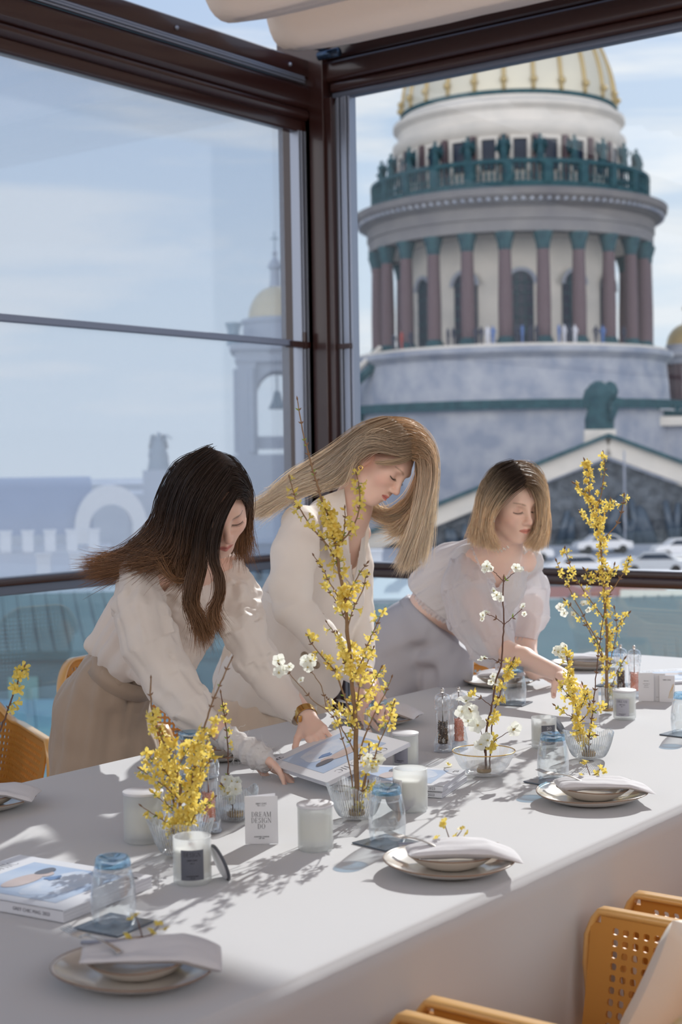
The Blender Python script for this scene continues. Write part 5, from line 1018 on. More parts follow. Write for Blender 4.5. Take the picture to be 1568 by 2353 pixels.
def make_magazine(label, loc, rz, Wd=0.235, Hh=0.31, th=0.020, seed=0, title='GREY CHIC', cat='magazine'):
    """Origin at the lower left corner of the cover; x across, y up the page."""
    t = thing('magazine', label, cat, loc, rz, None)
    mb = MB(); mb.box((Wd / 2, Hh / 2, 0.0006), (Wd, Hh, 0.0012)); mb.box((Wd / 2, Hh / 2, th - 0.0006), (Wd, Hh, 0.0012)); mb.box((0.0006, Hh / 2, th / 2), (0.0012, Hh, th)); cv = mb.build('cover', M_COVER, t)
    pg = MB(); n = 6
    for k in range(n): z0 = 0.0013 + (th - 0.0026) * k / n; pg.span((0.001, 0.0012 + 0.0006 * (k % 2), z0), (Wd - 0.0012 - 0.0008 * (k % 3), Hh - 0.0012, z0 + (th - 0.0026) / n * 0.93))
    pg.build('pages', M_PAGES, t)
    picture(t, Wd * 0.12, Hh * 0.13, Wd * 0.88, Hh * 0.80, th + 0.0002, seed)
    serif_mesh(title, 0.036, 'title', M_INKG, t, (Wd / 2, Hh * 0.895, th + 0.0002), scale=(0.93, 0.95, 1)); text_mesh("'23", 0.017, 'year', M_INK, t, (Wd * 0.86, Hh * 0.06, th + 0.0002))
    text_mesh('GREY CHIC MAG. 2023', 0.008, 'spine_text', M_INKG, t, (-0.0002, Hh * 0.22, th / 2), (math.radians(90), 0, math.radians(-90)))
    return t
a, b = onz(145, 2095, TZ + 0.02), onz(355, 2012, TZ + 0.02); dv = nrm(b - a); make_magazine('thick magazine with pale blue cover photo at the left, beside a glass', (a[0], a[1], TZ + 0.0012), math.atan2(dv[1], dv[0]))
# stack lying under the raised one
a, b = onz(1016, 1817, TZ + 0.018), onz(1075, 1778, TZ + 0.018); dv = nrm(b - a); rz = math.atan2(dv[1], dv[0])
for k, (dx, dr) in enumerate(((0.0, 0.0), (0.006, 0.03))):
    mg = make_magazine(('lower' if k == 0 else 'upper') + ' magazine of the pair beside the dimpled bowl', (0, 0, 0), 0, 0.19, 0.26, 0.012, 2)
    ln = 0.26; ex = np.array([math.cos(rz + dr), math.sin(rz + dr)]); ey = np.array([-ex[1], ex[0]]); o_ = np.array([a[0], a[1]]) + ex * dx - ex * 0.0; mg.location = (o_[0] - 0 * ex[0], o_[1], TZ + 0.0012 + k * 0.0128); mg.rotation_euler = (0, 0, rz + dr)
# loose spread lying under the raised magazine, held by both women
def plane_thing(name, label, cat, c00, c10, c01, Wd, Hh):
    """A thing whose local x,y follow two given corners."""
    ex = nrm(np.array(c10) - c00); n = nrm(np.cross(ex, np.array(c01) - c00)); ey = np.cross(n, ex); t = thing(name, label, cat, c00); M = Matrix([[ex[0], ey[0], n[0]], [ex[1], ey[1], n[1]], [ex[2], ey[2], n[2]]]); t.rotation_euler = M.to_euler(); return t
nr, rr_, ll = np.array([2.604, 2.023, 0.772]), np.array([2.8156, 1.9435, 0.836]), np.array([2.7129, 2.3132, 0.772])
# upside down to the viewer: its head points to the camera
wv = nrm(rr_ - nr); hv = ll - nr; hv = nrm(hv - wv * (hv @ wv)); Wm, Hm, tm = 0.235, 0.28, 0.010
tl = make_magazine('glossy magazine held up between the gauze-wrapped hand and the braceleted hand', (0, 0, 0), 0, Wm, Hm, tm, 5)
# local x runs from right corner to near corner reversed, y from far edge to near edge
org = nr + wv * Wm + hv * Hm; ex = -wv; ey = -hv; n_ = np.cross(ex, ey); M_ = Matrix([[ex[0], ey[0], n_[0]], [ex[1], ey[1], n_[1]], [ex[2], ey[2], n_[2]]]); tl.rotation_euler = M_.to_euler(); tl.location = tuple(org)
MAGHELD = (nr, rr_, ll, org, ex, ey, n_)
# ---- printed cards
def make_card(label, px, py, rz, W, Hh, words, gold=False, open_=0.35, ink=None):
    p = onz(px, py, TZ); t = thing('printed_card', label, 'card', (p[0], p[1], TZ + 0.0008), rz, None); mb = MB()
    # a folded sheet standing like a tent: front panel faces local -y
    mb.box((0, 0, Hh / 2), (W, 0.0006, Hh)); mb.build('front_panel', M_PAPER, t)
    mb = MB(); n = 1; a = open_; q = [(-W / 2, 0.0004, 0), (-W / 2 + W * math.cos(a), W * math.sin(a), 0), (-W / 2 + W * math.cos(a), W * math.sin(a), Hh + 0.0), (-W / 2, 0.0004, Hh)]; q2 = [(x, y + 0.0006, z) for x, y, z in q]
    mb.add(q + q2, [(0, 1, 2, 3), (7, 6, 5, 4), (0, 4, 5, 1), (1, 5, 6, 2), (2, 6, 7, 3), (3, 7, 4, 0)]); mb.build('back_panel', M_PAPER, t)
    for wd, sz, z in words: (serif_mesh if wd in ('DREAM', 'DESIGN', 'DO') else text_mesh)(wd, sz * (1.12 if wd in ('DREAM', 'DESIGN', 'DO') else 1), 'lettering', ink or M_INK, t, (0, -0.0005, z * Hh), (math.radians(90), 0, 0))
    if gold:
        g = MB()
        for k in range(4): g.tube([(0.004 + 0.004 * k, -0.0006, 0.012), (0.008 + 0.003 * k, -0.0006, 0.030 + 0.004 * k), (0.016 + 0.004 * (k % 2), -0.0006, 0.048 + 0.003 * k)], 0.0005, 6)
        g.build('gold_drawing', M_GOLD, t)
    return t
def cam_face_rz(px, py, off=0.0): p = onz(px, py, TZ); return math.atan2(p[1], p[0]) - math.pi / 2 + off
make_card('folded white card reading DREAM DESIGN DO, standing before the small bowl', 602, 1940, cam_face_rz(602, 1940, -0.05), 0.064, 0.093, [('GREY CHIC', 0.0042, 0.845), ('No. 1, 2, 3', 0.0036, 0.805), ('DREAM', 0.0125, 0.62), ('DESIGN', 0.0125, 0.495), ('DO', 0.0125, 0.37), ('SCENTED CANDLE', 0.0034, 0.15), ('NET 200', 0.0030, 0.115)], open_=0.42)
make_card('white card with gold line drawing, touched by reaching fingertips', 1346, 1662, cam_face_rz(1346, 1662, -0.12), 0.074, 0.092, [('GREY CHIC', 0.0050, 0.86)], gold=True, open_=0.5)
make_card('far white card with a column of tiny print, beside the farthest salt mill', 1486, 1612, cam_face_rz(1486, 1612, 0.05), 0.046, 0.086, [('GREY CHIC', 0.0030, 0.72), ('dream design do', 0.0030, 0.62), ('candle set', 0.0030, 0.56), ('three scents', 0.0030, 0.50)])
make_card('far white card, middle of the three by the salt mill', 1512, 1612, cam_face_rz(1512, 1612, -0.25), 0.046, 0.084, [('No. 2', 0.0030, 0.15)])
make_card('far white card with gold sprig, nearest the right-edge glass', 1534, 1614, cam_face_rz(1534, 1614, -0.15), 0.046, 0.080, [('GREY CHIC', 0.0050, 0.84)], gold=True)
a = onz(1532, 1574, TZ); make_magazine('thin open magazine at the far right end of the table', (a[0], a[1], TZ + 0.0012), head + 0.25, 0.21, 0.28, 0.008, 3)
# ---- branches of yellow blossom
def bud_mesh(mb, p, d, r, L, mi=0):
    d = nrm(d); mb.tube([p, p + d * L * 0.45, p + d * L], [r * 0.5, r, r * 0.12], 6, mi)
def make_branch(label, loc, D, segs, name='flowering_branch', cat='branch', seed=0, white=(), bark=None, fr=13.5):
    """segs: (polyline in picture points, start px radius, end px radius, depth drift at the tip, blossoms, buds). Depths are measured from the bowl."""
    t = thing(name, label, cat, loc, 0, None); r = random.Random(seed); st = MB(); fl = MB(); bd = MB(); base = np.array(loc, float); cnt = 0
    for pts, r0, r1, dd, nf, nb in segs:
        n = len(pts); P = np.array([ond(x, y, D[0] + D[1] * max(0, (D[2] - y)) / 1000.0 + dd * (i / (n - 1)) ** 1.2) for i, (x, y) in enumerate(pts)]); K = max(14, n * 4); u = np.linspace(0, 1, K); C = catmull(P, u)
        C = C + np.array([[r.uniform(-1, 1) * 0.0010 for _ in range(3)] for _ in range(K)]) * np.clip(np.minimum(u, 1 - u) * 8, 0, 1)[:, None]
        rad = [rp(0.66 * (r0 + (r1 - r0) * v ** 0.8), D[0]) * (1.12 if i % 5 == 0 else 1.0) for i, v in enumerate(u)]; st.tube(C - base, rad, 9 if r0 > 5 else 7)
        T = np.gradient(C, axis=0); T /= np.linalg.norm(T, axis=1)[:, None] + 1e-9
        def at(v): i = min(K - 1, int(v * (K - 1))); return C[i] - base, T[i], rad[i]
        rngs = nf if isinstance(nf, (list, tuple)) else [(0.12, 1.0, nf)]
        for a, b, c in rngs:
            for k in range(int(c * 1.35 + 0.5)):
                p, tn, q = at(a + (b - a) * (k + r.random()) / max(int(c * 1.35 + 0.5), 1)); e = nrm(np.array([r.uniform(-1, 1) for _ in range(3)]) + tn * 0.35 + BACK * 0.25); e = nrm(e - tn * (e @ tn) * 0.75); s_ = rp(fr * r.uniform(0.72, 1.12), D[0])
                cc = p + e * (q + s_ * 0.55); fl_n = nrm(e + 0.5 * np.array([r.uniform(-1, 1) for _ in range(3)]) + BACK * 0.25)
                if r.random() < 0.80: flower(fl, cc, fl_n, s_, 4, 0, r.uniform(0.25, 0.9), 0.30, r.random()); fl.tube([p, cc], [0.0008, 0.0011], 5, 1)
                else: bud_mesh(fl, p + e * q, e + tn * 0.4, s_ * 0.28, s_ * 1.3, 0)
                cnt += 1
        for k in range(nb):
            v = 0.08 + 0.92 * (k + r.random() * 0.6) / max(nb, 1); p, tn, q = at(min(v, 1)); 
            for sg in (1, -1): e = nrm(sg * np.cross(tn, BACK + 0.4 * RIGHT) + tn * 0.9); bud_mesh(bd, p, e, rp(2.0, D[0]), rp(r.uniform(7, 11), D[0]), 0 if r.random() < 0.75 else 1)
        bud_mesh(bd, C[-1] - base, T[-1], rp(2.4, D[0]), rp(11, D[0]), 0)
    wf = MB()
    for (x, y, R_, dd) in white:
        c = ond(x, y, D[0] + D[1] * max(0, (D[2] - y)) / 1000.0 + dd) - base; flower(wf, c, nrm(BACK + 0.7 * np.array([r.uniform(-1, 1) for _ in range(3)])), rp(R_, D[0]), 5, 0, 0.25, 0.46, r.random())
        for k in range(7): e = nrm(BACK + 0.5 * np.array([r.uniform(-1, 1) for _ in range(3)])); wf.tube([c, c + e * rp(R_ * 0.4, D[0])], [0.0003, 0.0006], 4, 1)
        bud_mesh(wf, c, -BACK + 0.5 * RIGHT, rp(2.5, D[0]), rp(8, D[0]), 2)
    o_ = len(st.v); st.v += bd.v; st.f += [tuple(i + o_ for i in f) for f in bd.f]; st.m += [k + 1 for k in bd.m]
    st.build('stem', [bark or M_BARK2, M_BUDS, M_LEAF], t, smooth=True)
    if fl.v: fl.build('blossoms', [M_YEL, M_LEAF], t, smooth=True)
    if wf.v: wf.build('white_blossoms', [M_WHT, M_YEL, M_LEAF], t, smooth=True)
    return t
def bloc(B): return tuple(np.array(B.location) + np.array([0, 0, 0.018]))
dM = depth(bloc(BM))
make_branch('tall branch of yellow blossom in the wavy bowl at the table centre', bloc(BM), (dM, 0.0, 0), [
    ([(824, 1872), (820, 1790), (818, 1667), (814, 1614), (809, 1571), (806, 1516), (798, 1444), (794, 1384), (788, 1350), (781, 1316), (773, 1261), (764, 1223), (756, 1187), (739, 1146)], 9.5, 4.0, 0, [(0.18, 0.26, 5), (0.34, 0.43, 16), (0.53, 0.62, 15), (0.70, 0.99, 52)], 0),
    ([(739, 1146), (728, 1109), (718, 1076), (708, 1038), (694, 981), (684, 920)], 4.4, 1.8, 0, 0, 10),
    ([(769, 1280), (747, 1244), (726, 1223), (705, 1195), (686, 1161), (676, 1136), (666, 1100)], 3.4, 1.8, 0.05, 11, 4),
    ([(773, 1261), (790, 1240), (807, 1217), (824, 1180), (827, 1146), (825, 1112), (820, 1091)], 3.4, 1.8, -0.05, 15, 3), ([(790, 1238), (793, 1197), (793, 1169)], 2.5, 1.5, -0.02, 3, 2),
    ([(779, 1374), (756, 1333), (739, 1304), (722, 1278)], 2.6, 1.3, 0.05, 4, 5), ([(796, 1384), (811, 1348), (828, 1316), (843, 1295)], 2.8, 1.3, -0.04, [(0, 0.5, 6), (0.6, 1, 1)], 4),
    ([(800, 1440), (812, 1400), (832, 1360), (841, 1330), (847, 1318)], 2.6, 1.3, -0.06, 6, 4), ([(797, 1430), (775, 1385), (752, 1350), (746, 1330)], 2.4, 1.3, 0.05, 6, 4),
    ([(805, 1499), (788, 1486), (769, 1454), (752, 1431)], 2.8, 1.4, 0.05, 4, 3), ([(812, 1654), (781, 1571), (769, 1541), (747, 1516), (716, 1478), (707, 1461)], 3.6, 1.5, -0.05, [(0.3, 0.75, 11), (0.8, 1, 2)], 3),
    ([(826, 1745), (837, 1694), (864, 1635), (886, 1592), (900, 1558)], 3.4, 1.4, -0.06, 7, 4), ([(813, 1560), (832, 1516), (849, 1473), (864, 1439), (882, 1403)], 3.0, 1.4, -0.05, [(0.1, 0.3, 4), (0.4, 1, 7)], 4),
    ([(818, 1640), (827, 1580), (841, 1533), (854, 1505), (858, 1490)], 3.0, 1.6, 0.03, 9, 2), ([(830, 1860), (837, 1796), (860, 1743), (877, 1694), (896, 1654), (906, 1616)], 3.2, 1.5, -0.08, [(0.35, 0.6, 4), (0.7, 1.0, 9)], 3),
    ([(828, 1858), (841, 1790), (846, 1750), (848, 1715)], 2.8, 1.6, 0.03, 5, 2), ([(818, 1735), (794, 1688), (775, 1652), (758, 1618), (752, 1605)], 2.8, 1.3, -0.05, 6, 3), ([(812, 1680), (803, 1658), (786, 1637), (773, 1624)], 2.6, 1.3, 0.03, 7, 2),
    ([(812, 1620), (838, 1600), (862, 1560), (876, 1535)], 2.6, 1.3, -0.05, [(0.3, 1.0, 9)], 2), ([(806, 1540), (790, 1520), (783, 1480), (776, 1455)], 2.4, 1.3, -0.03, 6, 2), ([(830, 1862), (826, 1830), (842, 1812), (846, 1800)], 2, 1.5, 0.0, 6, 0),
    ([(816, 1868), (809, 1790), (803, 1760), (788, 1699), (773, 1658), (752, 1633), (722, 1612), (694, 1580), (662, 1544), (645, 1529)], 2.6, 1.2, -0.04, 0, 5), ([(752, 1633), (739, 1578), (718, 1546), (709, 1532)], 2.0, 1.2, 0.02, 0, 2)],
    seed=3, white=[(640, 1518, 17, -0.04), (650, 1540, 15, -0.04), (641, 1545, 14, -0.05), (702, 1520, 16, 0.02), (714, 1518, 16, 0.02), (708, 1534, 14, 0.01), (857, 1765, 24, -0.03), (870, 1748, 18, -0.03), (846, 1742, 14, -0.02), (665, 1532, 11, -0.04), (692, 1563, 9, -0.04)])
dV = depth(bloc(BV))
make_branch('tall yellow branch far right, rising from the narrow vase', bloc(BV), (dV, 0.0, 0), [
    ([(1396, 1628), (1395, 1594), (1395, 1520), (1395, 1455), (1390, 1376), (1386, 1310), (1380, 1244), (1372, 1189), (1356, 1146), (1353, 1086), (1345, 1060)], 6.5, 1.8, 0, [(0.10, 0.3, 10), (0.3, 1.0, 120)], 0),
    ([(1374, 1168), (1384, 1125), (1390, 1073), (1387, 1044)], 2.2, 1.3, 0.02, 10, 4), ([(1382, 1244), (1414, 1210), (1430, 1173), (1435, 1141)], 2.4, 1.3, -0.04, [(0.05, 0.2, 3), (0.8, 1, 4)], 4), ([(1377, 1204), (1398, 1170), (1403, 1152)], 2, 1.3, 0, 10, 1),
    ([(1356, 1150), (1338, 1125), (1322, 1112)], 2, 1.2, 0.02, 10, 1), ([(1376, 1215), (1350, 1195), (1335, 1178)], 2, 1.2, 0.02, 6, 2),
    ([(1388, 1520), (1377, 1481), (1356, 1442), (1319, 1373), (1295, 1326), (1280, 1291)], 2.8, 1.2, -0.06, [(0.0, 0.4, 6), (0.6, 1, 6)], 5), ([(1388, 1420), (1369, 1394), (1340, 1355), (1319, 1318), (1301, 1273), (1298, 1262)], 2.4, 1.2, -0.04, 14, 3),
    ([(1393, 1376), (1414, 1347), (1440, 1307), (1448, 1283)], 2.4, 1.2, 0.04, [(0, 0.3, 4), (0.6, 1, 9)], 3), ([(1398, 1490), (1398, 1468), (1422, 1439), (1445, 1410)], 2.2, 1.2, 0.04, 12, 3), ([(1390, 1300), (1404, 1320), (1412, 1300)], 2, 1.2, 0.02, 8, 1),
    ([(1390, 1540), (1382, 1507), (1356, 1452), (1330, 1413), (1301, 1381)], 2.6, 1.2, 0.05, [(0.2, 1, 8)], 4), ([(1400, 1610), (1403, 1586), (1419, 1544), (1435, 1515)], 2.2, 1.2, 0.02, 10, 3), ([(1399, 1540), (1408, 1500), (1418, 1450), (1413, 1400)], 2, 1.0, 0.03, 7, 3),
    ([(1384, 1300), (1362, 1330), (1345, 1310)], 2, 1.2, 0.02, 10, 2)],
    seed=11, fr=8.8, white=[(1288, 1395, 12, 0.04), (1297, 1408, 10, 0.04), (1342, 1388, 10, 0.04), (1352, 1400, 9, 0.03), (1317, 1412, 8, 0.03)])
dW = depth(bloc(BW))
make_branch('two short yellow stems in the wavy bowl before the gold-drawn card', bloc(BW), (dW, 0.0, 0), [
    ([(1350, 1732), (1341, 1700), (1331, 1677), (1327, 1640), (1317, 1593), (1308, 1541), (1301, 1492)], 3.4, 1.8, 0, [(0.12, 1, 62)], 0), ([(1356, 1732), (1354, 1700), (1362, 1640), (1368, 1581), (1373, 1522), (1381, 1463), (1391, 1394)], 2.8, 1.2, 0.03, [(0.15, 0.35, 6)], 9),
    ([(1330, 1664), (1350, 1640), (1356, 1615), (1352, 1590)], 1.8, 1.1, 0.02, 9, 1), ([(1320, 1610), (1300, 1590), (1282, 1565)], 1.8, 1.1, -0.03, 6, 2), ([(1326, 1650), (1304, 1642), (1290, 1630), (1277, 1622)], 1.6, 1.0, -0.02, 3, 3), ([(1364, 1636), (1378, 1628), (1385, 1620)], 1.6, 1.0, 0.02, 4, 1), ([(1334, 1630), (1346, 1600), (1340, 1575)], 1.6, 1, 0, 8, 1), ([(1352, 1705), (1362, 1692), (1367, 1688)], 1.3, .8, 0, 0, 1)],
    seed=17, fr=10.5, bark=M_BARK, white=[(1283, 1497, 15, 0.0), (1294, 1489, 13, 0.0), (1276, 1494, 12, 0.0), (1290, 1510, 12, 0.0)])
dL = depth(bloc(BL))
make_branch('bushy yellow branches in the bowl behind the open DESIGN candle', bloc(BL), (dL, 0.0, 0), [
    ([(420, 1952), (418, 1916), (414, 1857), (414, 1800), (402, 1765), (388, 1735), (375, 1704), (359, 1663), (349, 1627), (346, 1594), (347, 1561)], 7, 2.6, 0, [(0.12, 0.78, 58)], 4), ([(416, 1950), (410, 1900), (400, 1847), (392, 1800), (380, 1760), (372, 1720)], 5, 2, 0.04, [(0.2, 1, 30)], 1),
    ([(424, 1950), (436, 1860), (443, 1782), (451, 1735), (463, 1694), (479, 1639), (496, 1594), (514, 1553), (532, 1515)], 4.6, 2.4, -0.03, [(0.05, 0.55, 44)], 10), ([(412, 1837), (382, 1810), (351, 1788), (322, 1767)], 2.8, 1.6, -0.04, 15, 2),
    ([(404, 1925), (392, 1900), (367, 1880), (326, 1853)], 2.4, 1.4, -0.05, 9, 3), ([(424, 1920), (451, 1871), (475, 1850), (494, 1831)], 2.4, 1.3, -0.05, 8, 2), ([(430, 1820), (459, 1782), (483, 1745), (492, 1725)], 2.6, 1.4, 0.0, 12, 2),
    ([(450, 1800), (463, 1761), (477, 1704), (498, 1649)], 2.4, 1.4, 0.03, 14, 2), ([(408, 1870), (385, 1850), (366, 1835), (350, 1820)], 2.2, 1.3, 0.02, 4, 3), ([(404, 1800), (372, 1765), (350, 1745), (338, 1728)], 2.4, 1.4, 0.03, 12, 1), ([(410, 1760), (424, 1735), (440, 1710)], 2, 1.2, 0, 8, 1), ([(425, 1900), (440, 1850), (448, 1810), (455, 1770)], 2.4, 1.5, 0.02, 22, 1),
    ([(385, 1735), (398, 1715), (408, 1698)], 2, 1.2, 0.02, 7, 2)], seed=23, fr=13.5)
dS = depth(bloc(BS))
make_branch('thin dark twig with white blossoms at its foot in the small bowl', bloc(BS), (dS, 0.0, 0), [([(538, 1868), (530, 1820), (524, 1782), (524, 1725), (521, 1680), (516, 1643), (508, 1594)], 2.8, 1.8, 0, [(0.55, 0.58, 2), (0.66, 0.70, 2), (0.78, 0.92, 9)], 8), ([(530, 1830), (522, 1815), (512, 1805)], 1.6, 1, -0.02, 5, 1)],
    name='blossom_twig', seed=31, fr=8, bark=M_BARK, white=[(526, 1820, 22, -0.02), (540, 1812, 20, -0.02), (533, 1795, 17, -0.01), (518, 1790, 13, 0.0), (546, 1796, 14, 0.01), (530, 1835, 16, -0.03)])
dR = depth(bloc(BR))
make_branch('slender twig with small white blossoms and yellow side stem in the dimpled bowl', bloc(BR), (dR, 0.0, 0), [
    ([(1117, 1768), (1117, 1734), (1118, 1675), (1131, 1622), (1139, 1569), (1152, 1524), (1156, 1473), (1159, 1430), (1156, 1379), (1158, 1330)], 4.2, 2.2, 0, 0, 2), ([(1126, 1768), (1127, 1734), (1129, 1686), (1137, 1634), (1148, 1600), (1156, 1569), (1169, 1543), (1180, 1517)], 2.6, 1.5, 0.02, [(0.22, 0.30, 5), (0.36, 0.44, 6), (0.50, 0.58, 6), (0.64, 0.74, 7), (0.80, 1, 14)], 1),
    ([(1158, 1336), (1144, 1322), (1133, 1311)], 1.6, 1.1, 0, 0, 0), ([(1159, 1336), (1172, 1324), (1184, 1315)], 1.6, 1.1, 0.02, 0, 1), ([(1158, 1434), (1140, 1420), (1122, 1412)], 1.6, 1.1, -0.02, 0, 1), ([(1160, 1434), (1180, 1418), (1199, 1400)], 1.6, 1.1, 0.02, 0, 1), ([(1152, 1527), (1138, 1516), (1120, 1513)], 1.5, 1.0, 0, 0, 1), ([(1131, 1624), (1108, 1606), (1084, 1594)], 1.6, 1.0, 0, [(0.9, 1, 3)], 1),
    ([(1127, 1724), (1137, 1703), (1158, 1688), (1178, 1678)], 1.6, 1.0, -0.03, [(0.2, 0.3, 2)], 1), ([(1114, 1730), (1108, 1690), (1098, 1664), (1082, 1634)], 1.4, 1.0, -0.03, 0, 1)],
    name='blossom_twig', seed=37, fr=11.5, bark=M_BARK, white=[(1119, 1300, 12, 0), (1127, 1306, 10, 0), (1115, 1309, 9, 0), (1186, 1304, 12, 0.02), (1195, 1310, 11, 0.02), (1110, 1413, 8, -0.02), (1118, 1408, 8, -0.02), (1108, 1422, 7, -0.02), (1203, 1393, 8, 0.02), (1205, 1410, 7, 0.02), (1113, 1509, 9, 0), (1104, 1514, 7, 0), (1142, 1367, 13, -0.01), (1150, 1375, 10, -0.01), (1134, 1358, 9, -0.01), (1133, 1554, 10, 0), (1138, 1569, 12, 0), (1129, 1566, 9, 0),
        (1071, 1611, 21, -0.03), (1082, 1634, 23, -0.03), (1063, 1636, 19, -0.03), (1098, 1666, 21, -0.03), (1076, 1655, 15, -0.03), (1180, 1675, 19, -0.03), (1121, 1700, 20, -0.03), (1104, 1710, 17, -0.03)])
dX = depth(bloc(BX))
make_branch('yellow branch entering at the left edge before the cream cushion', bloc(BX), (dX, 0.0, 0), [([(-88, 1880), (-40, 1770), (2, 1673), (18, 1632), (32, 1591), (43, 1564), (55, 1534)], 4, 2.4, 0, [(0.52, 0.60, 2), (0.70, 0.78, 3), (0.86, 1, 8)], 3), ([(-60, 1810), (-66, 1720), (-80, 1640)], 3, 2, 0, 5, 3)], seed=41, fr=14, bark=M_BARK)
# fallen blossom
fl = MB(); c = onz(1030, 1754, TZ + 0.008); flower(fl, np.array([0, 0, 0.0]), (0.2, -0.5, 1), 0.010, 4, 0, 0.5, seed=4); o = fl.build('fallen_blossom', M_YEL, smooth=True, loc=(c[0], c[1], TZ + 0.003)); tag(o, 'single fallen yellow blossom on the cloth left of the dimpled bowl', 'flower')
# ================================================================== PEOPLE
_vr = np.random.RandomState(5); _VN = _vr.rand(32, 32, 32).astype(np.float32)
def vnoise(x, y, z):
    x, y, z = (np.asarray(a, np.float64) for a in (x, y, z)); xi, yi, zi = (np.floor(a).astype(int) for a in (x, y, z)); fx, fy, fz = x - xi, y - yi, z - zi
    fx, fy, fz = (f * f * (3 - 2 * f) for f in (fx, fy, fz)); g = lambda a, b, c: _VN[(xi + a) & 31, (yi + b) & 31, (zi + c) & 31]
    c00 = g(0, 0, 0) * (1 - fx) + g(1, 0, 0) * fx; c10 = g(0, 1, 0) * (1 - fx) + g(1, 1, 0) * fx; c01 = g(0, 0, 1) * (1 - fx) + g(1, 0, 1) * fx; c11 = g(0, 1, 1) * (1 - fx) + g(1, 1, 1) * fx
    return ((c00 * (1 - fy) + c10 * fy) * (1 - fz) + (c01 * (1 - fy) + c11 * fy) * fz) * 2 - 1
def limb(s, pts, k=0.02, sq=None):
    """pts: (px, py, depth, radius in px)."""
    s.path([J(*p[:3]) for p in pts], [rp(p[3], p[2]) for p in pts], k, sq)
def folds(s, pts, amp=0.006, freq=55, along=6, seed=0.0, width=0.16):
    """Long soft folds running with a limb: noise that is fine around it and slow along it."""
    P = [J(*p[:3]) for p in pts]
    def f(x, y, z):
        X = np.stack([x, y, z], -1); best = np.full(len(x), 9.0); out = np.zeros(len(x)); L = 0.0
        for a, b in zip(P[:-1], P[1:]):
            ab = b - a; ln = np.linalg.norm(ab); T = ab / ln; t = np.clip((X - a) @ T, 0, ln); q = X - a - t[:, None] * T; d = np.linalg.norm(q, axis=1)
            u = np.cross(T, [0.3, 0.5, 0.8]); u /= np.linalg.norm(u); w = np.cross(T, u)
            v = vnoise(q @ u * freq + seed, q @ w * freq + 7, (t + L) * along + seed) + 0.5 * vnoise(q @ u * freq * 2.1, q @ w * freq * 2.1 + 3, (t + L) * along * 2.4)
            m = d < best; best[m] = d[m]; out[m] = v[m]; L += ln
        return amp * out * np.clip(1.6 - best / width, 0, 1)
    s.warp(f)
def creases(s, c, r, n, amp=0.006, freq=60, seed=0):
    """Creases across direction n near the point c."""
    n = nrm(n); u = nrm(np.cross(n, [0.2, 0.9, 0.4])); w = np.cross(n, u)
    def f(x, y, z):
        X = np.stack([x, y, z], -1) - c; d = np.linalg.norm(X, axis=1)
        v = vnoise(X @ n * freq + seed, X @ u * 9 + seed, X @ w * 9) 
        return amp * v * np.clip(1 - d / r, 0, 1)
    s.warp(f)

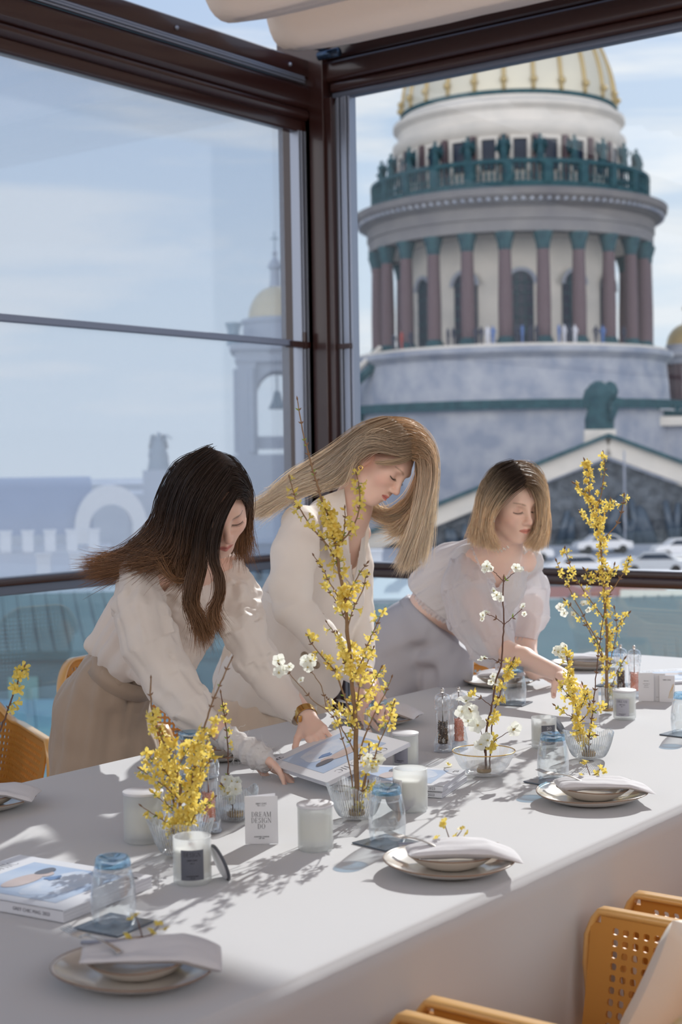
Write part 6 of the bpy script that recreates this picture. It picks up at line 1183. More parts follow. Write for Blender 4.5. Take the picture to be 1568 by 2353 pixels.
# ---- head: local axes x = face direction, y = the person's left, z = crown
class Head:
    def __init__(h, px, py, d, f, u, scale=1.0):
        h.c = J(px, py, d); f = nrm(cw(f)); u = cw(u); u = nrm(u - f * (u @ f)); h.R = np.stack([f, np.cross(u, f), u], 1); h.s = scale
    def w(h, x, y, z): return h.c + h.R @ (np.array([x, y, z]) * h.s)
    def loc(h, V): return ((V - h.c) @ h.R) / h.s
    def sculpt(h, s):
        E = lambda c, r, k=0.02, op='add', R=None: s.ell(h.w(*c), np.array(r) * h.s, h.R if R is None else h.R @ R, k * h.s, op)
        Cn = lambda a, b, ra, rb, k=0.01, op='add': s.cone(h.w(*a), h.w(*b), ra * h.s, rb * h.s, k * h.s, op)
        E((-0.018, 0, 0.030), (0.094, 0.073, 0.085), 0.0)
        E((0.030, 0, 0.000), (0.058, 0.062, 0.085), 0.03)
        E((0.026, 0, -0.045), (0.052, 0.052, 0.060), 0.03)
        for y in (1, -1):
            Cn((-0.005, y * 0.050, -0.055), (0.055, y * 0.020, -0.094), 0.012, 0.012, 0.03)
            E((0.058, y * 0.036, -0.022), (0.022, 0.020, 0.020), 0.03)
        E((0.066, 0, -0.096), (0.017, 0.019, 0.015), 0.03)
        Cn((0.079, -0.024, 0.026), (0.079, 0.024, 0.026), 0.010, 0.010, 0.02)
        for y in (1, -1): E((0.094, y * 0.030, 0.004), (0.013, 0.017, 0.011), 0.016, 'sub')
        E((0.076, 0, -0.058), (0.018, 0.026, 0.022), 0.025)
        Cn((0.085, 0, 0.016), (0.106, 0, -0.024), 0.0060, 0.0075, 0.014)
        E((0.107, 0, -0.030), (0.0095, 0.0085, 0.0080), 0.010)
        for y in (1, -1): E((0.0985, y * 0.0105, -0.0345), (0.0085, 0.0062, 0.0060), 0.006)
        for y in (1, -1): E((0.1035, y * 0.0055, -0.0405), (0.004, 0.0026, 0.0030), 0.003, 'sub')
        for y in (1, -1):
            E((0.0715, y * 0.0305, 0.0015), (0.0125, 0.0155, 0.0115), 0.004)              # lowered lid over the eye
            Cn((0.0815, y * 0.019, -0.0065), (0.0775, y * 0.041, -0.0055), 0.0018, 0.0015, 0.004)
        # lips
        for y in (1, -1):
            Cn((0.0965, 0, -0.0565), (0.0865, y * 0.0200, -0.0615), 0.0046, 0.0018, 0.004)
            Cn((0.0945, 0, -0.0675), (0.0860, y * 0.0180, -0.0625), 0.0058, 0.0020, 0.004)
        for y in (1, -1): Cn((0.1025, 0, -0.0622), (0.0900, y * 0.0205, -0.0622), 0.0011, 0.0010, 0.003, 'sub')
        # ears
        for y in (1, -1):
            a = math.radians(-24) * y; Re = np.array([[math.cos(a), -math.sin(a), 0], [math.sin(a), math.cos(a), 0], [0, 0, 1]])
            E((-0.002, y * 0.0780, -0.014), (0.0185, 0.0090, 0.031), 0.005, 'add', Re)
            E((0.003, y * 0.0875, -0.011), (0.0105, 0.0065, 0.020), 0.003, 'sub', Re)
            E((0.004, y * 0.0760, -0.040), (0.0075, 0.0055, 0.009), 0.005)
    def paint(h, V, lips=(0.62, 0.20, 0.16), brow=(0.22, 0.13, 0.08), skin=(0.66, 0.42, 0.32), blush=0.5, lash=(0.05, 0.03, 0.025), shadow=0.25):
        L = h.loc(V); x, y, z = L[:, 0], L[:, 1], L[:, 2]; C = np.tile(np.array(skin), (len(V), 1)); ay = np.abs(y)
        C *= (1 + 0.05 * vnoise(x * 60, y * 60, z * 60))[:, None]
        def mix(m, col): nonlocal C; C = C * (1 - m[:, None]) + np.array(col) * m[:, None]
        sm = lambda v, a, b: np.clip((v - a) / (b - a), 0, 1)
        g = lambda cx, cy_, cz, r: np.exp(-((x - cx) ** 2 + (ay - cy_) ** 2 + (z - cz) ** 2) / r ** 2)
        mix(0.45 * blush * g(0.065, 0.042, -0.028, 0.024), (0.72, 0.26, 0.20)); mix(0.35 * g(0.112, 0, -0.032, 0.012), (0.72, 0.30, 0.24)); mix(0.5 * g(0.0, 0.080, -0.014, 0.03), (0.72, 0.30, 0.22))
        # lips
        zc = -0.0622; half = 0.0075 * np.clip(1 - (ay / 0.0215) ** 2, 0, 1) ** 0.7 + 0.0003
        m = (x > 0.078) * (ay < 0.021) * sm(half - np.abs(z - zc - 0.0005), -0.0008, 0.0010); mix(m, lips)
        mix((x > 0.078) * (ay < 0.0205) * np.exp(-((z - zc) / 0.0010) ** 2) * 0.75, (0.22, 0.05, 0.045))
        # brows
        zb = 0.0215 + 0.006 * np.sin(np.clip((ay - 0.012) / 0.034, 0, 1) * 2.4); w = 0.0034 * np.clip(1.25 - (ay - 0.012) / 0.048, 0.40, 1)
        m = (x > 0.05) * (ay > 0.010) * (ay < 0.047) * np.clip(1.3 - np.abs(z - zb) / w, 0, 1) * np.minimum(1, sm(ay, 0.010, 0.016)); mix(m * (0.7 + 0.3 * vnoise(x * 500, y * 500, z * 900)), brow)
        # lid shade, lash line
        mix(shadow * g(0.084, 0.031, 0.006, 0.012), (0.40, 0.20, 0.15))
        zl = -0.0062 + 0.0032 * ((ay - 0.031) / 0.015) ** 2
        m = (x > 0.06) * (np.abs(ay - 0.0305) < 0.0155) * np.exp(-((z - zl) / 0.0015) ** 2); mix(m * 0.95, lash)
        return C
def lashes(h, mb):
    for y in (1, -1):
        for k in range(15):
            u = -1 + 2 * k / 14; ay = 0.0305 + 0.0145 * u; x0 = 0.0838 - 0.006 * max(0, u) ** 1.5; z0 = -0.0060 + 0.0030 * u * u
            mb.tube([h.w(x0, y * ay, z0), h.w(x0 + 0.004, y * (ay + 0.0015 * u), z0 - 0.0020), h.w(x0 + 0.007, y * (ay + 0.003 * u), z0 - 0.0015)], [0.0004, 0.0003, 0.0001], 4, 1)

# ---- hand: wrist point, finger direction, palm-facing direction, bend of each finger
def hand(s, wrist, d, n, side, bends, scale=1.0, thumb=(0.6, 0.5), spread=0.06, k=0.006):
    """side = +1 when the thumb lies along cross(d, n), -1 the other way. bends: (index, middle, ring, little) total curl, radians."""
    d = nrm(d); n = np.array(n, float); n = nrm(n - d * (n @ d)); t = np.cross(d, n) * side; wrist = np.array(wrist, float); S = scale; tips = []
    P = lambda a, b, c=0.0: wrist + S * (a * d + b * t + c * n)
    s.path([P(-0.03, 0), P(0.0, 0.0), P(0.035, 0.004)], [0.021 * S, 0.021 * S, 0.022 * S], 0.012, (n, 0.72))
    for b0, b1, r in ((0.010, 0.026, 0.0115), (0.004, 0.009, 0.0115), (-0.004, -0.010, 0.0110), (-0.011, -0.027, 0.0100)):
        s.cone(P(0.005, b0), P(0.082 - abs(b1 - 0.01) * 0.28, b1), 0.013 * S, r * S, 0.010)
    s.ell(P(0.035, 0.024, 0.007), np.array([0.026, 0.013, 0.013]) * S, np.stack([nrm(d + 0.45 * t), nrm(t - 0.45 * d), n], 1), 0.012)   # ball of the thumb
    base = ((0.080, 0.0265), (0.085, 0.0090), (0.081, -0.0090), (0.072, -0.0260)); lens = ((0.040, 0.024, 0.020), (0.045, 0.028, 0.021), (0.041, 0.026, 0.020), (0.032, 0.020, 0.018)); rr = (0.0088, 0.0090, 0.0084, 0.0074)
    for i in range(4):
        a = P(*base[i]); ang = bends[i] * 0.30; sp = spread * (1.5 - i); r = rr[i] * S
        for j in range(3):
            dv = math.cos(ang) * (d + sp * t) + math.sin(ang) * n; dv = nrm(dv); b = a + dv * lens[i][j] * S
            s.cone(a, b, r, r * (0.93 if j < 2 else 0.80), k if j == 0 else 0.003); a = b; r *= 0.93; ang += bends[i] * (0.42 if j == 0 else 0.28)
        tips.append((a, dv, r))
    # thumb leaves the side of the palm near its base
    op, fl = thumb; a = P(0.022, 0.026, 0.004); dv = nrm(0.62 * d + 0.78 * t * (1 - op * 0.5) + op * n); b = a + dv * 0.036 * S
    s.cone(a, b, 0.0125 * S, 0.0105 * S, 0.012); dv2 = nrm(dv + fl * 0.8 * d - 0.25 * t * fl + 0.25 * n * op); c2 = b + dv2 * 0.030 * S
    s.cone(b, c2, 0.0102 * S, 0.0092 * S, 0.003); dv3 = nrm(dv2 + fl * 0.4 * d); e = c2 + dv3 * 0.022 * S; s.cone(c2, e, 0.0092 * S, 0.0078 * S, 0.003)
    tips.append((e, dv3, 0.0078 * S))
    return tips
def nails(mb, tips, n, mi=2):
    for i, (p, d, r) in enumerate(tips):
        nn = -nrm(np.array(n) - d * (d @ np.array(n))); q = p + nn * r * 0.90 - d * 0.001; t = np.cross(d, nn)
        vs = [q + d * a * 0.0065 + t * b * 0.0048 - nn * 0.0010 * b * b for a in (-1, -0.3, 0.4, 1) for b in (-1, -0.35, 0.35, 1)]
        vs = [v - nn * 0.0006 * (1 if i_ // 4 == 3 else 0) + nn * 0.0010 for i_, v in enumerate(vs)]
        mb.add(vs, [(a * 4 + b, a * 4 + b + 1, (a + 1) * 4 + b + 1, (a + 1) * 4 + b) for a in range(3) for b in range(3)], mi)

# ---- hair: strands spread over sheets of guide curves
def resample(G, K=10):
    P = np.array(G, float); return catmull(P, np.linspace(0, 1, K))
def hair_sheet(guides, count, seed, thick=0.006, wid=0.0011, K=22, tuft=0.5, fray=0.01, short=0.12, wave=0.0):
    """guides: list of curves (each a list of world points, root to tip). Returns strand ribbons (V, F) and root-to-tip values."""
    r = np.random.RandomState(seed); G = np.stack([resample(g, 12) for g in guides]); m = len(G)
    V = []; F = []; T = []; o = 0; nclump = max(6, count // 22); cl = r.rand(nclump)
    for k in range(count):
        c = cl[r.randint(nclump)]; u = np.clip(c + r.normal(0, 0.06), 0, 1); u2 = np.clip(u + (c - u) * tuft, 0, 1); L = 1 - short * r.rand() ** 2
        t = np.linspace(0, L, K); uu = (u + (u2 - u) * t) 
        g = catmull(np.moveaxis(G, 0, 0), uu) if m > 1 else np.tile(G[0], (K, 1, 1))
        pts = np.array([catmull(g[i], np.array([t[i]]))[0] for i in range(K)])
        off = r.normal(0, 1, 3) * thick * 0.5; fr = r.normal(0, 1, 3) * fray; ph = r.rand() * 6.28
        pts = pts + off * (0.35 + 0.65 * np.sin(np.pi * np.minimum(t + 0.15, 1)))[:, None] + fr * (t ** 3)[:, None] * 1.2
        if wave: pts += (np.sin(t * 16 + ph * 0.25)[:, None] * RIGHT * wave * (t ** 1.5)[:, None])
        tn = np.gradient(pts, axis=0); tn /= np.linalg.norm(tn, axis=1)[:, None] + 1e-9
        a = r.rand() * 6.28; side = np.cross(tn, BACK + 0.6 * r.normal(0, 1, 3)); side /= np.linalg.norm(side, axis=1)[:, None] + 1e-9; nb = np.cross(tn, side)
        w = wid * (0.55 + 0.9 * r.rand()) * np.clip(1.15 - t ** 4, 0.15, 1)
        ring = np.stack([pts + side * w[:, None], pts + nb * w[:, None] * 0.7, pts - side * w[:, None]], 1).reshape(-1, 3)
        V.append(ring); T.append(np.repeat(t, 3)); i = np.arange(K - 1)[:, None] * 3 + o
        F.append(np.concatenate([np.concatenate([i, i + 1, i + 4, i + 3], 1), np.concatenate([i + 1, i + 2, i + 5, i + 4], 1), np.concatenate([i + 2, i, i + 3, i + 5], 1)])); o += K * 3
    V = np.concatenate(V); F = np.concatenate(F); T = np.concatenate(T); return V, F, T
def hair_colors(V, T, root, tip, seed, lo=0.15, hi=0.75):
    m = np.clip((T - lo) / (hi - lo), 0, 1)[:, None]; C = np.array(root) * (1 - m) + np.array(tip) * m
    ids = np.repeat(np.random.RandomState(seed).rand(len(V) // 66 + 1), 66)[:len(V)]; return C * (0.72 + 0.56 * ids)[:, None]
def hair_mat(name, trans=0.25, rough=0.38):
    m = mat(name, (0.5, 0.4, 0.3), rough + 0.1, spec=0.4, attr='paint', trans=(trans, (1, 1, 1))); return m
def g3(*pts): return [J(*p) for p in pts]

M_SKIN = mat('skin', (0.66, 0.42, 0.32), 0.5, spec=0.35, sss=0.2, attr='paint', bump=(400, 0.06, 0.0006))
M_LASH = mat('eyelash', (0.02, 0.012, 0.01), 0.6); M_NAIL = mat('fingernail', (0.72, 0.44, 0.38), 0.18, spec=0.6)
def body_mesh(name, pieces, head, mb, parent, skin, **paint):
    """One skin: the sculpted pieces, with lashes and nails, as the person's body."""
    Vs = []; Cs = []; Ps = []
    for V, F in pieces:
        V = relax(V, F, 1, 0.4); Ps.append((V, F)); L = head.loc(V); near = (np.linalg.norm(L, axis=1) < 0.17)[:, None]
        Cp = head.paint(V, skin=skin, **paint); base = np.tile(np.array(skin), (len(V), 1)); Cs.append(np.where(near, Cp, base))
    q = np.array([f if len(f) == 4 else (*f, f[-1]) for f in mb.f if len(f) == 4 or len(f) == 3], int).reshape(-1, 4)
    mi = [0] * len(Ps)
    me = np_mesh(name, Ps, [M_SKIN], Cs)
    o = link(me, name, parent)
    if mb.v:
        bm2 = bpy.data.meshes.new(name); n0 = len(me.vertices)
        import bmesh
        bm = bmesh.new(); bm.from_mesh(me); me.materials.append(M_LASH); me.materials.append(M_NAIL); lay = bm.verts.layers.float_color.get('paint')
        vv = [bm.verts.new(v) for v in mb.v]
        for f, m_ in zip(mb.f, mb.m):
            try: fc = bm.faces.new([vv[i] for i in f]); fc.material_index = m_; fc.smooth = True
            except ValueError: pass
        bm.to_mesh(me); bm.free(); bpy.data.meshes.remove(bm2)
    return o
def cloth_part(name, s, m, parent, n=3, w=0.5, fine=None, cut=None):
    V, F = s.mesh(); V = relax(V, F, n, w)
    if fine: V = V + vnormals(V, F) * fine(V)[:, None]
    if cut is not None:
        keep = ~cut(V[F].mean(1)); F = F[keep]
    me = np_mesh(name, [(V, F)], m); return link(me, name, parent)
def bbox(pts, pad=0.15):
    P = np.array([J(*p[:3]) for p in pts]); return P.min(0) - pad, P.max(0) + pad
def projv(V):
    Q = (V - CPOS) @ CM; return np.stack([W_PX / 2 + F_PX * Q[:, 0] / -Q[:, 2], H_PX / 2 - F_PX * Q[:, 1] / -Q[:, 2], -Q[:, 2]], 1)
def in_poly(X, Y, poly):
    c = np.zeros(len(X), bool); n = len(poly)
    for i in range(n):
        (x1, y1), (x2, y2) = poly[i], poly[i - 1]; m = ((y1 > Y) != (y2 > Y)) & (X < (x2 - x1) * (Y - y1) / ((y2 - y1) or 1e-9) + x1); c ^= m
    return c
def field(lo, hi, h): return SDF(lo, hi, h)
def around(pts, h, pad=0.1):
    lo, hi = bbox(pts, pad); return SDF(lo, hi, h)
def hidden_body(pelvis, chest, shoulders, feet, pad=0.9):
    """Trunk, hips and legs under the clothes."""
    P = np.array([pelvis, chest] + list(feet) + list(shoulders)); s = SDF(P.min(0) - 0.2, P.max(0) + 0.2, 0.012)
    s.path([pelvis, (np.array(pelvis) + chest) / 2, chest], [0.115 * pad, 0.095 * pad, 0.105 * pad], 0.05)
    s.cone(shoulders[0], shoulders[1], 0.05, 0.05, 0.05)
    for i, f in enumerate(feet):
        f = np.array(f, float); hip = pelvis * 0.8 + np.array([f[0], f[1], pelvis[2]]) * 0.2; hip[2] = pelvis[2] - 0.06; knee = hip * 0.5 + f * 0.5 + np.array([0, -0.03, 0.02])
        s.path([hip, knee, f + np.array([0, 0, 0.09])], [0.078, 0.050, 0.034], 0.03); s.cone(f + np.array([0, 0.02, 0.045]), f + np.array([0.02, -0.15, 0.03]), 0.035, 0.024, 0.02)
    return s.mesh()
M_BLOUSE = mat('ivory_satin', (0.88, 0.82, 0.765), 0.52, spec=0.4, sheen=0.2, trans=(0.30, (0.88, 0.81, 0.74)), bump=(9, 0.12, 0.015))
M_TAUPE = mat('taupe_crepe', (0.40, 0.305, 0.23), 0.6, spec=0.3, sheen=0.25, bump=(7, 0.3, 0.02))
M_WOOL = mat('white_suiting', (0.93, 0.88, 0.83), 0.75, spec=0.25, trans=(0.20, (0.92, 0.84, 0.74)), bump=(300, 0.05, 0.0008))
M_GREY = mat('grey_suiting', (0.46, 0.455, 0.50), 0.7, spec=0.25, bump=(350, 0.05, 0.0008))
M_GAUZE = mat('white_gauze', (0.80, 0.79, 0.78), 0.9, trans=(0.3, (0.85, 0.84, 0.83)))
M_GOLD = mat('gold', (0.72, 0.47, 0.16), 0.22, metal=1.0)
M_PEARL = mat('pearl', (0.85, 0.80, 0.74), 0.15, spec=0.8)
def sheer_mat():
    m = mat('sheer_organza', (0.80, 0.79, 0.82), 0.8, trans=(0.38, (0.86, 0.85, 0.88)))
    nt = m.node_tree; N = nt.nodes; L = nt.links; out = N['Material Output']; src = out.inputs['Surface'].links[0].from_socket
    tr = N.new('ShaderNodeBsdfTransparent'); ms = N.new('ShaderNodeMixShader'); lw = N.new('ShaderNodeLayerWeight'); lw.inputs['Blend'].default_value = 0.35
    mr = N.new('ShaderNodeMapRange'); mr.inputs['To Min'].default_value = 0.34; mr.inputs['To Max'].default_value = 0.06; L.new(lw.outputs['Facing'], mr.inputs['Value'])
    L.new(mr.outputs[0], ms.inputs[0]); L.new(src, ms.inputs[1]); L.new(tr.outputs[0], ms.inputs[2]); L.new(ms.outputs[0], out.inputs['Surface']); return m
M_SHEER = sheer_mat()
def ground(p, dx=0, dy=0): return np.array([p[0] + dx, p[1] + dy, 0.0])
def hair_obj(name, sheets, mat_, parent, shell=None):
    parts = [(V, F) for V, F, C in sheets]; cols = [C for V, F, C in sheets]
    if shell: parts.append(shell[0:2]); cols.append(shell[2])
    return link(np_mesh(name, parts, mat_, cols), name, parent)
def cap_shell(h, col, grow=1.0, plane=((0.050, 0, 0.050), (0.90, 0, -0.42)), extra=()):
    s = SDF(h.c - 0.17, h.c + 0.17, 0.004)
    s.ell(h.w(-0.020, 0, 0.034), np.array([0.099, 0.078, 0.090]) * h.s * grow, h.R, 0.0)
    for a, b, ra, rb in extra: s.cone(h.w(*a), h.w(*b), ra, rb, 0.03)
    s.half(h.w(*plane[0]), h.R @ np.array(plane[1]))
    for y in (1, -1): s.ell(h.w(-0.002, y * 0.080, -0.022), np.array([0.030, 0.022, 0.040]) * h.s, h.R, 0.006, 'sub')
    V, F = s.mesh(); V = relax(V, F, 2); return V, F, np.tile(np.array(col), (len(V), 1))

# ------------------------------------------------------------------ first woman: dark hair, ivory blouse, taupe trousers
def woman_one():
    H = Head(491, 1157, 3.63, (0.40, -0.62, 0.67), (0.10, 0.78, 0.62)); sk = (0.76, 0.51, 0.41)
    pelvis = J(240, 1635, 4.08); t = thing('woman', 'dark-haired woman in ivory satin blouse and taupe trousers bending over the table', 'woman', ground(pelvis)); base = np.array(t.location)
    N = J(442, 1282, 3.78)
    s = SDF(H.c - np.array([0.25, 0.25, 0.34]), H.c + np.array([0.22, 0.22, 0.17]), 0.0021)
    H.sculpt(s); s.cone(H.w(-0.028, 0, -0.035), N, 0.052, 0.056, 0.03); s.cone(N, J(432, 1330, 3.82), 0.054, 0.062, 0.04)
    s.cone(J(405, 1302, 3.80), J(480, 1302, 3.86), 0.035, 0.035, 0.04)
    head = s.mesh()
    # right hand, gauze-wrapped, pinching the magazine; left hand gripping its top corner
    mb = MB(); lashes(H, mb)
    wr = J(568, 1722, 3.53); d = nrm(J(648, 1772, 3.50) - wr); s = SDF(wr - 0.16, wr + 0.17, 0.0018); pn = cw((-0.35, -0.72, 0.30))
    s.cone(J(505, 1680, 3.56), wr, 0.026, 0.022, 0.01)
    tips = hand(s, wr, d, pn, 1, (0.30, 0.38, 0.5, 0.7), 0.96, (0.30, 0.35)); hr = s.mesh(); nails(mb, tips, pn)
    wl = J(706, 1650, 3.68); d2 = nrm(J(740, 1706, 3.60) - wl); s = SDF(wl - 0.16, wl + 0.17, 0.0018); pn2 = cw((0.35, -0.75, -0.45))
    s.cone(J(672, 1608, 3.74), wl, 0.026, 0.023, 0.01)
    tips = hand(s, wl, d2, pn2, -1, (0.75, 0.9, 1.1, 1.3), 0.84, (0.10, 0.35), spread=0.08); hl = s.mesh(); nails(mb, tips, pn2)
    hid = hidden_body(pelvis, J(405, 1360, 3.86), (J(330, 1312, 3.74), J(520, 1308, 3.9)), (ground(pelvis, -0.13, 0.03), ground(pelvis, 0.10, -0.02)), 0.68)
    o = body_mesh('body', [head, hr, hl, hid], H, mb, None, sk, lips=(0.55, 0.20, 0.17), brow=(0.06, 0.035, 0.025), blush=0.5)
    parts = [o]
    # blouse
    sl1 = [(322, 1318, 3.72, 46), (325, 1400, 3.69, 62), (345, 1480, 3.67, 62), (392, 1570, 3.66, 56), (440, 1628, 3.62, 46), (462, 1652, 3.61, 34)]
    cuff1 = [(455, 1642, 3.61, 33), (500, 1680, 3.58, 31), (522, 1700, 3.565, 29)]
    sl2 = [(528, 1312, 3.90, 40), (548, 1370, 3.86, 49), (556, 1440, 3.80, 48), (592, 1520, 3.80, 44), (625, 1572, 3.78, 40)]
    cuff2 = [(625, 1572, 3.78, 39), (662, 1614, 3.74, 34), (688, 1640, 3.705, 30)]
    tr = [(405, 1345, 3.86, 78), (362, 1420, 3.93, 98), (318, 1470, 3.98, 98)]
    s = around(sl1 + sl2 + cuff1 + cuff2 + tr + [(215, 1490, 4.0)], 0.0042, 0.14)
    limb(s, tr, 0.05); limb(s, [(322, 1312, 3.76, 42), (420, 1300, 3.86, 34), (528, 1308, 3.92, 36)], 0.05)
    limb(s, [(430, 1360, 3.82, 62), (430, 1430, 3.86, 60), (400, 1480, 3.88, 55)], 0.05)
    limb(s, [(226, 1486, 4.02, 30), (290, 1524, 3.90, 28), (350, 1540, 3.84, 28), (415, 1520, 3.86, 26), (445, 1475, 3.9, 30)], 0.045)
    limb(s, sl1, 0.022); limb(s, sl2, 0.022)
    folds(s, sl1, 0.010, 40, 2.2, 1.0); folds(s, sl2, 0.008, 40, 2.5, 5.0); folds(s, [tr[0], tr[2]], 0.010, 38, 2.2, 9.0, 0.22)
    creases(s, J(395, 1590, 3.62), 0.10, cw((0.5, -0.7, 0.2)), 0.005, 60, 2); creases(s, J(585, 1525, 3.7), 0.12, cw((0.2, -0.95, 0.2)), 0.007, 70, 4)
    limb(s, cuff1, 0.006); limb(s, cuff2, 0.006)
    for c, d_ in ((J(528, 1706, 3.56), J(528, 1706, 3.56) - J(480, 1664, 3.59)), (J(692, 1645, 3.70), J(692, 1645, 3.70) - J(660, 1610, 3.74))):
        s.cone(c, c + nrm(d_) * 0.03, 0.027, 0.027, 0.003, 'sub')
    # open collar
    def cut(C):
        q = projv(C); return in_poly(q[:, 0], q[:, 1], [(402, 1240), (404, 1262), (434, 1336), (466, 1262), (468, 1240)]) & (q[:, 2] < 3.80)
    parts.append(cloth_part('blouse', s, M_BLOUSE, None, 2, 0.5, cut=cut))
    # ribbed standing collar along the V
    mb = MB(); mb.tube([J(392, 1258, 3.735), J(400, 1280, 3.70), J(418, 1312, 3.70), J(434, 1342, 3.715)], [0.010, 0.011, 0.010, 0.007], 10, flat=0.4); mb.tube([J(477, 1262, 3.76), J(458, 1300, 3.74), J(434, 1342, 3.715)], [0.009, 0.009, 0.007], 10, flat=0.4)
    parts.append(mb.build('collar', M_BLOUSE, None, smooth=True))
    # trousers with waistband, pocket and pleats
    wt = [(290, 1535, 3.98, 72), (262, 1575, 4.02, 86), (236, 1640, 4.08, 108), (232, 1720, 4.10, 110)]
    s = around(wt + [(236, 1640, 4.3), (236, 1640, 3.9)], 0.0050, 0.18); s2lo = s.lo.copy(); s2lo[2] = 0.04
    s = SDF([s.lo[0], s.lo[1], 0.04], s.lo + s.h * s.n, 0.0055)
    limb(s, wt, 0.03); fl = ground(pelvis)
    for dx, dy, q in ((-0.14, 0.02, (192, 1720, 4.10, 74)), (0.10, -0.03, (285, 1715, 4.08, 78))):
        a = J(*q[:3]); s.path([a, a * 0.5 + (fl + np.array([dx, dy, 0])) * 0.5, fl + np.array([dx, dy, 0.08])], [rp(q[3], q[2]), 0.105, 0.10], 0.03)
    folds(s, [(275, 1560, 4.0), (230, 1900, 4.1)], 0.007, 32, 2.5, 3.0, 0.3)
    a, b = J(333, 1640, 3.93), J(268, 1735, 3.95); s.path([J(372, 1600, 3.93), a, b], [0.006, 0.008, 0.005], 0.012, op='sub')
    s.path([J(300, 1560, 3.91), J(296, 1610, 3.94), J(284, 1700, 3.97)], [0.004, 0.003, 0.003], 0.014, op='sub')
    parts.append(cloth_part('trousers', s, M_TAUPE, None, 2))
    # waistband: a broad ring
    c = J(283, 1545, 3.99); ax = nrm(J(318, 1480, 3.98) - J(262, 1575, 4.02)); u = nrm(np.cross(ax, [0, 0, 1])); w = np.cross(ax, u); mb = MB(); vs = []
    for k, (dz, r) in enumerate(((-0.022, 0.093), (-0.022, 0.097), (0.022, 0.089), (0.022, 0.085))):
        for i in range(40): an = 2 * math.pi * i / 40; vs.append(c + ax * dz + (math.cos(an) * u * 1.03 + math.sin(an) * w) * r)
    mb.add(vs, [(k * 40 + i, k * 40 + (i + 1) % 40, ((k + 1) % 4) * 40 + (i + 1) % 40, ((k + 1) % 4) * 40 + i) for k in range(4) for i in range(40)])
    parts.append(mb.build('waistband', M_TAUPE, None, smooth=True))
    # hair
    A = [g3((482, 1046, 3.66), (425, 1072, 3.68), (388, 1135, 3.72), (362, 1205, 3.76), (305, 1262, 3.80), (250, 1290, 3.84), (206, 1300, 3.86)),
         g3((484, 1042, 3.60), (432, 1080, 3.57), (400, 1150, 3.60), (380, 1220, 3.64), (330, 1268, 3.68), (265, 1305, 3.74), (212, 1316, 3.78)),
         g3((492, 1052, 3.56), (446, 1100, 3.52), (420, 1170, 3.54), (402, 1235, 3.57), (372, 1278, 3.60), (345, 1292, 3.63), (320, 1300, 3.66)),
         g3((505, 1072, 3.53), (462, 1125, 3.49), (441, 1185, 3.50), (428, 1245, 3.52), (412, 1285, 3.54), (398, 1300, 3.56), (380, 1296, 3.60)),
         g3((516, 1085, 3.52), (474, 1140, 3.48), (452, 1200, 3.485), (440, 1262, 3.50), (432, 1300, 3.52), (436, 1330, 3.53), (424, 1352, 3.54))]
    B = [g3((522, 1095, 3.51), (484, 1148, 3.475), (462, 1205, 3.475), (455, 1265, 3.48), (443, 1320, 3.48), (437, 1390, 3.47), (462, 1440, 3.46), (478, 1478, 3.46)),
         g3((530, 1110, 3.505), (494, 1160, 3.47), (475, 1215, 3.47), (466, 1275, 3.47), (462, 1330, 3.47), (446, 1385, 3.46), (458, 1425, 3.46), (466, 1465, 3.46))]
    Cc = [g3((536, 1128, 3.50), (506, 1178, 3.465), (490, 1232, 3.46), (484, 1285, 3.46), (500, 1335, 3.45), (497, 1380, 3.45), (484, 1412, 3.45), (505, 1452, 3.45)),
          g3((541, 1144, 3.50), (516, 1186, 3.465), (500, 1236, 3.46), (495, 1285, 3.455), (512, 1335, 3.45), (508, 1372, 3.45), (492, 1410, 3.45), (512, 1458, 3.45))]
    D = [g3((484, 1042, 3.66), (528, 1052, 3.68), (558, 1092, 3.70), (570, 1140, 3.71), (568, 1185, 3.74), (560, 1225, 3.76), (548, 1262, 3.78)),
         g3((500, 1066, 3.56), (540, 1078, 3.58), (563, 1110, 3.60), (571, 1145, 3.64), (566, 1190, 3.72), (560, 1230, 3.75), (552, 1270, 3.76)),
         g3((528, 1100, 3.51), (550, 1108, 3.53), (564, 1128, 3.57), (570, 1150, 3.62), (564, 1190, 3.71), (556, 1240, 3.74), (560, 1285, 3.74)),
         g3((541, 1142, 3.50), (552, 1136, 3.51), (562, 1142, 3.55), (567, 1156, 3.60), (564, 1180, 3.68), (550, 1220, 3.72), (545, 1260, 3.72))]
    rt, tp = (0.045, 0.028, 0.021), (0.34, 0.17, 0.08); sh = []
    for G, n, sd, th, fr, wv in ((A, 4000, 1, 0.022, 0.018, 0.002), (B, 900, 2, 0.012, 0.012, 0.003), (Cc, 480, 3, 0.008, 0.010, 0.003), (D, 1200, 4, 0.010, 0.016, 0.0)):
        V, F, T = hair_sheet(G, n, sd, th, 0.00058, fray=fr, wave=wv); sh.append((V, F, hair_colors(V, T, rt, tp, sd, 0.35, 0.95)))
    V, F, T = hair_sheet([g3((440, 1300, 3.5), (425, 1330, 3.50), (395, 1322, 3.52), (372, 1290, 3.55)), g3((446, 1300, 3.5), (432, 1336, 3.50), (396, 1330, 3.52), (366, 1280, 3.55))], 50, 5, 0.004, 0.0008); sh.append((V, F, hair_colors(V, T, rt, tp, 5, 0, 0.4)))
    parts.append(hair_obj('hair', sh, hair_mat('dark_brown_hair', 0.18, 0.33), None, cap_shell(H, rt, 1.0)))
    # gauze wrapped round the right wrist and palm
    s = SDF(wr - 0.16, wr + 0.14, 0.0022); nn = nrm(pn - d * (pn @ d)); tt = np.cross(d, nn)
